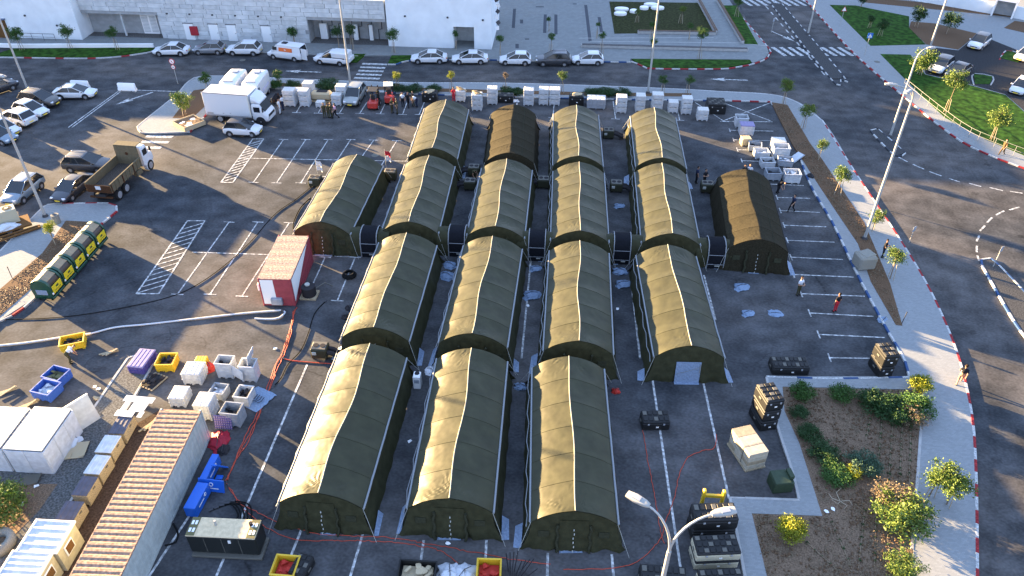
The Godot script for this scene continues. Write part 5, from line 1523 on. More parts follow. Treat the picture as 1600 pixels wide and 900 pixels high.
	var rows := [[21.59, -37.2, 20.36, -34.33], [22.19, -36.95, 19.95, -30.79], [22.6, -36.13, 20.5, -30.36], [23.22, -36.18, 21.26, -30.65], [23.77, -36.22, 21.95, -30.94], [18.73, -28.86, 17.3, -25.02], [19.4, -28.91, 18.17, -25.09], [19.62, -27.63, 19.04, -25.15], [16.64, -27.83, 16.95, -24.99], [14.88, -26.43, 16.2, -24.74]]
	var xf := []
	var rng := RandomNumberGenerator.new()
	rng.seed = 77
	for r in rows:
		var p := pts(r)
		var k := int(p[0].distance_to(p[1]) / 0.5)
		for i in k:
			var q := p[0].lerp(p[1], (i + rng.randf_range(-0.2, 0.2)) / k)
			var s := rng.randf_range(0.1, 0.2)
			xf.append(Transform3D(Basis(Vector3.UP, rng.randf() * TAU).scaled(Vector3(s, s, s)), Vector3(q.x, 0.14, q.y)))
	v.instance_count = xf.size()
	for i in xf.size():
		v.set_instance_transform(i, xf[i])
	var mi := MultiMeshInstance3D.new()
	for r in rows:
		var p := pts(r)
		var t := thing("drip_line", ["first", "second", "third", "fourth", "fifth"][used.get("drip_line", 0) % 5] + " dark drip hose from the left in the %s half of the bed" % ("upper" if used.get("drip_line", 0) < 5 else "lower"), "hose", Vector3.ZERO, 0, "drip hoses in the bed")
		part(t, "hose", MB.new().cyl(Vector3(p[0].x, 0.125, p[0].y), Vector3(p[1].x, 0.125, p[1].y), 0.035, 5).mesh(), mats.bark)
	mi.name = "seedlings"
	mi.multimesh = v
	mi.material_override = mats.leaf_dark
	mi.set_meta("kind", "stuff")
	mi.set_meta("label", "rows of small dark seedlings on the soil of the bed")
	mi.set_meta("category", "seedlings")
	add_child(mi)
	dry_litter(pts([24.45, -85.67, 25.94, -85.1, 26.33, -75.71, 26.75, -71.94, 27.59, -60.28, 27, -51.24, 26.34, -46.18, 26.07, -46.23, 25.76, -51.48, 26.26, -56.93, 25.77, -61.97, 25.21, -68.16, 24.63, -75.57]), 2600, "planting strip on the right pavement")
	dry_litter(pts([16.2, -38.69, 25.4, -39.1, 23.48, -34.04, 20.55, -26.45, 19.82, -24.63, 12.25, -24.07, 12.27, -28.11, 16.27, -28.23, 16.23, -33.8, 15.88, -36.52]), 4200, "planted bed at the lower right")
	dry_litter(pts([-43.43, -54.75, -41.18, -54.83, -41.23, -44.99, -41.66, -41.95, -43.38, -44.74, -42.76, -49.77]), 1400, "soil behind the waste containers")
	# dead twigs
	var t := thing("dead_branch", "pale dead branches lying on the soil below the dark shrubs", "branch", Vector3(17.49, 0, -29.44) + Vector3(0, 0.1, 0))
	for k in 5:
		var a := k * 1.1
		part(t, "twig", MB.new().tube([Vector3.ZERO, Vector3(cos(a) * 0.5, 0.15 + 0.05 * (k % 3), sin(a) * 0.5), Vector3(cos(a + 0.5) * 0.75, 0.12 * ((k * 7) % 5), sin(a + 0.5) * 0.7)], 0.028, 5, 0.012).mesh(), mats.stake)


# dry leaves, clods and chips scattered over bare soil: nobody could count them
func dry_litter(poly: PackedVector2Array, n: int, where: String) -> void:
	var rng := RandomNumberGenerator.new()
	rng.seed = n
	var bb := Rect2(poly[0], Vector2.ZERO)
	for q in poly:
		bb = bb.expand(q)
	var spots := noise(n, 0.35, 3)
	var xf := []
	while xf.size() < n:
		var q := bb.position + Vector2(rng.randf(), rng.randf()) * bb.size
		if Geometry2D.is_point_in_polygon(q, poly) and spots.get_noise_2d(q.x, q.y) > rng.randf_range(-0.5, 0.35):
			var s := rng.randf_range(0.5, 1.6)
			xf.append(Transform3D(Basis.from_euler(Vector3(rng.randf_range(-0.4, 0.4), rng.randf() * TAU, rng.randf_range(-0.4, 0.4))).scaled(Vector3(s, s, s)), Vector3(q.x, 0.15, q.y)))
	for k in 2:
		var b := MB.new()
		if k == 0:
			b.quad(Vector3(-0.07, 0.01, 0), Vector3(0, 0.03, 0.03), Vector3(0.07, 0.01, 0), Vector3(0, 0.02, -0.03))
			b.quad(Vector3(0.05, 0.01, 0.1), Vector3(0.08, 0.02, 0.14), Vector3(0.13, 0.01, 0.12), Vector3(0.09, 0.03, 0.08))
		else:
			b.box(Vector3.ZERO, Vector3(0.09, 0.06, 0.07), Basis.IDENTITY, 0.02)
		var v := MultiMesh.new()
		v.transform_format = MultiMesh.TRANSFORM_3D
		v.mesh = b.mesh()
		v.instance_count = xf.size() / 2
		for i in v.instance_count:
			v.set_instance_transform(i, xf[i * 2 + k])
		var mi := MultiMeshInstance3D.new()
		mi.name = numbered(["dry_leaves", "soil_clods"][k])
		mi.multimesh = v
		mi.material_override = mats.leaf_dry if k == 0 else mats.dry_soil
		mi.set_meta("kind", "stuff")
		mi.set_meta("label", ["dry leaves scattered on the ", "small clods of earth on the "][k] + where)
		mi.set_meta("category", ["leaves", "soil"][k])
		add_child(mi)

# ---- boxes of every sort; w along local x, d along local z
func bin_mesh(w: float, d: float, h: float, open: bool) -> Array:
	var key := "bin%d_%d_%d_%s" % [int(w * 20), int(d * 20), int(h * 20), open]
	if meshes.has(key):
		return meshes[key]
	var b := MB.new()
	if open:
		b.box(Vector3(0, 0.14, 0), Vector3(w - 0.06, 0.06, d - 0.06))
		for s in [-1.0, 1.0]:
			b.box(Vector3(s * (w / 2 - 0.03), h / 2 + 0.06, 0), Vector3(0.06, h - 0.12, d), Basis.IDENTITY, 0.012)
			b.box(Vector3(0, h / 2 + 0.06, s * (d / 2 - 0.032)), Vector3(w - 0.1, h - 0.12, 0.058), Basis.IDENTITY, 0.012)
			b.box(Vector3(s * (w / 2 - 0.01), h - 0.04, 0), Vector3(0.09, 0.08, d + 0.05), Basis.IDENTITY, 0.015)
			b.box(Vector3(0, h - 0.042, s * (d / 2 - 0.01)), Vector3(w + 0.04, 0.08, 0.09), Basis.IDENTITY, 0.015)
	else:
		b.box(Vector3(0, h / 2 + 0.04, 0), Vector3(w - 0.04, h - 0.12, d - 0.04), Basis.IDENTITY, 0.02)
	var rib := MB.new()
	for s in [-1.0, 1.0]:
		for k in 4:
			rib.box(Vector3(-w * 0.36 + k * w * 0.24, h / 2, s * (d / 2 - 0.005)), Vector3(0.05, h - 0.2, 0.03))
			rib.box(Vector3(s * (w / 2 - 0.005), h / 2, -d * 0.36 + k * d * 0.24), Vector3(0.03, h - 0.2, 0.05))
		rib.box(Vector3(0, h * 0.5, s * (d / 2 - 0.002)), Vector3(w - 0.02, 0.05, 0.03))
		rib.box(Vector3(s * (w / 2 - 0.002), h * 0.5, 0), Vector3(0.03, 0.05, d - 0.02))
	var lid := MB.new()
	lid.box(Vector3(0, h - 0.03, 0), Vector3(w, 0.07, d), Basis.IDENTITY, 0.02)
	var ridge := MB.new().box(Vector3(0, h + 0.012, 0), Vector3(w * 0.17, 0.025, d * 0.92), Basis.IDENTITY, 0.008)
	var foot := MB.new().box(Vector3(0, 0.05, 0), Vector3(0.14, 0.1, d * 0.98), Basis.IDENTITY, 0.01)
	meshes[key] = [b.mesh(), rib.mesh(), lid.mesh(), ridge.mesh(), foot.mesh()]
	return meshes[key]

func bin(nm: String, at: Vector3, turn: float, w: float, d: float, h: float, body: String, lid: String, label: String, group := "", fill := "", cat := "crate") -> Node3D:
	var open := fill != ""
	var m := bin_mesh(w, d, h, open)
	var t := thing(nm, label, cat, at, turn, group)
	var bo := part(t, "body", m[0], mats[body])
	part(bo, "ribbing", m[1], mats[body])
	for x in [-w * 0.42, 0.0, w * 0.42]:
		part(t, "skid", m[4], mats[body], Vector3(x, 0, 0))
	if not open:
		var l := part(t, "lid", m[2], mats[lid])
		for k in 4:
			part(l, "lid_ridge", m[3], mats[lid], Vector3(-w * 0.36 + k * w * 0.24, 0, 0))
	elif fill != "empty":
		part(t, "contents", heap_mesh(int(absf(at.x * 10 + at.z)) % 4, 0), mats[fill], Vector3(0, h * 0.62, 0)).scale = Vector3(w * 0.43, h * 0.35, d * 0.43)
	return t

# an untidy heap inside a unit box
func heap_mesh(sd: int, kind: int) -> ArrayMesh:
	var key := "heap%d_%d" % [sd, kind]
	if meshes.has(key):
		return meshes[key]
	var rng := RandomNumberGenerator.new()
	rng.seed = 500 + sd * 7 + kind
	var b := MB.new()
	if kind == 0:
		for k in 16:
			var p := Vector3(rng.randf_range(-0.8, 0.8), rng.randf_range(-0.7, 0.5), rng.randf_range(-0.8, 0.8))
			var bs := Basis.from_euler(Vector3(rng.randf() * 3, rng.randf() * 6, rng.randf() * 3))
			b.box(p, Vector3(rng.randf_range(0.3, 0.7), rng.randf_range(0.2, 0.5), rng.randf_range(0.3, 0.6)), bs, 0.08)
		b.box(Vector3(0, -0.75, 0), Vector3(1.9, 0.4, 1.9))
	else:
		# slack cloth lump
		var ns := noise(600 + sd, 1.3, 3)
		var rings := []
		for i in 9:
			var f := i / 8.0
			var p := PackedVector3Array()
			for j in 22:
				var a := -TAU * j / 22
				var r := (1.0 - pow(f, 2.2)) * (0.85 + 0.45 * ns.get_noise_3d(cos(a) * 1.3, f * 2.0, sin(a) * 1.3))
				p.append(Vector3(cos(a) * r, f * (0.8 + 0.3 * ns.get_noise_3d(cos(a) * 2.0, 5.0, sin(a) * 2.0)), sin(a) * r))
			rings.append(p)
		b.loft(rings)
	meshes[key] = b.mesh()
	return meshes[key]

func sack(nm: String, at: Vector3, s: Vector3, m: String, label: String, cat := "bag", group := "") -> Node3D:
	var k := int(absf(at.x * 7 + at.z * 3)) % 5
	var t := thing(nm, label, cat, at, k * 50.0, group)
	part(t, "cloth", heap_mesh(k, 1), mats[m]).scale = s
	part(t, "tie", MB.new().tube([Vector3(-s.x * 0.6, s.y * 0.55, 0), Vector3(0, s.y * 0.95, 0.02), Vector3(s.x * 0.6, s.y * 0.5, 0)], 0.02, 5).mesh(), mats.dark_metal)
	return t

# heavy black transit case with a moulded lid
func transit_case(at: Vector3, turn: float, w: float, d: float, h: float, label: String, body := "case_black", group := "black transit cases") -> void:
	var t := thing("transit_case", label, "case", at, turn, group)
	part(t, "shell", MB.new().box(Vector3(0, h * 0.36 + 0.03, 0), Vector3(w, h * 0.72, d), Basis.IDENTITY, 0.05).mesh(), mats[body])
	var l := part(t, "lid", MB.new().box(Vector3(0, h * 0.87, 0), Vector3(w * 0.99, h * 0.24, d * 0.99), Basis.IDENTITY, 0.05).mesh(), mats.case_black)
	var nx := maxi(3, int(w / 0.32))
	var nz := maxi(2, int(d / 0.4))
	for i in nx:
		for j in nz:
			var p := Vector3((i + 0.5) / nx * w * 0.94 - w * 0.47, h + 0.015, (j + 0.5) / nz * d * 0.94 - d * 0.47)
			part(l, "lid_block", MB.new().box(p, Vector3(w / nx * 0.72, 0.05, d / nz * 0.6), Basis.IDENTITY, 0.015).mesh(), mats.case_black if (i + j) % 3 else mats.case_grey)
	for s in [-1.0, 1.0]:
		part(t, "latch", MB.new().box(Vector3(s * w * 0.28, h * 0.72, d / 2 + 0.02), Vector3(0.12, 0.14, 0.04), Basis.IDENTITY, 0.01).mesh(), mats.rim)
		part(t, "handle", MB.new().box(Vector3(s * (w / 2 + 0.02), h * 0.5, 0), Vector3(0.05, 0.12, 0.3), Basis.IDENTITY, 0.02).mesh(), mats.case_grey)
	part(t, "data_plate", MB.new().box(Vector3(0.05 * w, h * 0.4, d / 2 + 0.006), Vector3(0.16, 0.1, 0.015)).mesh(), mats.cap_white)

func wooden_crate(at: Vector3, turn: float, w: float, d: float, h: float, top: String, label: String) -> void:
	var t := thing("wooden_crate", label, "crate", at, turn, "row of pale wooden crates beside the long container")
	var n := 3
	for s in [-1.0, 1.0]:
		for k in n:
			var y := 0.12 + (h - 0.16) * (k + 0.5) / n
			var hh := (h - 0.16) / n - 0.015
			part(t, "side_plank", MB.new().box(Vector3(s * (w / 2 - 0.02), y, 0), Vector3(0.04, hh, d - 0.09), Basis.IDENTITY, 0.006).mesh(), mats.pale_wood)
			part(t, "end_plank", MB.new().box(Vector3(0, y, s * (d / 2 - 0.02)), Vector3(w, hh, 0.04), Basis.IDENTITY, 0.006).mesh(), mats.pale_wood)
		part(t, "runner", MB.new().box(Vector3(s * w * 0.38, 0.06, 0), Vector3(0.1, 0.12, d), Basis.IDENTITY, 0.01).mesh(), mats.pale_wood)
		part(t, "hand_hole", MB.new().box(Vector3(s * (w / 2 + 0.002), h * 0.78, -d * 0.05), Vector3(0.015, 0.09, 0.26)).mesh(), mats.dark_metal)
	var l := part(t, "lid", MB.new().box(Vector3(0, h - 0.02, 0), Vector3(w + 0.02, 0.05, d + 0.02), Basis.IDENTITY, 0.01).mesh(), mats[top])
	for x in [-0.3, 0.0, 0.3]:
		part(l, "lid_batten", MB.new().box(Vector3(x * w, h + 0.015, 0), Vector3(0.07, 0.03, d), Basis.IDENTITY, 0.008).mesh(), mats[top])

func shipping_container(at: Vector3, turn: float, w: float, d: float, h: float, nm: String, label: String, top: String, side: String, ribs: bool) -> Node3D:
	var t := thing(nm, label, "container", at, turn)
	var n := int(d / 0.36)
	var rp := MB.new()
	var rn := n if ribs else 6
	for k in rn:
		var z0 := -d / 2 + d * k / rn
		var st := d / rn
		var y := h
		var lo := h - (0.04 if ribs else 0.012)
		rp.quad(Vector3(-w / 2, lo, z0 + st * 0.3), Vector3(w / 2, lo, z0 + st * 0.3), Vector3(w / 2, lo, z0), Vector3(-w / 2, lo, z0))
		rp.quad(Vector3(-w / 2, y, z0 + st * 0.45), Vector3(w / 2, y, z0 + st * 0.45), Vector3(w / 2, lo, z0 + st * 0.3), Vector3(-w / 2, lo, z0 + st * 0.3))
		rp.quad(Vector3(-w / 2, y, z0 + st * 0.85), Vector3(w / 2, y, z0 + st * 0.85), Vector3(w / 2, y, z0 + st * 0.45), Vector3(-w / 2, y, z0 + st * 0.45))
		rp.quad(Vector3(-w / 2, lo, z0 + st), Vector3(w / 2, lo, z0 + st), Vector3(w / 2, y, z0 + st * 0.85), Vector3(-w / 2, y, z0 + st * 0.85))
	part(t, "roof", rp.mesh(), mats[top])
	for s in [-1.0, 1.0]:
		var sp := MB.new()
		for k in n:
			var z0 := -d / 2 + d * k / n
			var st := d / n
			var x0: float = s * (w / 2 - 0.045)
			var x1: float = s * (w / 2 - 0.01)
			var zs := [z0, z0 + st * 0.3, z0 + st * 0.45, z0 + st * 0.85, z0 + st]
			var xs := [x0, x0, x1, x1, x0]
			for q in 4:
				if s > 0:
					sp.quad(Vector3(xs[q + 1], 0.15, zs[q + 1]), Vector3(xs[q], 0.15, zs[q]), Vector3(xs[q], h - 0.05, zs[q]), Vector3(xs[q + 1], h - 0.05, zs[q + 1]))
				else:
					sp.quad(Vector3(xs[q], 0.15, zs[q]), Vector3(xs[q + 1], 0.15, zs[q + 1]), Vector3(xs[q + 1], h - 0.05, zs[q + 1]), Vector3(xs[q], h - 0.05, zs[q]))
		part(t, "side_panel", sp.mesh(), mats[side])
		part(t, "bottom_rail", MB.new().box(Vector3(s * (w / 2 - 0.04), 0.12, 0), Vector3(0.09, 0.16, d)).mesh(), mats[side])
		part(t, "top_rail", MB.new().box(Vector3(s * (w / 2 - 0.03), h - 0.06, 0), Vector3(0.07, 0.1, d)).mesh(), mats[top])
		part(t, "end_wall", MB.new().box(Vector3(0, h / 2, s * (d / 2 - 0.03)), Vector3(w - 0.05, h - 0.1, 0.05)).mesh(), mats[side])
		for e in [-1.0, 1.0]:
			part(t, "corner_post", MB.new().box(Vector3(e * (w / 2 - 0.06), h / 2, s * (d / 2 - 0.04)), Vector3(0.13, h + 0.02, 0.13), Basis.IDENTITY, 0.02).mesh(), mats[side])
	return t

func cargo() -> void:
	var g: Texture2D = texs.soft
	mat("plastic_white", Color(0.52, 0.54, 0.56), 0.5, 0, g, 1.3)
	mat("plastic_grey", Color(0.3, 0.33, 0.37), 0.5, 0, g, 1.3)
	mat("plastic_lid", Color(0.6, 0.58, 0.54), 0.5, 0, g, 1.1)
	mat("plastic_yellow", Color(0.62, 0.4, 0.02), 0.45)
	mat("plastic_blue", Color(0.03, 0.09, 0.36), 0.45)
	mat("plastic_purple", Color(0.07, 0.06, 0.22), 0.5)
	mat("lid_purple", Color(0.2, 0.17, 0.3), 0.5)
	mat("case_black", Color(0.014, 0.014, 0.014), 0.5)
	mat("case_grey", Color(0.1, 0.095, 0.08), 0.6)
	mat("case_cream", Color(0.42, 0.38, 0.27), 0.6)
	mat("pale_wood", Color(0.6, 0.48, 0.31), 0.75, 0, texs.rough, 1.6)
	mat("board_white", Color(0.55, 0.58, 0.62), 0.5, 0, g, 1.6)
	mat("board_dark", Color(0.09, 0.09, 0.12), 0.6, 0, g, 1.6)
	mat("junk_dark", Color(0.03, 0.028, 0.03), 0.7)
	mat("junk_red", Color(0.42, 0.03, 0.02), 0.6)
	mat("junk_white", Color(0.5, 0.52, 0.55), 0.6)
	mat("junk_tan", Color(0.42, 0.34, 0.22), 0.8)
	mat("junk_olive", Color(0.13, 0.12, 0.06), 0.8)
	mat("sack_blue", Color(0.22, 0.3, 0.42), 0.6, 0, texs.canvas, 0.6)
	mat("sack_red", Color(0.3, 0.015, 0.03), 0.6)
	# stacks along the top of the lot
	var lv := ["bottom", "middle", "top"]
	var st := [
		[Vector3(-30.98, 0, -80.94), 1.35, 3, "stack nearest the box truck cab", 1.2], [Vector3(-30.46, 0, -82.43), 1.1, 2, "low stack half behind the one nearest the box truck", 1.1],
		[Vector3(-29.28, 0, -80.95), 1.1, 3, "stack with a dark opening, second from the box truck", 1.1], [Vector3(-29.36, 0, -83.06), 1.2, 3, "stack standing behind the one with a dark opening", 1.1],
		[Vector3(-27.47, 0, -80.7), 0.95, 1, "lone low crate before the khaki generator", 0.8], [Vector3(-25.71, 0, -81.47), 1.1, 2, "crate with slots left of the silver people carrier", 1.0],
		[Vector3(-25.36, 0, -82.51), 1.2, 3, "tall stack against the silver people carrier", 1.1],
		[Vector3(-11.74, 0, -83.85), 1.1, 2, "stack left of the farthest left tent end", 1.1], [Vector3(-9.55, 0, -81.52), 1.15, 3, "stack between the first two tent ends, nearest the camera", 1.1],
		[Vector3(-7.97, 0, -83.37), 1.15, 3, "stack left of the dark canvas tent's ridge", 1.1], [Vector3(-3.79, 0, -83.38), 1.15, 3, "first stack right of the dark canvas tent", 1.1],
		[Vector3(-2.07, 0, -83.7), 1.1, 3, "second stack right of the dark canvas tent", 1.1], [Vector3(-0.81, 0, -83.72), 1.2, 3, "third stack right of the dark canvas tent", 1.1],
		[Vector3(6.76, 0, -82.31), 1.2, 3, "stack just right of the grey box", 1.1], [Vector3(8.92, 0, -82.83), 1.05, 3, "second stack right of the grey box", 1.1],
		[Vector3(10.87, 0, -83.33), 1.25, 3, "third stack right of the grey box", 1.1], [Vector3(12.64, 0, -82.8), 1.1, 2, "stack with an open dark top behind a tent end", 1.1],
		[Vector3(14.09, 0, -82.59), 1.15, 3, "last white stack before the black camouflage case", 1.1], [Vector3(15.73, 0, -81.03), 1.2, 2, "single stack standing out in front of the camouflage case", 1.0]]
	for s in st:
		for k in s[2]:
			var lab: String = ("%s white plastic crate of the %s" % [lv[k if s[2] == 3 else (k * 2)], s[3]]) if s[2] > 1 else "white plastic crate, the " + s[3]
			bin("plastic_crate", s[0] + Vector3(0, k * 0.62, 0), 0.0, s[1], s[4], 0.62, "plastic_white", "plastic_lid", lab, "white plastic crates")
	for q in [[Vector3(-11.74, 0, -83.85), 1.24], [Vector3(-9.55, 0, -81.52), 1.86]]:
		var p: Vector3 = q[0]
		var t := thing("timber_bundle", "pale wooden offcuts heaped on a white crate stack" + (" nearest the camera" if q[1] > 1.5 else " at the far left tent end"), "timber", p + Vector3(0, q[1] + 0.02, 0))
		for k in 6:
			part(t, "offcut", MB.new().box(Vector3(-0.35 + k * 0.14, 0.06 + 0.05 * (k % 3), 0.05 * k - 0.1), Vector3(0.1, 0.1, 0.9), Basis(Vector3.UP, 0.5 + 0.2 * k) * Basis(Vector3.RIGHT, 0.1 * k), 0.01).mesh(), mats.pale_wood)
	# dark and grey boxes in that row
	transit_case(Vector3(-15.25, 0, -83.33), 0, 1.7, 1.2, 1.1, "black case with pale scraps on top behind the first tent row")
	transit_case(Vector3(-6.53, 0, -83.99), 0, 1.9, 1.2, 0.8, "low black case behind the dark canvas tent")
	transit_case(Vector3(1.69, 0, -83.81), 0, 1.7, 1.2, 1.15, "black case with pale scraps on top left of the grey box")
	transit_case(Vector3(17.53, 0, -83.33), 0, 2.0, 2.0, 1.2, "large black case with a camouflage top at the right end of the row")
	for q in [[Vector3(-15.25, 0, -83.33), 1.1, "black case behind the first tent row"], [Vector3(1.69, 0, -83.81), 1.15, "black case left of the grey box"], [Vector3(-5.5, 0, -83.87), 0.0, "asphalt beside the low black case"]]:
		var t := sack("packing_scraps", q[0] + Vector3(0, q[1] + 0.02, 0), Vector3(0.7, 0.35, 0.45), "junk_tan" if q[1] > 0 else "junk_white", "pale packing scraps heaped on the " + q[2], "scraps")
	bin("equipment_box", Vector3(3.96, 0, -83.19), 0, 2.1, 1.3, 1.2, "plastic_grey", "plastic_lid", "big grey box with a pale lid in the top row", "", "", "box")
	var gen := thing("field_generator", "khaki generator on a pallet among the white crates", "generator", Vector3(-27.71, 0, -82.31))
	part(gen, "housing", MB.new().box(Vector3(0, 0.65, 0), Vector3(2.4, 0.95, 1.0), Basis.IDENTITY, 0.2).mesh(), mats.junk_tan)
	part(gen, "pallet", MB.new().box(Vector3(0, 0.08, 0), Vector3(2.5, 0.14, 1.1)).mesh(), mats.pale_wood)
	part(gen, "top_grille", MB.new().box(Vector3(0.1, 1.14, 0), Vector3(1.2, 0.06, 0.6)).mesh(), mats.junk_dark)
	# crates by the right bays
	var gr := "crates dumped across the right bays"
	bin("plastic_crate", Vector3(19.79, 0, -79.66), 0, 1.3, 1.1, 1.15, "plastic_white", "plastic_lid", "white crate with a dark mouth under the crossed lines", gr, "junk_dark")
	bin("plastic_crate", Vector3(20.03, 0, -77.8), 0, 1.5, 1.2, 1.15, "plastic_white", "lid_purple", "white crate with a purple lid by the right bays", gr)
	bin("wooden_box", Vector3(19.56, 0, -75.23), 8, 1.0, 0.9, 0.8, "junk_tan", "junk_tan", "small tan box right of a bay line", gr, "", "box")
	bin("plastic_crate", Vector3(20.33, 0, -74.04), -10, 1.3, 1.1, 0.7, "plastic_grey", "plastic_lid", "grey open crate below the tan box", gr, "junk_dark")
	bin("plastic_crate", Vector3(20.71, 0, -72.54), 6, 1.4, 1.1, 0.75, "plastic_white", "plastic_lid", "open crate at the upper left of the right cluster", gr, "junk_white")
	bin("plastic_crate", Vector3(22.66, 0, -74.23), 0, 1.4, 1.1, 1.2, "plastic_white", "plastic_lid", "tall white crate at the top of the right cluster by the kerb", gr)
	bin("plastic_crate", Vector3(22.59, 0, -72.61), 0, 1.6, 1.2, 1.3, "plastic_white", "plastic_lid", "tallest open white crate in the right cluster", gr, "junk_white")
	bin("plastic_crate", Vector3(20.92, 0, -70.54), 4, 1.3, 1.1, 0.75, "plastic_white", "plastic_lid", "open white crate of tools in the middle of the right cluster", gr, "junk_dark")
	bin("plastic_crate", Vector3(22.77, 0, -70.96), -4, 1.4, 1.1, 0.75, "plastic_grey", "plastic_lid", "grey open crate beside the blue kerb", gr, "junk_white")
	bin("plastic_crate", Vector3(21.01, 0, -68.16), 2, 1.4, 1.2, 0.85, "plastic_grey", "plastic_lid", "grey open crate just behind the dark canvas tent", gr, "junk_dark")
	bin("plastic_crate", Vector3(22.71, 0, -67.74), 0, 1.5, 1.2, 1.05, "plastic_white", "plastic_lid", "white open crate at the lower right of the cluster by the kerb", gr, "junk_white")
	var t0 := thing("white_board", "white crate lid leaning on the blue kerb", "lid", Vector3(24.16, 0, -72.14), 35)
	part(t0, "panel", MB.new().box(Vector3(0, 0.3, 0), Vector3(1.5, 0.05, 0.9), Basis(Vector3.BACK, 0.35), 0.01).mesh(), mats.board_white)
	part(t0, "rim", MB.new().box(Vector3(0, 0.34, 0.42), Vector3(1.5, 0.05, 0.05), Basis(Vector3.BACK, 0.35)).mesh(), mats.plastic_grey)
	sack("black_bag", Vector3(24.83, 0, -68.63), Vector3(0.6, 0.5, 0.45), "junk_dark", "black bag lying on the pavement by the planting strip")
	# crates at the left
	var gl := "bulk crates at the lower left"
	bin("bulk_crate", Vector3(-28.38, 0, -37.54), -3.22, 1.19, 1.89, 0.75, "plastic_purple", "lid_purple", "long dark blue crate with a ribbed lilac lid on the strip", gl)
	bin("bulk_crate", Vector3(-26.63, 0, -37.6), 5.96, 1.22, 1.21, 0.75, "plastic_yellow", "plastic_lid", "yellow open crate of dark parts right of the lilac lid", gl, "junk_dark")
	bin("bulk_crate", Vector3(-24.22, 0, -36.59), 1.75, 1.31, 1.32, 1.0, "plastic_white", "plastic_lid", "white lidded crate left of the red cable heap", gl)
	bin("bulk_crate", Vector3(-24.11, 0, -37.63), 4.46, 0.79, 0.58, 0.9, "plastic_yellow", "plastic_yellow", "yellow lidded crate behind the white lidded one", gl)
	bin("bulk_crate", Vector3(-22.17, 0, -37.16), -0.41, 1.12, 0.89, 1.4, "plastic_white", "plastic_lid", "white open crate of black gear with hanging flaps", gl, "junk_dark")
	bin("bulk_crate", Vector3(-20.46, 0, -36.95), 0.99, 1.03, 0.9, 1.45, "plastic_white", "plastic_lid", "white open crate at the right end of the back row with its lid up", gl, "sack_blue")
	bin("bulk_crate", Vector3(-24.37, 0, -34.46), 1.32, 1.07, 1.24, 0.8, "plastic_white", "plastic_lid", "white crate with a striped lid just behind the long container", gl)
	bin("bulk_crate", Vector3(-22.15, 0, -33.48), -0.07, 1.07, 1.29, 1.35, "plastic_white", "plastic_lid", "tall white crate with a yellow front behind the long container", gl)
	bin("bulk_crate", Vector3(-21.93, 0, -35.07), -5.77, 1, 0.96, 0.75, "plastic_grey", "plastic_lid", "grey open crate of tools in the middle of the lower left group", gl, "junk_white")
	bin("bulk_crate", Vector3(-20.07, 0, -34.74), -3.98, 0.99, 1.12, 0.95, "plastic_white", "plastic_lid", "white open crate of black gear beside the blue tarp", gl, "junk_dark")
	bin("bulk_crate", Vector3(-20.16, 0, -32.94), -3.52, 1.19, 1.02, 1.25, "plastic_grey", "plastic_lid", "blue grey empty crate with a purple flap above the red bag", gl, "junk_dark")
	var fl := [[Vector3(-20.34, 1.45, -37.3), 8.0, 0.0, "plastic_white", "raised lid of the crate at the right end"], [Vector3(-21.16, 0.5, -36.52), 0.0, 60.0, "plastic_white", "flap hanging from the crate with black gear"]]
	for q in fl:
		var t := thing("crate_flap", "white plastic panel, " + q[4], "panel", q[0], q[2] + 90.0, gl)
		part(t, "panel", MB.new().box(Vector3(0, 0.3, 0), Vector3(1.15, 0.75, 0.05), Basis(Vector3.RIGHT, 0.15), 0.01).mesh(), mats[q[3]])
		part(t, "rib", MB.new().box(Vector3(0, 0.3, 0.03), Vector3(1.1, 0.06, 0.04), Basis(Vector3.RIGHT, 0.15)).mesh(), mats.plastic_grey)
	var pf := thing("purple_flap", "purple mesh panel leaning on the blue grey crate", "panel", Vector3(-20.66, 0, -32.36))
	for k in 8:
		part(pf, "bar", MB.new().box(Vector3(-0.5 + k * 0.145, 0.5, 0), Vector3(0.09, 1.0, 0.05), Basis(Vector3.RIGHT, -0.25)).mesh(), mats.lid_purple)
	for k in 6:
		part(pf, "cross_bar", MB.new().box(Vector3(0, 0.1 + k * 0.17, 0.11 - k * 0.043), Vector3(1.15, 0.05, 0.05), Basis(Vector3.RIGHT, -0.25)).mesh(), mats.plastic_purple)
	sack("cable_heap", Vector3(-23.74, 0, -37.54), Vector3(0.55, 0.85, 0.5), "junk_red", "heap of orange red cables between white crates", "cables")
	sack("red_bag", Vector3(-20.55, 0, -31.19), Vector3(1.0, 0.55, 0.75), "sack_red", "dark red bag beside the long container's corner")
	sack("black_bag", Vector3(-20.06, 0, -30.55), Vector3(0.5, 0.4, 0.45), "junk_dark", "small black bag below the dark red bag")
	var bp := thing("scrap_pallet", "wooden pallet of black scrap behind the yellow crate", "pallet", Vector3(-26.95, 0, -35.96), -20)
	for k in 5:
		part(bp, "slat", MB.new().box(Vector3(-0.5 + k * 0.25, 0.12, 0), Vector3(0.14, 0.04, 1.5)).mesh(), mats.pale_wood)
	part(bp, "scrap", heap_mesh(2, 0), mats.junk_dark, Vector3(0, 0.35, 0)).scale = Vector3(0.5, 0.3, 0.65)
	for q in [[Vector3(-33.48, 0, -34.33), -11.25, 1.42, 1.26, "blue open crate of pale parcels, the nearer of two", "junk_white"], [Vector3(-33.53, 0, -35.66), -13.59, 1.39, 1.2, "blue open crate of round helmets, the farther of two", "junk_olive"]]:
		bin("bulk_crate", q[0], q[1], q[2], q[3], 0.75, "plastic_blue", "plastic_lid", q[4], gl, q[5])
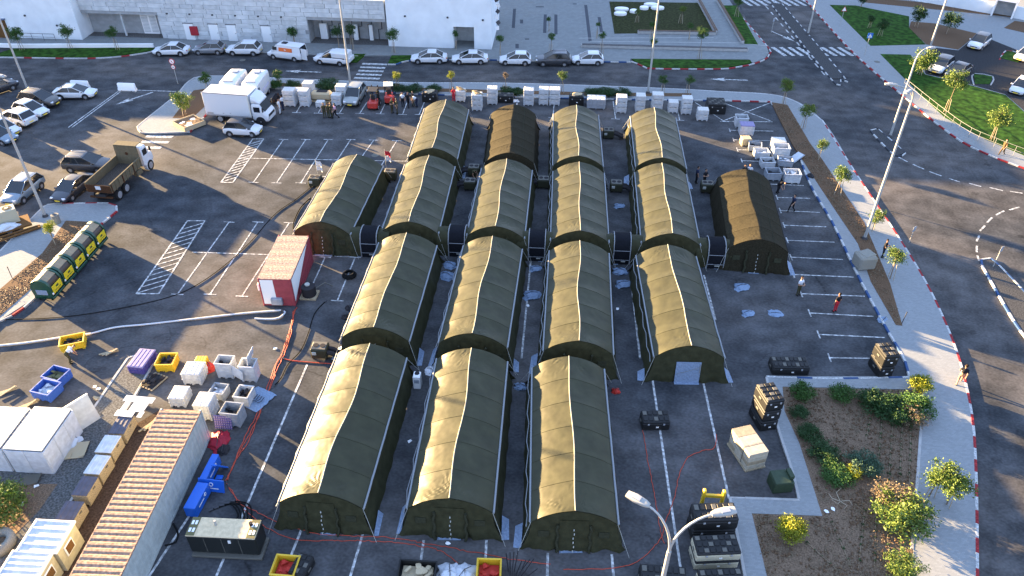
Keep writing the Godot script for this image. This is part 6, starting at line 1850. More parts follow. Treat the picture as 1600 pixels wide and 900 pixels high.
	bin("bulk_crate", Vector3(-34.28, 0, -39.13), 24, 1.6, 1.1, 0.7, "plastic_yellow", "plastic_lid", "yellow open crate lying by the white hose on the left", gl, "junk_dark")
	# pale wooden crates
	wooden_crate(Vector3(-26.74, 0, -31.34), 2.84, 0.96, 1.59, 0.95, "board_dark", "pale wooden crate with a dark battened lid under a cut-out panel")
	wooden_crate(Vector3(-26.75, 0, -29.67), 0.18, 1.02, 1.35, 1.0, "board_white", "pale wooden crate with a white lid, second from the far end")
	wooden_crate(Vector3(-26.62, 0, -28.08), -1.2, 0.97, 1.39, 1.0, "board_white", "pale wooden crate with a white lid, third from the far end")
	wooden_crate(Vector3(-26.57, 0, -26.51), 0.14, 0.91, 1.34, 1.0, "board_dark", "pale wooden crate with a dark lid in the row")
	wooden_crate(Vector3(-26.54, 0, -24.79), 0.93, 1.06, 1.26, 1.0, "board_dark", "pale wooden crate with a striped lid next to the white cabins")
	var cp := thing("cutout_panel", "white sheet panel with two square openings lying on a crate", "panel", Vector3(-26.57, 1, -32.48), 0)
	cp.rotation_degrees.y = -3
	for q in [[0, 0.0, -0.95, 2.0, 0.5], [0, -0.62, -0.3, 0.3, 0.8], [0, 0.3, -0.3, 1.0, 0.8], [0, -0.3, 0.35, 1.2, 0.5], [0, 0.75, 0.3, 0.3, 0.5]]:
		part(cp, "sheet", MB.new().box(Vector3(q[1], 0.02, q[2]), Vector3(q[3], 0.04, q[4])).mesh(), mats.board_white)
	for q in [[Vector3(-26.38, 0, -22.62), 0.86, 2.21, 1.93, "white framed cabin with a window opening, nearest the wooden crates"], [Vector3(-26.53, 0, -20.96), 1.49, 2.21, 1.38, "white framed cabin at the bottom left corner"]]:
		var t := thing("site_cabin", q[4], "cabin", q[0], q[1], "white framed cabins")
		var w: float = q[2]
		var d: float = q[3]
		part(t, "wall", MB.new().box(Vector3(0, 0.85, 0), Vector3(w - 0.1, 1.66, d - 0.1)).mesh(), mats.pale_panel)
		var rf := part(t, "roof", MB.new().box(Vector3(0, 1.7, 0), Vector3(w - 0.1, 0.04, d - 0.1)).mesh(), mats.board_white)
		for k in 5:
			part(rf, "roof_bar", MB.new().box(Vector3(0, 1.74, -d / 2 + d * k / 4.0), Vector3(w, 0.1, 0.1), Basis.IDENTITY, 0.02).mesh(), mats.cap_white)
		for s in [-1.0, 1.0]:
			part(rf, "roof_rail", MB.new().box(Vector3(s * (w / 2 - 0.04), 1.75, 0), Vector3(0.1, 0.13, d + 0.1), Basis.IDENTITY, 0.02).mesh(), mats.cap_white)
		var wf := part(t, "window_frame", MB.new().box(Vector3(w / 2 - 0.02, 1.05, 0.1), Vector3(0.06, 0.75, 0.75), Basis.IDENTITY, 0.02).mesh(), mats.cap_white)
		part(wf, "opening", MB.new().box(Vector3(w / 2, 1.05, 0.1), Vector3(0.05, 0.58, 0.58)).mesh(), mats.timber)
	# flat-roofed panel huts
	for q in [[Vector3(-30.69, 0, -29.57), 0.32, 2.39, 3.4, "white panel hut with an open door panel by the concrete strip"], [Vector3(-33.34, 0, -29.49), 0.53, 2.54, 3.25, "white panel hut cut off by the left edge"]]:
		var t := thing("panel_hut", q[4], "hut", q[0], q[1], "white panel huts")
		var w: float = q[2]
		var d: float = q[3]
		part(t, "core", MB.new().box(Vector3(0, 1.06, 0), Vector3(w - 0.1, 2.1, d - 0.1)).mesh(), mats.board_dark)
		for k in 2:
			part(t, "roof_panel", MB.new().box(Vector3((k - 0.5) * w * 0.5, 2.17, 0), Vector3(w * 0.5 - 0.02, 0.08, d), Basis.IDENTITY, 0.01).mesh(), mats.panel_cream)
			part(t, "front_panel", MB.new().box(Vector3((k - 0.5) * w * 0.5, 1.04, d / 2), Vector3(w * 0.5 - 0.02, 2.02, 0.07), Basis.IDENTITY, 0.01).mesh(), mats.board_white)
			part(t, "back_panel", MB.new().box(Vector3((k - 0.5) * w * 0.5, 1.04, -d / 2), Vector3(w * 0.5 - 0.02, 2.02, 0.07), Basis.IDENTITY, 0.01).mesh(), mats.board_white)
		for k in 3:
			for s in [-1.0, 1.0]:
				part(t, "side_panel", MB.new().box(Vector3(s * w / 2, 1.04, -d / 3 + k * d / 3), Vector3(0.07, 2.02, d / 3 - 0.02), Basis.IDENTITY, 0.01).mesh(), mats.board_white)
	var dp := thing("wall_board", "white wall panel standing open beside the panel hut", "panel", Vector3(-29.72, 0, -31.67), 58)
	part(dp, "sheet", MB.new().box(Vector3(0, 1.0, 0), Vector3(2.2, 2.0, 0.07), Basis(Vector3.RIGHT, -0.25), 0.01).mesh(), mats.panel_cream)
	part(dp, "edge", MB.new().box(Vector3(0, 2.0, -0.26), Vector3(2.24, 0.06, 0.1), Basis(Vector3.RIGHT, -0.25)).mesh(), mats.cap_white)
	sack("rubbish_heap", Vector3(-29.79, 0, -30.37), Vector3(0.75, 0.7, 0.7), "junk_white", "heap of rubbish bags against the panel hut", "rubbish")
	for q in [[Vector3(-29.26, 0, -29.64), 1.6, 1.3, "large cardboard sheet behind the panel hut"], [Vector3(-29.5, 0, -29.16), 0.7, 0.5, "torn cardboard scrap by the cardboard sheet"], [Vector3(-30.63, 0, -27.31), 1.0, 0.8, "dark square board at the edge of the walkway"]]:
		var t := thing("cardboard_sheet", q[3], "cardboard", q[0] + Vector3(0, 0.13, 0), 12)
		part(t, "sheet", MB.new().box(Vector3(0, 0.03, 0), Vector3(q[1], 0.03, q[2]), Basis(Vector3.BACK, 0.03)).mesh(), mats.case_grey if q[1] == 1.0 else mats.junk_tan)
		part(t, "fold", MB.new().box(Vector3(q[1] * 0.35, 0.07, 0), Vector3(q[1] * 0.4, 0.025, q[2] * 0.9), Basis(Vector3.BACK, 0.22)).mesh(), mats.case_grey if q[1] == 1.0 else mats.junk_tan)
	# big containers
	mat("rust_top", Color(0.5, 0.33, 0.23), 0.75, 0, grain("rust2", 63, 0.04, 0.55, 1.0), 2.5)
	mat("cont_grey", Color(0.44, 0.47, 0.44), 0.6, 0, g, 2.0)
	mat("red_top", Color(0.52, 0.37, 0.29), 0.75, 0, texs.rust2, 2.0)
	mat("cont_red", Color(0.3, 0.055, 0.07), 0.55, 0, g, 2.0)
	var lc := [Vector3(-22.28, 0, -25.72), 1.78, 2.4, 11.3]
	var ax := Vector3(0, 0, 1).rotated(Vector3.UP, deg_to_rad(lc[1]))
	shipping_container(lc[0] + ax * 0.45, lc[1], 2.55, 12.2, 2.6, "long_container", "long shipping container with a rusty ribbed roof and grey sides", "rust_top", "cont_grey", true)
	var rc := [Vector3(-21.08, 0, -47.76), 2.5, 2.22, 6.18]
	var rt := shipping_container(rc[0], rc[1], 2.5, 5.9, 2.6, "red_container", "red and white shipping container with a faded pink roof", "red_top", "cont_red", false)
	var we := MB.new()
	part(rt, "white_paint", MB.new().box(Vector3(-0.66, 1.35, 2.945), Vector3(1.05, 2.3, 0.03)).mesh(), mats.door_white, Vector3.ZERO, 0, "white painted half of the end wall")
	part(rt, "air_conditioner", MB.new().box(Vector3(-0.1, 0.55, 3.05), Vector3(0.85, 0.6, 0.3), Basis.IDENTITY, 0.03).cyl(Vector3(0.0, 0.55, 3.2), Vector3(0.0, 0.55, 3.215), 0.22, 14).mesh(), mats.plastic_grey)
	var wp := MB.new()
	wp.tri(Vector3(1.262, 0.35, 2.8), Vector3(1.262, 2.45, -2.0), Vector3(1.262, 2.45, 2.8))
	part(rt, "white_paint", wp.mesh(), mats.door_white, Vector3.ZERO, 0, "white painted corner of the side wall")
	part(rt, "side_box", MB.new().box(Vector3(-1.36, 1.6, 2.5), Vector3(0.25, 0.6, 0.5), Basis.IDENTITY, 0.02).mesh(), mats.door_white)
	# right-hand cases
	transit_case(Vector3(16.81, 0, -40.66), 3.02, 2.56, 1.17, 0.75, "long low black case with a cream strip under the last right bay")
	transit_case(Vector3(7.02, 0, -34.76), 5.29, 1.77, 1.08, 0.8, "single black case on the bay line before the open doorway tent")
	for q in [[Vector3(23.23, 0, -41.05), 11.35, 1.06, 1.48, 2.1, "stack at the corner by the blue kerb"], [Vector3(14.09, 0, -35.56), 14.94, 1.2, 1.67, 2.8, "tall stack beside the path"], [Vector3(9.57, 0, -26.87), 6.27, 2.44, 1.18, 1.9, "farther stack beside the bottom lamp"]]:
		var n := 3 if q[4] > 2.5 else 2
		for k in n:
			transit_case(q[0] + Vector3(0, q[4] / n * k, 0), q[1], q[2], q[3], q[4] / n - 0.05, "%s black case of the %s" % [["bottom", "middle", "top"][k if n == 3 else k * 2], q[5]])
	var c2 := [Vector3(9.49, 0, -25.06), 7.05, 2.41, 1.22]
	for k in 2:
		transit_case(c2[0] + Vector3(0, 0.75 * k, 0), c2[1], c2[2], c2[3], 0.7, "%s cream-sided black-lidded case of the nearer stack beside the bottom lamp" % ["lower", "upper"][k], "case_cream")
	transit_case(Vector3(9.55, 0, -23.36), 6.94, 2.35, 0.96, 1.1, "cream-sided case cut by the bottom edge beside the lamp", "case_cream")
	transit_case(Vector3(6.57, 0, -23.38), -0.83, 2.45, 1.11, 0.9, "wide black case at the bottom edge left of the lamp")
	var wr := [Vector3(12.54, 0, -32.57), 19.82, 1.29, 2.22]
	var w0 := thing("wrapped_pallet", "tall pallet of boxes wrapped in pale film, sunlit on its left", "pallet", wr[0], wr[1])
	part(w0, "pallet", MB.new().box(Vector3(0, 0.07, 0), Vector3(wr[2] + 0.1, 0.13, wr[3] + 0.1), Basis.IDENTITY, 0.01).mesh(), mats.pale_wood)
	for k in 4:
		for j in 3:
			part(w0, "carton", MB.new().box(Vector3(0, 0.31 + k * 0.34, (j - 1) * wr[3] / 3.0), Vector3(wr[2], 0.335, wr[3] / 3.0 - 0.008), Basis.IDENTITY, 0.015).mesh(), mats.carton if (k + j) % 3 else mats.carton_dark)
	part(w0, "strap", MB.new().box(Vector3(0, 0.8, wr[3] * 0.2), Vector3(wr[2] + 0.02, 1.4, 0.05)).mesh(), mats.case_grey)
	var ub := [Vector3(14.15, 0, -30.34), 10.91, 1.22, 0.98]
	var u0 := thing("utility_cabinet", "dark green ribbed utility cabinet at the corner of the path", "cabinet", ub[0], ub[1])
	mat("cab_green", Color(0.035, 0.055, 0.03), 0.6, 0, g, 1.0)
	part(u0, "housing", MB.new().box(Vector3(0, 0.42, 0), Vector3(ub[2], 0.84, ub[3]), Basis.IDENTITY, 0.03).mesh(), mats.cab_green)
	part(u0, "top", MB.new().box(Vector3(-0.1, 0.9, 0), Vector3(ub[2] * 0.8, 0.1, ub[3] * 1.05), Basis.IDENTITY, 0.03).mesh(), mats.cab_green)
	part(u0, "side_box", MB.new().box(Vector3(ub[2] * 0.42, 1.0, -0.1), Vector3(0.3, 0.25, ub[3] * 0.7), Basis.IDENTITY, 0.03).mesh(), mats.cab_green)
	var tk := [Vector3(25.61, 0, -53.63), 11.45, 1.49, 1.41]
	var tn := thing("stone_block", "rough pale cube of stone on the planting strip by the lamp post", "block", tk[0] + Vector3(0, 0.13, 0), tk[1])
	part(tn, "block", MB.new().box(Vector3(0, 0.6, 0), Vector3(1.5, 1.2, 1.35), Basis.IDENTITY, 0.12).mesh(), mats.concrete_pale)
	part(tn, "top_crust", MB.new().box(Vector3(0.1, 1.2, -0.1), Vector3(1.1, 0.12, 1.0), Basis(Vector3.UP, 0.3), 0.05).mesh(), mats.concrete_pale)
	var yf := thing("yellow_stand", "yellow steel stand behind the black cases at the bottom", "stand", Vector3(9.72, 0, -28.18))
	for s in [-1.0, 1.0]:
		part(yf, "upright", MB.new().box(Vector3(s * 0.55, 1.0, 0), Vector3(0.18, 2.0, 0.25), Basis.IDENTITY, 0.04).mesh(), mats.plastic_yellow)
	part(yf, "cross_bar", MB.new().box(Vector3(0, 1.5, 0), Vector3(1.0, 0.25, 0.15), Basis.IDENTITY, 0.03).mesh(), mats.plastic_yellow)
	part(yf, "base_plate", MB.new().box(Vector3(0, 0.06, 0), Vector3(1.3, 0.1, 0.9), Basis.IDENTITY, 0.02).mesh(), mats.plastic_yellow)

# ---- people: joints with radii, joined by a smooth minimum and meshed as surface nets
# pose: 0 standing, 1 walking, 2 bending, 3 arms raised to chest, 4 sitting
func figure(pose: int) -> Array:
	var key := "person%d" % pose
	if meshes.has(key):
		return meshes[key]
	var hip := Vector3(0, 0.93, 0)
	var chest := Vector3(0, 1.34, 0.0)
	var neck := Vector3(0, 1.5, 0)
	var head := Vector3(0, 1.66, 0.02)
	var kn := [Vector3(-0.1, 0.5, 0.02), Vector3(0.1, 0.5, 0.02)]
	var an := [Vector3(-0.11, 0.09, 0), Vector3(0.12, 0.09, 0)]
	var el := [Vector3(-0.26, 1.13, -0.02), Vector3(0.26, 1.13, -0.02)]
	var wr := [Vector3(-0.27, 0.88, 0.06), Vector3(0.27, 0.88, 0.06)]
	if pose == 1:
		kn = [Vector3(-0.1, 0.52, 0.2), Vector3(0.1, 0.5, -0.02)]
		an = [Vector3(-0.1, 0.1, 0.32), Vector3(0.1, 0.13, -0.34)]
		el = [Vector3(-0.25, 1.15, -0.16), Vector3(0.25, 1.15, 0.12)]
		wr = [Vector3(-0.24, 0.93, -0.2), Vector3(0.22, 0.97, 0.3)]
	elif pose == 2:
		chest = Vector3(0, 1.2, 0.34)
		neck = Vector3(0, 1.26, 0.5)
		head = Vector3(0, 1.3, 0.66)
		el = [Vector3(-0.22, 0.93, 0.45), Vector3(0.22, 0.93, 0.45)]
		wr = [Vector3(-0.15, 0.72, 0.55), Vector3(0.15, 0.72, 0.55)]
		kn = [Vector3(-0.12, 0.5, 0.1), Vector3(0.12, 0.5, 0.08)]
	elif pose == 3:
		el = [Vector3(-0.27, 1.13, 0.06), Vector3(0.27, 1.13, 0.06)]
		wr = [Vector3(-0.12, 1.18, 0.28), Vector3(0.1, 1.22, 0.28)]
	elif pose == 4:
		hip = Vector3(0, 0.1, 0)
		chest = Vector3(0, 0.5, 0.05)
		neck = Vector3(0, 0.66, 0.06)
		head = Vector3(0, 0.82, 0.09)
		kn = [Vector3(-0.13, 0.14, 0.42), Vector3(0.13, 0.14, 0.42)]
		an = [Vector3(-0.12, -0.28, 0.45), Vector3(0.12, -0.28, 0.5)]
		el = [Vector3(-0.26, 0.32, 0.08), Vector3(0.26, 0.32, 0.08)]
		wr = [Vector3(-0.12, 0.26, 0.28), Vector3(0.12, 0.26, 0.3)]
	var up := (neck - chest).normalized()
	var bones := [] # a, b, ra, rb, surface: 0 skin 1 shirt 2 trousers 3 hair 4 shoes
	bones.append([hip, hip.lerp(chest, 0.5), 0.14, 0.135, 2 if pose != 2 else 2])
	bones.append([hip.lerp(chest, 0.4), chest, 0.135, 0.15, 1])
	bones.append([chest + Vector3(-0.15, 0.03, 0), chest + Vector3(0.15, 0.03, 0), 0.085, 0.085, 1])
	bones.append([neck - up * 0.05, head - up * 0.04, 0.05, 0.055, 0])
	bones.append([head - up * 0.02, head + up * 0.06, 0.082, 0.088, 0])
	bones.append([head + up * 0.055 + Vector3(0, 0.012, -0.02), head + up * 0.075 + Vector3(0, 0.02, -0.03), 0.092, 0.09, 3])
	bones.append([head + Vector3(0, -0.005, 0.085), head + Vector3(0, -0.025, 0.1), 0.014, 0.018, 0])
	for s in 2:
		var sg := -1.0 if s == 0 else 1.0
		var sh := chest + Vector3(sg * 0.19, 0.05, 0)
		bones.append([sh, sh.lerp(el[s], 0.55), 0.062, 0.055, 1])
		bones.append([sh.lerp(el[s], 0.5), el[s], 0.046, 0.042, 0])
		bones.append([el[s], wr[s], 0.042, 0.03, 0])
		var dr: Vector3 = (wr[s] - el[s]).normalized()
		bones.append([wr[s], wr[s] + dr * 0.08, 0.034, 0.03, 0])
		for f in 4:
			bones.append([wr[s] + dr * 0.08, wr[s] + dr * (0.15 - 0.012 * absf(f - 1.5)) + Vector3(0, 0, 0.02 * (f - 1.5)), 0.011, 0.009, 0])
		bones.append([wr[s] + dr * 0.03, wr[s] + dr * 0.08 + Vector3(-sg * 0.045, 0, 0.03), 0.012, 0.01, 0])
		var hp := hip + Vector3(sg * 0.09, -0.03, 0)
		bones.append([hp, kn[s], 0.095, 0.065, 2])
		bones.append([kn[s], an[s], 0.062, 0.045, 2])
		bones.append([an[s] + Vector3(0, -0.03, -0.04), an[s] + Vector3(0, -0.045, 0.15), 0.045, 0.038, 4])
		bones.append([head + Vector3(sg * 0.085, 0, 0), head + Vector3(sg * 0.09, 0.03, -0.01), 0.02, 0.02, 0])
	var cs := 0.026
	var org := Vector3(-0.5, -0.42, -0.5)
	var nx := 39
	var ny := 88
	var nz := 48
	var acc := PackedFloat32Array()
	acc.resize(nx * ny * nz)
	var best := PackedFloat32Array()
	best.resize(nx * ny * nz)
	best.fill(1e9)
	var who := PackedByteArray()
	who.resize(nx * ny * nz)
	var K := 55.0
	for bn in bones:
		var a: Vector3 = bn[0]
		var b: Vector3 = bn[1]
		var pad: float = maxf(bn[2], bn[3]) + 0.09
		var lo: Vector3 = ((a.min(b) - Vector3.ONE * pad - org) / cs).floor()
		var hi: Vector3 = ((a.max(b) + Vector3.ONE * pad - org) / cs).ceil()
		var ab := b - a
		var l2 := maxf(ab.length_squared(), 1e-9)
		for k in range(maxi(0, int(lo.z)), mini(nz, int(hi.z))):
			for j in range(maxi(0, int(lo.y)), mini(ny, int(hi.y))):
				for i in range(maxi(0, int(lo.x)), mini(nx, int(hi.x))):
					var p := org + Vector3(i, j, k) * cs
					var h := clampf((p - a).dot(ab) / l2, 0.0, 1.0)
					var d := p.distance_to(a + ab * h) - lerpf(bn[2], bn[3], h)
					var id := i + nx * (j + ny * k)
					acc[id] += exp(-K * d)
					if d < best[id]:
						best[id] = d
						who[id] = bn[4]
	var vid := {}
	var vp := PackedVector3Array()
	var vs := PackedByteArray()
	var offs := [0, 1, nx, nx + 1, nx * ny, nx * ny + 1, nx * ny + nx, nx * ny + nx + 1]
	for k in nz - 1:
		for j in ny - 1:
			for i in nx - 1:
				var id := i + nx * (j + ny * k)
				var c := 0
				for o in offs:
					if acc[id + o] > 1.0:
						c += 1
				if c == 0 or c == 8:
					continue
				var s := Vector3.ZERO
				var m := 0
				for e in [[0, 1], [2, 3], [4, 5], [6, 7], [0, 2], [1, 3], [4, 6], [5, 7], [0, 4], [1, 5], [2, 6], [3, 7]]:
					var fa := acc[id + offs[e[0]]]
					var fb := acc[id + offs[e[1]]]
					if (fa > 1.0) != (fb > 1.0):
						var da := -log(maxf(fa, 1e-4)) / K
						var db := -log(maxf(fb, 1e-4)) / K
						var t := da / (da - db)
						var pa := Vector3(e[0] & 1, (e[0] >> 1) & 1, e[0] >> 2)
						var pb := Vector3(e[1] & 1, (e[1] >> 1) & 1, e[1] >> 2)
						s += pa.lerp(pb, t)
						m += 1
				vid[id] = vp.size()
				vp.append(org + (Vector3(i, j, k) + s / m) * cs)
				vs.append(who[id])
	var nrm := PackedVector3Array()
	nrm.resize(vp.size())
	var tri := []
	var ax := [1, nx, nx * ny]
	for id in vid:
		for a in 3:
			var in0 := acc[id] > 1.0
			var in1 := acc[id + ax[a]] > 1.0
			if in0 == in1:
				continue
			var u: int = ax[(a + 1) % 3]
			var w: int = ax[(a + 2) % 3]
			if not (vid.has(id - u) and vid.has(id - w) and vid.has(id - u - w)):
				continue
			var q := [vid[id - u - w], vid[id - w], vid[id], vid[id - u]]
			if not in0:
				q.reverse()
			tri.append([q[0], q[1], q[2]])
			tri.append([q[0], q[2], q[3]])
	for t in tri:
		var m: Vector3 = (vp[t[1]] - vp[t[0]]).cross(vp[t[2]] - vp[t[0]])
		for q in t:
			nrm[q] += m
	var tools := []
	for k in 5:
		tools.append([PackedVector3Array(), PackedVector3Array()])
	for t in tri:
		var sf: int = vs[t[0]]
		for q in [t[0], t[2], t[1]]:
			tools[sf][0].append(vp[q])
			tools[sf][1].append(nrm[q].normalized())
	var mesh := ArrayMesh.new()
	var slots := []
	for k in 5:
		if tools[k][0].size():
			var ar := []
			ar.resize(Mesh.ARRAY_MAX)
			ar[Mesh.ARRAY_VERTEX] = tools[k][0]
			ar[Mesh.ARRAY_NORMAL] = tools[k][1]
			mesh.add_surface_from_arrays(Mesh.PRIMITIVE_TRIANGLES, ar)
			slots.append(k)
	meshes[key] = [mesh, slots]
	return meshes[key]

func person(at: Vector3, turn: float, pose: int, shirt: String, trousers: String, label: String, group := "", hair := "hair") -> void:
	var f := figure(pose)
	var o := MeshInstance3D.new()
	o.name = numbered("person")
	o.mesh = f[0]
	for i in f[1].size():
		o.set_surface_override_material(i, mats[["skin", shirt, trousers, hair, "shoe"][f[1][i]]])
	o.set_meta("label", label)
	o.set_meta("category", "person")
	if group:
		o.set_meta("group", group)
	add_child(o)
	o.position = at
	o.rotation_degrees.y = turn

func people_all() -> void:
	mat("skin", Color(0.3, 0.17, 0.11), 0.6)
	mat("hair", Color(0.02, 0.015, 0.012), 0.8)
	mat("cap_olive", Color(0.05, 0.05, 0.03), 0.8)
	mat("shoe", Color(0.015, 0.013, 0.012), 0.7)
	mat("uniform", Color(0.07, 0.065, 0.035), 0.85, 0, texs.canvas, 0.6)
	mat("cloth_black", Color(0.015, 0.015, 0.018), 0.85)
	mat("cloth_white", Color(0.55, 0.56, 0.58), 0.8)
	mat("cloth_pink", Color(0.5, 0.28, 0.34), 0.8)
	mat("cloth_red", Color(0.4, 0.03, 0.04), 0.8)
	mat("cloth_navy", Color(0.02, 0.025, 0.05), 0.85)
	mat("cloth_brown", Color(0.09, 0.06, 0.03), 0.85)
	var g := "people standing by the crates at the top of the lot"
	person(Vector3(-26.21, 0, -77.8), 10, 0, "uniform", "uniform", "person in olive uniform at the left of the group of four", g, "cap_olive")
	person(Vector3(-25.76, 0, -77.76), 160, 3, "uniform", "uniform", "person in olive uniform seen from behind, second in the group of four", g, "cap_olive")
	person(Vector3(-25.43, 0, -77.87), -40, 0, "uniform", "uniform", "person in olive uniform next to the one in a pink top", g, "cap_olive")
	person(Vector3(-24.96, 0, -77.74), -60, 1, "cloth_pink", "cloth_black", "person in a pink top and dark trousers beside the uniforms", g)
	person(Vector3(-19, 0, -79.66), 60, 3, "uniform", "uniform", "person in olive uniform before the rear forklift, left of two", g, "cap_olive")
	person(Vector3(-18.39, 0, -79.54), -70, 0, "uniform", "uniform", "person in olive uniform before the rear forklift, right of two", g, "cap_olive")
	person(Vector3(-18.07, 0, -81.36), 0, 0, "cloth_white", "cloth_black", "person in a white top right of the rear forklift", g)
	person(Vector3(-17.48, 0, -81.41), 30, 1, "cloth_black", "cloth_black", "person all in black beside the white top", g)
	person(Vector3(-16.93, 0, -81.63), -30, 0, "cloth_black", "uniform", "person in a black top and olive trousers near the black case", g)
	person(Vector3(-16.46, 0, -81.49), -60, 2, "cloth_white", "cloth_navy", "person in a white top bending over left of the black case", g)
	person(Vector3(-12.48, 0, -83.23), 20, 0, "cloth_red", "cloth_red", "person in red clothes beside the crate stack at the first tent row", g)
	person(Vector3(-31.47, 0, -78.35), 90, 0, "cloth_white", "cloth_white", "person in white before the cab of the box truck", g)
	person(Vector3(-31.42, 0, -79.36), -100, 3, "cloth_white", "cloth_navy", "person in a white top and dark trousers beside the box truck cab", g)
	person(Vector3(-21.09, 0, -82.32), -40, 3, "uniform", "uniform", "person in olive uniform between the two forklifts", g, "cap_olive")
	person(Vector3(18.01, 0, -67.31), 10, 3, "cloth_black", "cloth_black", "person in a black top behind the far end of the dark canvas tent")
	person(Vector3(18.53, 0, -67.48), -20, 0, "cloth_white", "cloth_navy", "person in a white top behind the far end of the dark canvas tent")
	person(Vector3(20.95, 0, -65.36), 40, 2, "cloth_black", "cloth_black", "person in black bending at the side of the dark canvas tent")
	person(Vector3(21.55, 0, -61.96), -60, 1, "cloth_navy", "cloth_black", "person in dark clothes striding across the right bays")
	person(Vector3(19.39, 0, -49.38), 30, 3, "cloth_white", "uniform", "person in a pale top standing below the dark canvas tent")
	person(Vector3(21.79, 0, -47.49), -150, 0, "cloth_black", "cloth_red", "person with a dark top and red shorts between right bay lines")
	person(Vector3(28.29, 0, -40.12), 150, 1, "cloth_black", "skin", "pedestrian in a black top walking along the red and white kerb")
	person(Vector3(27.58, 0, -55.03) + Vector3(0, 0.13, 0), 60, 3, "cloth_black", "cloth_black", "person in black standing at the pale stone block")
	person(Vector3(45.69, 0, -74.89), -60, 1, "cloth_brown", "cloth_brown", "person in brown walking behind the fence on the right")
	person(Vector3(14.09, 0, -66.13), 40, 3, "cloth_black", "cloth_black", "person in black at the cooling unit beside the fourth tent row")
	person(Vector3(13.4, 0, -66.56), 100, 0, "cloth_navy", "cloth_black", "person in dark clothes close to the fourth tent row")
	person(Vector3(-33.65, 0, -37.36), 130, 2, "cloth_white", "uniform", "person in a white shirt bending by the blue crates")
	person(Vector3(-8.11, 0, -65.29), 20, 2, "uniform", "uniform", "person in olive bending over a unit between the first two rows", "", "cap_olive")

func lamp(at: Vector3, h: float, arms: Array, label: String, rs := 1.15) -> void:
	var t := thing("street_lamp", label, "street lamp", at, 0, "tall street lamps")
	part(t, "base_plate", MB.new().cyl(Vector3(0, 0.02, 0), Vector3(0, 0.22, 0), 0.26, 12, 0.2).mesh(), mats.dark_metal)
	part(t, "pole", MB.new().cyl(Vector3(0, 0.1, 0), Vector3(0, h - rs + 0.05, 0), 0.13, 10, 0.085).mesh(), mats.lamp_pole)
	for a in arms:
		var d := Vector3(cos(a[0]), 0, sin(a[0]))
		var l: float = a[1]
		var p := []
		for k in 9:
			var q := k / 8.0
			p.append(Vector3(0, h - rs, 0) + d * l * (1.0 - cos(q * PI / 2.2)) * 1.12 + Vector3(0, rs * sin(q * PI / 2.0), 0))
		var ar := part(t, "arm", MB.new().tube(p, 0.055, 8, 0.042).mesh(), mats.lamp_pole)
		var hb := Basis(Vector3.UP, -a[0])
		var c: Vector3 = p[8] + d * 0.4 + Vector3(0, 0.04, 0)
		var hd := MB.new()
		hd.x = Transform3D(hb, c)
		hd.loft([rsec(-0.48, -0.05, 0.04, 0.09, 0.03), rsec(-0.3, -0.07, 0.07, 0.15, 0.03), rsec(0.1, -0.07, 0.07, 0.19, 0.03), rsec(0.45, -0.05, 0.04, 0.15, 0.02)].map(func(r): r.reverse(); return r))
		var hn := part(ar, "lamp_head", hd.mesh(), mats.lamp_head)
		part(hn, "heat_sink", MB.new().box(c + d * 0.05 + Vector3(0, 0.09, 0), Vector3(0.34, 0.05, 0.22), hb, 0.01).mesh(), mats.plastic_grey)
		part(hn, "lens", MB.new().box(c + d * 0.1 + Vector3(0, -0.075, 0), Vector3(0.4, 0.02, 0.24), hb).mesh(), mats.lamp_glass)

func sign_post(at: Vector3, h: float, kind: String, label: String) -> void:
	var t := thing("road_sign", label, "sign", at, 0)
	part(t, "post", MB.new().cyl(Vector3.ZERO, Vector3(0, h, 0), 0.035, 8).mesh(), mats.lamp_pole)
	if kind == "round":
		for k in 2:
			var y := h - 0.3 - k * 0.68
			var r := 0.34 if k == 0 else 0.27
			var p := part(t, "sign_plate", MB.new().cyl(Vector3(0, y, 0.04), Vector3(0, y, 0.07), r, 24).mesh(), mats.sign_red)
			part(p, "sign_face", MB.new().cyl(Vector3(0, y, 0.06), Vector3(0, y, 0.08), r * 0.76, 24).mesh(), mats.cap_white)
			part(p, "symbol", MB.new().box(Vector3(0, y, 0.085), Vector3(0.1, r * 0.9, 0.012), Basis(Vector3.BACK, 0.5 if k == 0 else 1.57)).mesh(), mats.sign_red if k == 0 else mats.dark_metal)
	elif kind == "blue":
		var p := part(t, "sign_plate", MB.new().box(Vector3(0, h - 0.35, 0.05), Vector3(0.68, 0.68, 0.03), Basis.IDENTITY, 0.01).mesh(), mats.sign_blue)
		var m := MB.new()
		m.tri(Vector3(-0.26, h - 0.58, 0.068), Vector3(0.26, h - 0.58, 0.068), Vector3(0, h - 0.12, 0.068))
		part(p, "sign_face", m.mesh(), mats.cap_white)
		part(p, "symbol", MB.new().box(Vector3(0, h - 0.44, 0.074), Vector3(0.08, 0.22, 0.01), Basis(Vector3.BACK, 0.2)).mesh(), mats.dark_metal)
	elif kind == "triangle":
		var m := MB.new()
		m.tri(Vector3(-0.42, h - 0.7, 0.05), Vector3(0.42, h - 0.7, 0.05), Vector3(0, h + 0.02, 0.05))
		var p := part(t, "sign_plate", m.mesh(), mats.sign_red)
		var n := MB.new()
		n.tri(Vector3(-0.3, h - 0.63, 0.06), Vector3(0.3, h - 0.63, 0.06), Vector3(0, h - 0.12, 0.06))
		part(p, "sign_face", n.mesh(), mats.cap_white)
	else:
		part(t, "sign_plate", MB.new().box(Vector3(0, h - 0.2, 0.05), Vector3(0.4, 0.5, 0.03), Basis(Vector3.UP, 0.6), 0.01).mesh(), mats.plastic_grey)

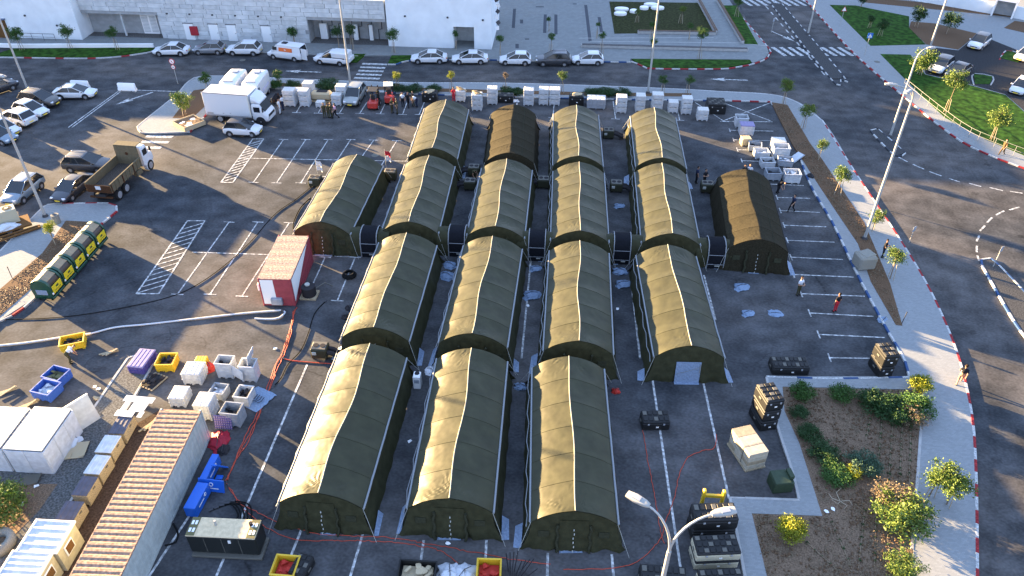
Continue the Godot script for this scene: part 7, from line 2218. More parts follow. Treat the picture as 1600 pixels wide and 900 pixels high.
func street() -> void:
	mat("lamp_pole", Color(0.36, 0.36, 0.34), 0.5, 0.2)
	mat("lamp_head", Color(0.32, 0.31, 0.28), 0.6)
	mat("rail", Color(0.22, 0.22, 0.21), 0.6)
	mat("sign_red", Color(0.4, 0.02, 0.03), 0.4)
	mat("sign_blue", Color(0.02, 0.12, 0.4), 0.4)
	mat("bin_green", Color(0.008, 0.05, 0.03), 0.4)
	mat("bin_panel", Color(0.03, 0.02, 0.012), 0.4)
	mat("bin_brown", Color(0.3, 0.23, 0.14), 0.6, 0, texs.soft, 0.8)
	mat("bin_yellow", Color(0.55, 0.45, 0.02), 0.5)
	lamp(Vector3(26.93, 0, -57.77) + Vector3(0, 0.13, 0), 13.9, [[PI * 1.05, 1.5], [PI * 0.75, 1.0]], "tall street lamp on the right planting strip beside the pale stone block")
	lamp(Vector3(35.41, 0, -78.11) + Vector3(0, 0.12, 0), 9.6, [[-0.25, 0.9]], "street lamp standing in the small traffic island")
	lamp(Vector3(48.71, 0, -104.61), 12.5, [[PI, 1.6]], "street lamp between the upper right lawns")
	lamp(Vector3(10.17, 0, -87.34) + Vector3(0, 0.13, 0), 13.4, [[PI * 0.5, 1.5], [-PI * 0.5, 1.5]], "street lamp in front of the plaza lawn")
	lamp(Vector3(-25.41, 0, -86.55) + Vector3(0, 0.13, 0), 13.4, [[PI * 0.5, 1.5], [-PI * 0.5, 1.5]], "street lamp at the foot of the zebra crossing")
	lamp(Vector3(-45.75, 0, -55.51) + Vector3(0, 0.13, 0), 13.4, [[0.3, 1.5], [PI + 0.3, 1.5]], "street lamp on the left island near the green waste containers")
	lamp(Vector3(-62.73, 0, -81.65), 13.4, [[0.3, 1.5], [PI + 0.3, 1.5]], "street lamp at the upper left behind the row of cars")
	lamp(Vector3(33.88, 0, -109.41) + Vector3(0, 0.12, 0), 9.0, [[0.2, 1.2]], "thin street lamp in the central reservation of the avenue")
	var bl := Vector3(4.83, 12.3, -17.12)
	bl.y = 0.0
	lamp(bl, 14.1, [[deg_to_rad(212), 1.2], [deg_to_rad(-16), 1.5]], "double-headed street lamp rising at the bottom edge of the picture", 1.9)
	sign_post(Vector3(-46.32, 0, -85.52), 3.1, "round", "two round red and white signs on one post by the left island")
	sign_post(Vector3(39.48, 0, -101.96) + Vector3(0, 0.12, 0), 3.0, "blue", "blue pedestrian crossing sign by the avenue crossing")
	sign_post(Vector3(39.28, 0, -113.29) + Vector3(0, 0.12, 0), 2.8, "triangle", "triangular warning sign by the avenue kerb")
	sign_post(Vector3(28.92, 0, -109.73) + Vector3(0, 0.12, 0), 2.0, "small", "small grey sign seen edge-on at the plaza corner")
	sign_post(Vector3(30.69, 0, -57.58) + Vector3(0, 0.1, 0), 1.6, "small", "small sign on a short post at the right pavement kerb")
	sign_post(Vector3(36.48, 0, -54.45) + Vector3(0, 0.1, 0), 2.0, "small", "marker post on the traffic island at the right edge")
	# guard rail along the avenue
	var gp := smooth_line(pts([40.73, -91.66, 42.85, -80.11, 45.02, -76.26, 47.4, -73.52]), 2.0)
	var fence := thing("guard_rail", "white tubular guard rail along the far kerb of the avenue", "railing", Vector3.ZERO)
	for i in gp.size() - 1:
		var a := Vector3(gp[i].x + 0.5, 0.12, gp[i].y - 0.2)
		var b := Vector3(gp[i + 1].x + 0.5, 0.12, gp[i + 1].y - 0.2)
		if gp[i].distance_to(pts([39.48, -101.96])[0]) < 4.0:
			continue
		part(fence, "post", MB.new().cyl(a, a + Vector3(0, 1.05, 0), 0.022, 6).mesh(), mats.rail)
		for y in [0.55, 1.03]:
			part(fence, "rail", MB.new().cyl(a + Vector3(0, y, 0), b + Vector3(0, y, 0), 0.018, 6).mesh(), mats.rail)
	# row of green waste containers
	var A := pts([-38.4, -43.84, -38.33, -52.42])
	var dv := (A[1] - A[0]) / 5.0
	var dn := dv.normalized()
	var off := Vector2(dn.y, -dn.x)
	if off.x > 0:
		off = -off
	var words := ["nearest the camera, with a pale front end", "second from the camera", "in the middle of the row", "second from the far end", "at the far end, beside the dump truck"]
	for k in 5:
		var c := A[0] + dv * (k + 0.5) + off * 0.75
		var t := thing("waste_container", "green and yellow waste container " + words[k], "waste container", Vector3(c.x, 0.05, c.y), -rad_to_deg(dn.angle()), "row of green waste containers")
		var L := dv.length() * 0.92
		var prof := [Vector2(0.6, 0.2), Vector2(0.68, 0.75), Vector2(0.68, 1.15), Vector2(0.5, 1.5), Vector2(0.2, 1.68), Vector2(-0.2, 1.68), Vector2(-0.5, 1.5), Vector2(-0.68, 1.15), Vector2(-0.68, 0.75), Vector2(-0.6, 0.2)]
		for seg in [[-0.5, -0.36, 1.0, "bin_green", "end_hoop"], [-0.4, 0.4, 0.9, "bin_panel", "body"], [0.4, 0.5, 1.0, "bin_green", "end_hoop"]]:
			var rings := []
			for x in [seg[0], seg[1]]:
				var r := PackedVector3Array()
				for q in prof:
					r.append(Vector3(x * L, 1.1 + (q.y * 1.16 - 1.1) * seg[2], q.x * 1.16 * seg[2]))
				r.reverse()
				rings.append(r)
			part(t, seg[4], MB.new().loft(rings).mesh(), mats[seg[3]])
		for s in [-0.36, 0.12]:
			part(t, "lid", MB.new().box(Vector3(0, 1.82, s * 1.15 + 0.14), Vector3(L * 0.8, 0.06, 0.62), Basis(Vector3.RIGHT, 0.42 * signf(s)), 0.02).mesh(), mats.bin_brown)
		var pl := part(t, "notice_panel", MB.new().box(Vector3(0, 0.95, 0.8), Vector3(L * 0.76, 0.66, 0.04), Basis(Vector3.RIGHT, 0.0), 0.01).mesh(), mats.bin_yellow)
		part(pl, "notice_print", MB.new().box(Vector3(0.02, 1.04, 0.825), Vector3(0.3, 0.16, 0.008)).mesh(), mats.bin_green)
		part(pl, "notice_print", MB.new().box(Vector3(0.0, 0.8, 0.825), Vector3(0.8, 0.05, 0.008)).mesh(), mats.bin_green)
		part(t, "base_frame", MB.new().box(Vector3(0, 0.32, 0), Vector3(L, 0.2, 1.6), Basis.IDENTITY, 0.03).mesh(), mats.bin_green)
		part(t, "lamp", MB.new().box(Vector3(-L * 0.44, 0.72, 0.81), Vector3(0.1, 0.14, 0.08)).mesh(), mats.cap_white)
		for x in [-0.4, 0.4]:
			for z in [-0.5, 0.5]:
				part(t, "castor", MB.new().cyl(Vector3(x * L, 0.11, z - 0.04), Vector3(x * L, 0.11, z + 0.04), 0.11, 10).mesh(), mats.rubber)
		if k == 0:
			part(t, "pale_end", MB.new().box(Vector3(-L * 0.5 - 0.02, 0.85, 0), Vector3(0.03, 0.45, 0.9), Basis.IDENTITY, 0.01).mesh(), mats.blue_sheet)
	# timber planter on the island
	var pb := [Vector3(-40.28, 0, -74.51), -36.88, 2.33, 2.43]
	var pt := thing("timber_planter", "square timber planter of pale stones on the left island", "planter", pb[0] + Vector3(0, 0.13, 0), pb[1])
	for s in [-1.0, 1.0]:
		part(pt, "side_board", MB.new().box(Vector3(s * pb[2] / 2, 0.25, 0), Vector3(0.06, 0.5, pb[3])).mesh(), mats.junk_tan)
		part(pt, "end_board", MB.new().box(Vector3(0, 0.25, s * pb[3] / 2), Vector3(pb[2] + 0.06, 0.5, 0.06)).mesh(), mats.junk_tan)
	part(pt, "fill", MB.new().box(Vector3(0, 0.2, 0), Vector3(pb[2] - 0.06, 0.36, pb[3] - 0.06)).mesh(), mats.soil)
	part(pt, "stones", heap_mesh(1, 0), mats.cap_white, Vector3(0, 0.38, 0)).scale = Vector3(pb[2] * 0.4, 0.06, pb[3] * 0.4)
	# plastic road barriers
	for q in [[Vector3(-51.33, 0, -83), 0.0, "white plastic road barrier alone at the mouth of the lot"], [Vector3(-57.18, 0, -83.25), 0.0, "white plastic road barrier behind the white sedan"]]:
		var t := thing("road_barrier", q[2], "barrier", q[0], q[1])
		var rings := []
		for x in [-1.05, -1.0, 1.0, 1.05]:
			var r := PackedVector3Array()
			var f := 0.92 if absf(x) > 1.02 else 1.0
			for p in [Vector2(0.3, 0.0), Vector2(0.3, 0.25), Vector2(0.14, 0.5), Vector2(0.12, 0.95), Vector2(-0.12, 0.95), Vector2(-0.14, 0.5), Vector2(-0.3, 0.25), Vector2(-0.3, 0.0)]:
				r.append(Vector3(x, p.y * f, p.x * f))
			r.reverse()
			rings.append(r)
		part(t, "shell", MB.new().loft(rings).mesh(), mats.cap_white)
		for x in [-0.6, 0.6]:
			part(t, "drain_plug", MB.new().cyl(Vector3(x, 0.12, 0.28), Vector3(x, 0.12, 0.32), 0.05, 8).mesh(), mats.dark_metal)
	# round litter bin and posts
	var lb := thing("litter_bin", "round concrete litter bin by the left lamp post", "bin", Vector3(-44.11, 0, -54.59) + Vector3(0, 0.13, 0))
	part(lb, "drum", MB.new().cyl(Vector3(0, 0, 0), Vector3(0, 0.85, 0), 0.3, 16, 0.33).mesh(), mats.concrete_pale)
	part(lb, "mouth", MB.new().cyl(Vector3(0, 0.84, 0), Vector3(0, 0.87, 0), 0.2, 16).mesh(), mats.dark_metal)
	for q in [[Vector3(-43.35, 0, -46.42), "short black post stuck in the soil behind the waste containers"], [Vector3(26.41, 0, -46.26), "short black post at the lower tip of the planting strip"]]:
		var t := thing("marker_post", q[1], "post", q[0] + Vector3(0, 0.13, 0))
		part(t, "rod", MB.new().cyl(Vector3.ZERO, Vector3(0.05, 1.1, 0), 0.03, 6).mesh(), mats.dark_metal)
		part(t, "tip", MB.new().cyl(Vector3(0.05, 1.1, 0), Vector3(0.052, 1.16, 0), 0.045, 6).mesh(), mats.dark_metal)

func cable(nm: String, label: String, a: Array, r: float, m: String, cat := "cable", wob := 0.0) -> void:
	var p := smooth_line(pts(a), 0.35)
	var path := []
	var rng := RandomNumberGenerator.new()
	rng.seed = int(absf(a[0] * 13))
	for q in p:
		path.append(Vector3(q.x + rng.randf_range(-wob, wob), r + 0.012, q.y + rng.randf_range(-wob, wob)))
	var t := thing(nm, label, cat)
	part(t, "run", MB.new().tube(path, r, 6).mesh(), mats[m])
	part(t, "connector", MB.new().cyl(path[0], path[0] + (path[1] - path[0]).normalized() * 0.25, r * 1.6, 8).mesh(), mats.dark_metal)

func climate_unit(at: Vector3, turn: float, label: String, group := "cooling units between the tents") -> void:
	var t := thing("climate_unit", label, "cooling unit", at, turn, group)
	part(t, "housing", MB.new().box(Vector3(0, 0.55, 0), Vector3(1.15, 0.8, 0.95), Basis.IDENTITY, 0.05).mesh(), mats.unit_olive)
	var tp := part(t, "top_plate", MB.new().box(Vector3(0, 0.98, 0), Vector3(1.0, 0.05, 0.8), Basis.IDENTITY, 0.01).mesh(), mats.case_grey)
	for x in [-0.24, 0.24]:
		part(tp, "fan", MB.new().cyl(Vector3(x, 1.0, 0), Vector3(x, 1.03, 0), 0.2, 14).mesh(), mats.junk_dark)
	for x in [-0.45, 0.45]:
		for z in [-0.35, 0.35]:
			part(t, "leg", MB.new().box(Vector3(x, 0.09, z), Vector3(0.08, 0.18, 0.08)).mesh(), mats.junk_dark)
	for z in [-0.2, 0.25]:
		part(t, "duct", MB.new().tube([Vector3(0.5, 0.6, z), Vector3(0.9, 0.55, z), Vector3(1.25, 0.35, z + 0.05), Vector3(1.6, 0.3, z + 0.1)], 0.17, 10).mesh(), mats.junk_dark)
	part(t, "control_box", MB.new().box(Vector3(-0.3, 0.65, 0.5), Vector3(0.3, 0.25, 0.08), Basis.IDENTITY, 0.01).mesh(), mats.toggle)

func details() -> void:
	mat("unit_olive", Color(0.035, 0.035, 0.02), 0.6)
	mat("cable_red", Color(0.42, 0.06, 0.03), 0.5)
	mat("cable_black", Color(0.012, 0.012, 0.012), 0.95)
	mat("hose_white", Color(0.5, 0.51, 0.52), 0.5)
	mat("flag_white", Color(0.6, 0.6, 0.62), 0.8)
	mat("board_blue", Color(0.012, 0.11, 0.5), 0.4)
	# cooling units beside the tents
	climate_unit(Vector3(-8.24, 0, -66.42), 180, "dark cooling unit between the first two rows, farther of two")
	climate_unit(Vector3(-8.3, 0, -63.68), 180, "dark cooling unit between the first two rows, nearer of two")
	climate_unit(Vector3(-1.35, 0, -64.62), 180, "dark cooling unit between the second and third rows")
	climate_unit(Vector3(5.58, 0, -64.46), 0, "dark cooling unit between the third and fourth rows")
	climate_unit(Vector3(14.19, 0, -65.04), 0, "dark cooling unit between the fourth row and the dark canvas tent")
	climate_unit(Vector3(-23.15, 0, -63.07), 0, "cooling unit with a white flag at the far left tent")
	climate_unit(Vector3(-16.22, 0, -64.88), 180, "cooling unit with a red and white flag beside the single left tent")
	climate_unit(Vector3(-16.26, 0, -39.51), 0, "olive cooling unit with thick ducts where the red cables meet")
	climate_unit(Vector3(5.15, 0, -75.57), 0, "dark cooling unit behind the third row's second tent end")
	for q in [[Vector3(-23.17, 0, -64.05), "flag_white", "white flag standing on the unit at the far left tent", "flag_white"], [Vector3(-17.01, 0, -66.6), "cloth_red", "red and white flag beside the single left tent", "flag_white"]]:
		var t := thing("flag", q[2], "flag", q[0])
		part(t, "staff", MB.new().cyl(Vector3.ZERO, Vector3(0, 2.3, 0), 0.025, 6).mesh(), mats.lamp_pole)
		for k in 2:
			var rings := []
			for i in 8:
				var f := i / 7.0
				rings.append(PackedVector3Array([Vector3(0.03 + f * 0.55, 2.25 - k * 0.55 - f * 0.35, 0.12 * sin(f * 7.0)), Vector3(0.03 + f * 0.5, 1.75 - k * 0.5 - f * 0.3, 0.12 * sin(f * 7.0 + 0.6))]))
			part(t, "cloth", MB.new().loft(rings, false, false).mesh(), mats[q[1] if k == 0 else q[3]])
	# sacks and sheets between and beside the tents
	var sk := [[Vector3(-8.57, 0, -51.12), 0.7, 0.35, "pale blue sheet bundle below the tunnel between the first two rows"], [Vector3(-8.58, 0, -49.62), 0.8, 0.4, "pale blue crumpled sheet deeper between the first two rows"],
		[Vector3(-1.51, 0, -51.24), 0.6, 0.3, "pale blue sheet below the tunnel between the second and third rows"], [Vector3(-1.64, 0, -47.64), 0.85, 0.45, "pale blue bundle of sheets between the second and third rows"],
		[Vector3(5.78, 0, -61.68), 0.6, 0.3, "pale blue bundle above the tunnel between the third and fourth rows"], [Vector3(5.49, 0, -51.35), 0.7, 0.4, "pale blue sheet below the tunnel between the third and fourth rows"],
		[Vector3(5.63, 0, -49.71), 0.75, 0.35, "pale blue rumpled bundle nearer between the third and fourth rows"], [Vector3(15.09, 0, -50.04), 0.75, 0.35, "blue and white crumpled bag below the dark canvas tent, uppermost"],
		[Vector3(15.04, 0, -46.73), 0.6, 0.3, "dark blue tied bundle on the lot right of the open doorway tent"], [Vector3(17.2, 0, -46.9), 0.65, 0.15, "folded pale blue sheet lying on the open lot"],
		[Vector3(25.29, 0, -46.77), 0.6, 0.25, "white plastic bag on the blue and white kerb"], [Vector3(-1.87, 0, -37.47), 0.5, 0.4, "pale blue box-like bundle between the two right front tents"],
		[Vector3(-4.38, 0, -23.62), 0.0, 0.0, ""]]
	for q in sk:
		if q[1] > 0.0:
			sack("sheet_bundle", q[0], Vector3(q[1], q[2], q[1] * 0.8), "sack_blue", q[3], "sheet bundle", "pale blue sheet bundles")
	var wc := thing("appliance", "small white appliance standing between the first two front tents", "appliance", Vector3(-8.87, 0, -37.05))
	part(wc, "body", MB.new().box(Vector3(0, 0.55, 0), Vector3(0.5, 1.1, 0.6), Basis.IDENTITY, 0.03).mesh(), mats.cap_white)
	part(wc, "grille", MB.new().cyl(Vector3(0, 1.1, -0.1), Vector3(0, 1.12, -0.1), 0.17, 12).mesh(), mats.junk_dark)
	part(wc, "panel", MB.new().box(Vector3(0, 0.7, 0.305), Vector3(0.35, 0.3, 0.02)).mesh(), mats.plastic_grey)
	sack("tool_bag", Vector3(4.64, 0, -37.55), Vector3(0.35, 0.4, 0.3), "junk_red", "small red and black bag by the right wall of the front right tent")
	sack("tool_bag", Vector3(-15.58, 0, -44.93), Vector3(0.4, 0.35, 0.3), "junk_dark", "small black bag beside the second tent of the leftmost row")
	sack("tool_bag", Vector3(-15.57, 0, -43.86), Vector3(0.4, 0.35, 0.35), "junk_dark", "black bag just below the smaller one at the leftmost row")
	sack("tool_bag", Vector3(-8.22, 0, -38.56), Vector3(0.5, 0.3, 0.5), "junk_white", "white and dark tools between the two left front tents")
	# machinery by the red container
	var m := thing("pump", "black drum pump with a pale cap in front of the red container", "pump", Vector3(-19.01, 0, -46.26))
	part(m, "drum", MB.new().cyl(Vector3(0, 0.15, 0), Vector3(0, 0.95, 0), 0.55, 16).mesh(), mats.junk_dark)
	part(m, "cap", MB.new().cyl(Vector3(-0.1, 0.95, -0.15), Vector3(-0.1, 1.05, -0.15), 0.2, 12).mesh(), mats.toggle)
	part(m, "pallet", MB.new().box(Vector3(0, 0.07, 0), Vector3(1.3, 0.13, 1.2)).mesh(), mats.pale_wood)
	part(m, "tow_bar", MB.new().tube([Vector3(0.5, 0.6, -0.2), Vector3(1.1, 0.75, -0.8), Vector3(1.6, 0.3, -1.0)], 0.05, 6).mesh(), mats.case_grey)
	var ty := thing("hose_ring", "black coiled hose ring lying on the lot beside the tents", "ring", Vector3(-16.53, 0, -49.07))
	for k in 3:
		var p := []
		for i in 25:
			p.append(Vector3(cos(TAU * i / 24.0) * (0.52 - 0.07 * k), 0.1 + 0.09 * k, sin(TAU * i / 24.0) * (0.52 - 0.07 * k)))
		part(ty, "coil", MB.new().tube(p, 0.08, 8).mesh(), mats.cable_black)
	# cables and hoses on the ground
	cable("water_hose", "long white hose running from the left edge to the red container", [-40.48, -38.5, -37.97, -39.12, -35.54, -39.94, -33.85, -40.43, -32.33, -41.27, -30.12, -41.81, -27.03, -42.65, -23.43, -43.62, -20.63, -44.22], 0.07, "hose_white", "hose")
	cable("water_hose", "bent end of the white hose below the red container", [-20.63, -44.22, -20.27, -44.02, -20.54, -43.31, -21.27, -43.11, -22.35, -43.1], 0.07, "hose_white", "hose")
	cable("power_cable", "thick black cable across the left lot towards the far left tent", [-41.39, -41.52, -38.13, -41.93, -35.48, -42.59, -32.53, -43.75, -30.07, -45.06, -28.6, -46.49, -27.28, -49.18, -26.19, -53, -25.45, -57.7, -24.24, -60.6, -23.25, -63.68], 0.03, "cable_black")
	cable("power_cable", "black cable from the red container down to the red bundle", [-17.54, -45.73, -18.01, -44.12, -17.87, -41.9, -17.88, -39.93, -18.35, -38.42, -18.41, -37.13, -18.62, -36.36], 0.035, "cable_black")
	cable("power_cable", "black cable looping beside the single left tent", [-23.04, -60.7, -23.45, -58.96, -23.4, -56.79, -23.11, -55.46, -22.65, -54.68], 0.05, "cable_black")
	var red := [[-19.7, -44.61, -19.49, -43.25, -19.28, -41.43, -19.09, -39.29, -19.16, -38.35, -18.97, -36.77, -18.83, -34.08, -18.82, -32.39, -18.99, -30.52, -19, -28.87, -19.06, -28.19], [-19.75, -44.45, -19.36, -42.51, -19.1, -40.38, -19.15, -38.88, -19.21, -38.22, -19.08, -36.14, -18.98, -33.49, -19.06, -31.3, -18.97, -29.02], [-19.59, -44.93, -19.5, -43.62, -19.03, -41.09, -18.91, -39.17, -18.97, -38.04, -18.87, -36.59, -18.82, -34.54, -18.74, -31.33, -19, -29.76, -18.94, -28.3]]
	for k in 3:
		cable("red_cable", ["red cable, left strand of the bundle running down from the container", "red cable, middle strand of the bundle running down from the container", "red cable, right strand of the bundle running down from the container"][k], red[k], 0.03, "cable_red", "cable", 0.04)
	cable("red_cable", "red cable branching to the olive cooling unit", [-19.01, -39.03, -18.25, -38.82, -17.31, -38.76, -16.14, -38.72, -15.22, -38.73], 0.035, "cable_red")
	cable("red_cable", "thin red cable along the front of the left tents, upper", [-19.06, -28.19, -17.65, -26.77, -16.49, -26.19, -14.78, -25.53, -12.4, -24.99, -10.22, -25.03, -8.03, -25.03, -5.09, -24.68, -1.49, -24.23, 0.62, -24.08], 0.022, "cable_red", "cable", 0.05)
	cable("red_cable", "thin red cable along the front of the left tents, lower", [-18.86, -27.97, -17.31, -26.35, -14.96, -24.93, -13.01, -24.53, -10.15, -24.75, -7.25, -24.72, -5.41, -24.41, -4.44, -23.77], 0.022, "cable_red", "cable", 0.05)
	cable("red_cable", "thin red cable winding across the open lot to the bottom lamp", [11.01, -34.42, 10.67, -33.06, 9.91, -32.74, 8.93, -32.15, 8.29, -30.86, 7.76, -28.93, 7.13, -27.32, 6.66, -26.02, 5.51, -24.72, 4.09, -24.1, 1.32, -23.82], 0.022, "cable_red", "cable", 0.03)
	cable("red_cable", "thin red cable running straight down left of the bay line", [6.23, -34.6, 6.41, -31.7, 6.62, -29.3, 6.75, -27.08, 6.93, -25.83], 0.02, "cable_red", "cable", 0.03)
	cable("black_hose", "black hose loop beside the blue boards", [-21.08, -25.19, -20.42, -24.51, -20.25, -23.86, -20.77, -23.62], 0.05, "cable_black")
	for k in 5:
		cable("black_hose", "black hose in the tangle behind the cream-topped generator, loop %s" % ["one nearest the boards", "two", "three", "four", "five nearest the lot"][k], [-19.2 + k * 0.25, -26.0 - k * 0.2, -18.2 + k * 0.3, -26.6, -17.4 + k * 0.2, -25.8 + k * 0.15, -17.9, -25.2 - k * 0.1, -18.8 + k * 0.2, -25.5], 0.04, "cable_black")
	# blue boards
	for q in [[Vector3(-19.97, 0, -26.48), -2.92, 0.69, 1.85, 0.8, "long blue box beside the container, nearest the generator"], [Vector3(-20.02, 0, -28.6), -1.86, 0.43, 1.89, 0.8, "narrow blue box beside the container, farther one"]]:
		var t := thing("blue_box", q[5], "box", q[0], q[1], "blue boxes beside the long container")
		part(t, "shell", MB.new().box(Vector3(0, 0.43, 0), Vector3(q[2], 0.8, q[3]), Basis.IDENTITY, 0.03).mesh(), mats.board_blue)
		part(t, "print", MB.new().box(Vector3(q[2] / 2 + 0.004, 0.45, 0.2), Vector3(0.01, 0.07, q[3] * 0.35)).mesh(), mats.cap_white)
		var ring := []
		for i in 13:
			ring.append(Vector3(q[2] / 2 + 0.01, 0.58 + sin(TAU * i / 12.0) * 0.1, -0.3 + cos(TAU * i / 12.0) * 0.1))
		part(t, "emblem", MB.new().tube(ring, 0.022, 5).mesh(), mats.cap_white)
	var bb := thing("display_board", "blue board with white print propped between the two blue boxes", "board", Vector3(-19.54, 0, -27.5), -4)
	part(bb, "panel", MB.new().box(Vector3(0, 0.45, 0), Vector3(1.6, 0.85, 0.08), Basis(Vector3.RIGHT, -0.3), 0.02).mesh(), mats.board_blue)
	part(bb, "print", MB.new().box(Vector3(0, 0.3, 0.09), Vector3(0.9, 0.06, 0.01), Basis(Vector3.RIGHT, -0.3)).mesh(), mats.cap_white)
	var rg := []
	for i in 13:
		rg.append(Vector3(cos(TAU * i / 12.0) * 0.12, 0.55 + sin(TAU * i / 12.0) * 0.11, 0.015 - sin(TAU * i / 12.0) * 0.035))
	part(bb, "emblem", MB.new().tube(rg, 0.025, 5).mesh(), mats.cap_white)
	var bs := thing("blue_strut", "slanted blue plank leaning on the farther blue box", "plank", Vector3(-19.49, 0, -28.5))
	part(bs, "plank", MB.new().box(Vector3(0, 0.6, -0.3), Vector3(0.35, 1.4, 0.1), Basis(Vector3.RIGHT, 0.6) * Basis(Vector3.BACK, 0.15), 0.02).mesh(), mats.board_blue)
	part(bs, "foot", MB.new().box(Vector3(0, 0.05, 0.1), Vector3(0.4, 0.08, 0.3)).mesh(), mats.board_blue)
	# cream-topped generator
	var gb := [Vector3(-17.14, 0, -23.84), 1.07, 3.83, 1.19]
	var gt := thing("generator_trailer", "big black generator with a cream top at the lower left", "generator", gb[0], gb[1])
	var w: float = gb[2]
	var d: float = gb[3]
	part(gt, "housing", MB.new().box(Vector3(0, 0.98, 0), Vector3(w, 1.45, d), Basis.IDENTITY, 0.06).mesh(), mats.gen_black)
	var top := part(gt, "top_panel", MB.new().box(Vector3(0, 1.73, 0), Vector3(w * 0.99, 0.07, d * 1.02), Basis.IDENTITY, 0.02).mesh(), mats.gen_cream)
	for s in [-1.0, 1.0]:
		part(top, "end_strip", MB.new().box(Vector3(s * w * 0.43, 1.765, 0), Vector3(w * 0.12, 0.03, d * 0.98)).mesh(), mats.junk_olive)
		for k in 4:
			part(top, "vent", MB.new().box(Vector3(s * w * 0.43 + (k % 2 - 0.5) * w * 0.05, 1.785, (k / 2 - 0.5) * d * 0.4), Vector3(0.12, 0.03, 0.25)).mesh(), mats.cap_white)
	part(gt, "exhaust", MB.new().cyl(Vector3(-w * 0.12, 1.75, -d * 0.12), Vector3(-w * 0.12, 2.15, -d * 0.12), 0.06, 10).mesh(), mats.lamp_pole)
	part(gt, "exhaust", MB.new().cyl(Vector3(w * 0.38, 1.75, -d * 0.2), Vector3(w * 0.38, 2.0, -d * 0.2), 0.1, 10).mesh(), mats.junk_dark)
	part(gt, "skid", MB.new().box(Vector3(0.1, 0.12, 0.1), Vector3(w * 1.02, 0.16, d * 1.15), Basis.IDENTITY, 0.02).mesh(), mats.case_grey)
	part(gt, "latch", MB.new().box(Vector3(w * 0.12, 1.4, d / 2 + 0.03), Vector3(0.14, 0.2, 0.05)).mesh(), mats.cap_white)
	for k in 3:
		part(gt, "door_seam", MB.new().box(Vector3(-w * 0.25 + k * w * 0.25, 0.95, d / 2 + 0.004), Vector3(0.03, 1.25, 0.01)).mesh(), mats.case_grey)
	# yellow crates and the rest along the bottom edge
	for q in [[Vector3(-13.5, 0, -22.48), -0.72, 1.27, 1.21, "yellow open crate of red straps right of the generator"], [Vector3(-2.65, 0, -23.08), 2.64, 1.28, 1.21, "yellow open crate of red straps in front of the middle tent"]]:
		bin("bulk_crate", q[0], q[1], q[2], q[3], 0.8, "plastic_yellow", "plastic_lid", q[4], "", "junk_red")
	transit_case(Vector3(-12.71, 0, -22.65), -12, 0.9, 1.3, 0.7, "plain black box against the yellow crate by the generator")
	bin("bulk_crate", Vector3(-6.47, 0, -22.66), 0, 2.0, 1.4, 0.7, "case_black", "case_black", "black open box holding a tan carton at the bottom edge", "", "junk_tan")
	for q in [[Vector3(-4.75, 0, -22.98), "left"], [Vector3(-3.96, 0, -23.04), "right"]]:
		sack("white_sack", q[0], Vector3(0.85, 0.7, 0.8), "junk_white", "white bulging sack at the bottom edge, %s of the pair" % q[1], "sack", "white sacks at the bottom edge")
	var tri := thing("tripod_bundle", "bundle of black tripod legs and poles at the bottom edge", "poles", Vector3(-1.22, 0, -23.36))
	for k in 9:
		part(tri, "pole", MB.new().cyl(Vector3(-0.4 + k * 0.1, 0.15, 0.2 * (k % 3)), Vector3(-0.6 + k * 0.22, 0.5 + 0.25 * (k % 4), -0.9 + 0.1 * k), 0.03, 6).mesh(), mats.junk_dark)
	# trailer with a two-fan condenser at the left edge
	var tr := thing("condenser_trailer", "trailer with a pale two-fan condenser at the left edge", "trailer", Vector3(-48.18, 0, -53.23), 40)
	part(tr, "bed", MB.new().box(Vector3(0, 0.5, 0.3), Vector3(4.2, 0.15, 2.0)).mesh(), mats.timber)
	part(tr, "condenser", MB.new().box(Vector3(0.3, 1.25, -0.2), Vector3(2.2, 1.3, 1.1), Basis.IDENTITY, 0.04).mesh(), mats.case_cream)
	for x in [-0.2, 0.8]:
		part(tr, "fan", MB.new().cyl(Vector3(x, 1.9, -0.2), Vector3(x, 1.93, -0.2), 0.38, 16).mesh(), mats.junk_dark)
		part(tr, "fan_hub", MB.new().cyl(Vector3(x, 1.92, -0.2), Vector3(x, 1.95, -0.2), 0.16, 12).mesh(), mats.case_cream)
	part(tr, "cover", heap_mesh(3, 1), mats.junk_white, Vector3(0.2, 0.55, 0.8)).scale = Vector3(1.2, 0.7, 0.6)
	for k in 4:
		part(tr, "beam", MB.new().box(Vector3(0.4, 0.25 + 0.12 * (k % 2), 1.4 + k * 0.25), Vector3(4.5, 0.12, 0.14), Basis(Vector3.UP, 0.05 * k)).mesh(), mats.timber)
	wheel_parts(tr, [-0.9, 0.3], 0.95, 0.33, 0.2)
	# tarp with black print
	var tp := thing("blue_tarp", "pale blue tarp with black scrawl beside the white crates", "tarp", Vector3(-19.38, 0, -34.91), -25)
	var rings := []
	var ns := noise(91, 1.1, 3)
	for i in 12:
		var r := PackedVector3Array()
		for j in 12:
			var x := -0.85 + j * 0.155
			var z := -0.95 + i * 0.17
			r.append(Vector3(x + 0.15 * ns.get_noise_1d(z * 3.0), 0.06 + 0.12 * absf(ns.get_noise_2d(x * 2.0, z * 2.0)), z))
		rings.append(r)
	part(tp, "cloth", MB.new().loft(rings, false, false).mesh(), mats.sack_blue)
	for k in 5:
		part(tp, "print", MB.new().tube([Vector3(-0.4 + k * 0.2, 0.2, -0.3), Vector3(-0.3 + k * 0.2, 0.2, 0.1 * (k % 3)), Vector3(-0.45 + k * 0.2, 0.2, 0.35)], 0.025, 4).mesh(), mats.junk_dark)
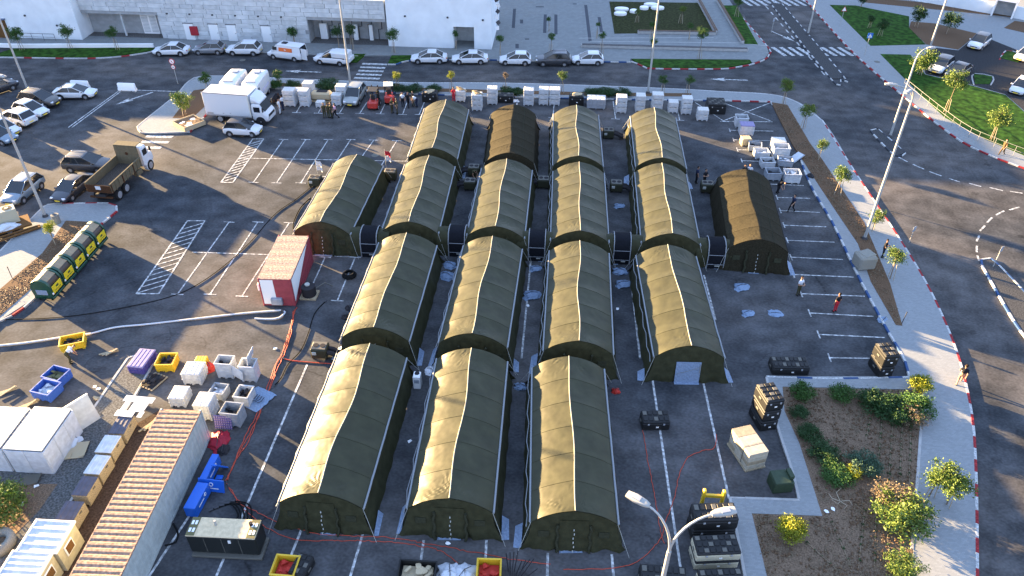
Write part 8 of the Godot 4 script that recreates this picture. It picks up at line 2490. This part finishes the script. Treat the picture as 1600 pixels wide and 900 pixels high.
	# planks and scraps
	var pk := [[Vector3(-31.51, 0, -38.66), 30.0, 1.3, "pale cut plank by the lilac-lidded crate"], [Vector3(-34.43, 0, -33.28), 40.0, 1.6, "splintered planks beside the nearer blue crate"], [Vector3(-30.11, 0, -34.26), -10.0, 0.6, "small broken board on the asphalt by the strip"], [Vector3(-36.59, 0, -34.36), 35.0, 1.5, "long pale plank at the left edge"], [Vector3(-25.61, 0, -32.15), 60.0, 1.4, "loose timber between the cut-out panel and the container"]]
	for q in pk:
		var t := thing("loose_plank", q[3], "plank", q[0] + Vector3(0, 0.02, 0), q[1])
		for k in 3:
			part(t, "plank", MB.new().box(Vector3(0.1 * k, 0.04 + 0.06 * k, 0.12 * k), Vector3(q[2] - 0.2 * k, 0.05, 0.14), Basis(Vector3.UP, 0.25 * k), 0.008).mesh(), mats.pale_wood)
	var sp := thing("scrap_pile", "rusty brown scrap piled between the box truck cab and the first crates", "scrap", Vector3(-32.71, 0, -81.33))
	for k in 9:
		part(sp, "scrap_piece", MB.new().box(Vector3(0.5 * sin(k * 2.1), 0.25 + 0.1 * (k % 4), 0.7 * cos(k * 1.3)), Vector3(0.9, 0.12, 0.3), Basis.from_euler(Vector3(0.4 * k, 0.9 * k, 0.3 * k)), 0.02).mesh(), mats.rusty_steel if k % 2 else mats.junk_dark)
	var cr := thing("concrete_ring", "pale concrete ring lying on the soil at the left edge", "ring", Vector3(-29.76, 0, -22.86) + Vector3(0, 0.1, 0), 30)
	var rr := []
	for q in [[0.5, 0.0], [0.85, 0.0], [0.88, 0.3], [0.82, 0.62], [0.5, 0.62], [0.46, 0.3], [0.5, 0.0]]:
		var ring := PackedVector3Array()
		for i in 24:
			ring.append(Vector3(cos(TAU * i / 24.0) * q[0], q[1], sin(TAU * i / 24.0) * q[0]))
		ring.reverse()
		rr.append(ring)
	part(cr, "ring_wall", MB.new().loft(rr, true, false).mesh(), mats.concrete_pale)
	part(cr, "dark_core", MB.new().cyl(Vector3(0, 0, 0), Vector3(0, 0.2, 0), 0.47, 18).mesh(), mats.soil)
	# litter
	var lt := [Vector3(-30.44, 0, -35.08), Vector3(-30.03, 0, -26.89), Vector3(-30.17, 0, -25.59), Vector3(-30.79, 0, -35.23), Vector3(-5.13, 0, -24.92), Vector3(11.32, 0, -51.82), Vector3(16.98, 0, -52.36), Vector3(5.1, 0, -46.49), Vector3(-1.83, 0, -46.34), Vector3(-12.78, 0, -62.72), Vector3(-19.78, 0, -39.99), Vector3(-8.57, 0, -32.11), Vector3(16.89, 0, -28.81), Vector3(16.47, 0, -28.6)]
	var lw := ["on the asphalt by the strip", "at the edge of the brown soil", "on the brown soil by the bush", "next to the strip kerb", "in front of the middle tent", "below the last tunnel", "below the dark canvas tent's front", "beside the third row", "beside the second row", "between the first two rows", "by the red cable bundle", "between the front left tents", "by the corner of the path, right one", "by the corner of the path, left one"]
	for i in lt.size():
		var t := thing("paper_scrap", "white scrap of paper " + lw[i], "litter", lt[i] + Vector3(0, 0.13 if i in [1, 2, 12, 13] else 0.01, 0), i * 37.0, "paper scraps")
		var b := MB.new()
		b.quad(Vector3(-0.14, 0.02, 0.1), Vector3(0.02, 0.06, 0.12), Vector3(0.05, 0.02, -0.1), Vector3(-0.1, 0.07, -0.09))
		part(t, "sheet", b.mesh(), mats.cap_white)
		var b2 := MB.new()
		b2.quad(Vector3(0.02, 0.06, 0.12), Vector3(0.16, 0.015, 0.08), Vector3(0.14, 0.04, -0.07), Vector3(0.05, 0.02, -0.1))
		part(t, "fold", b2.mesh(), mats.cap_white)
	# manholes
	for q in [Vector3(-18.8, 0, -69.54), Vector3(-41.21, 0, -93.57), Vector3(44.4, 0, -90.27), Vector3(40.5, 0, -99.82)]:
		structure("manhole_cover", MB.new().cyl(q + Vector3(0, 0.005, 0), q + Vector3(0, 0.016 if q.x < 20 else 0.135, 0), 0.38, 20).mesh(), mats.case_grey)
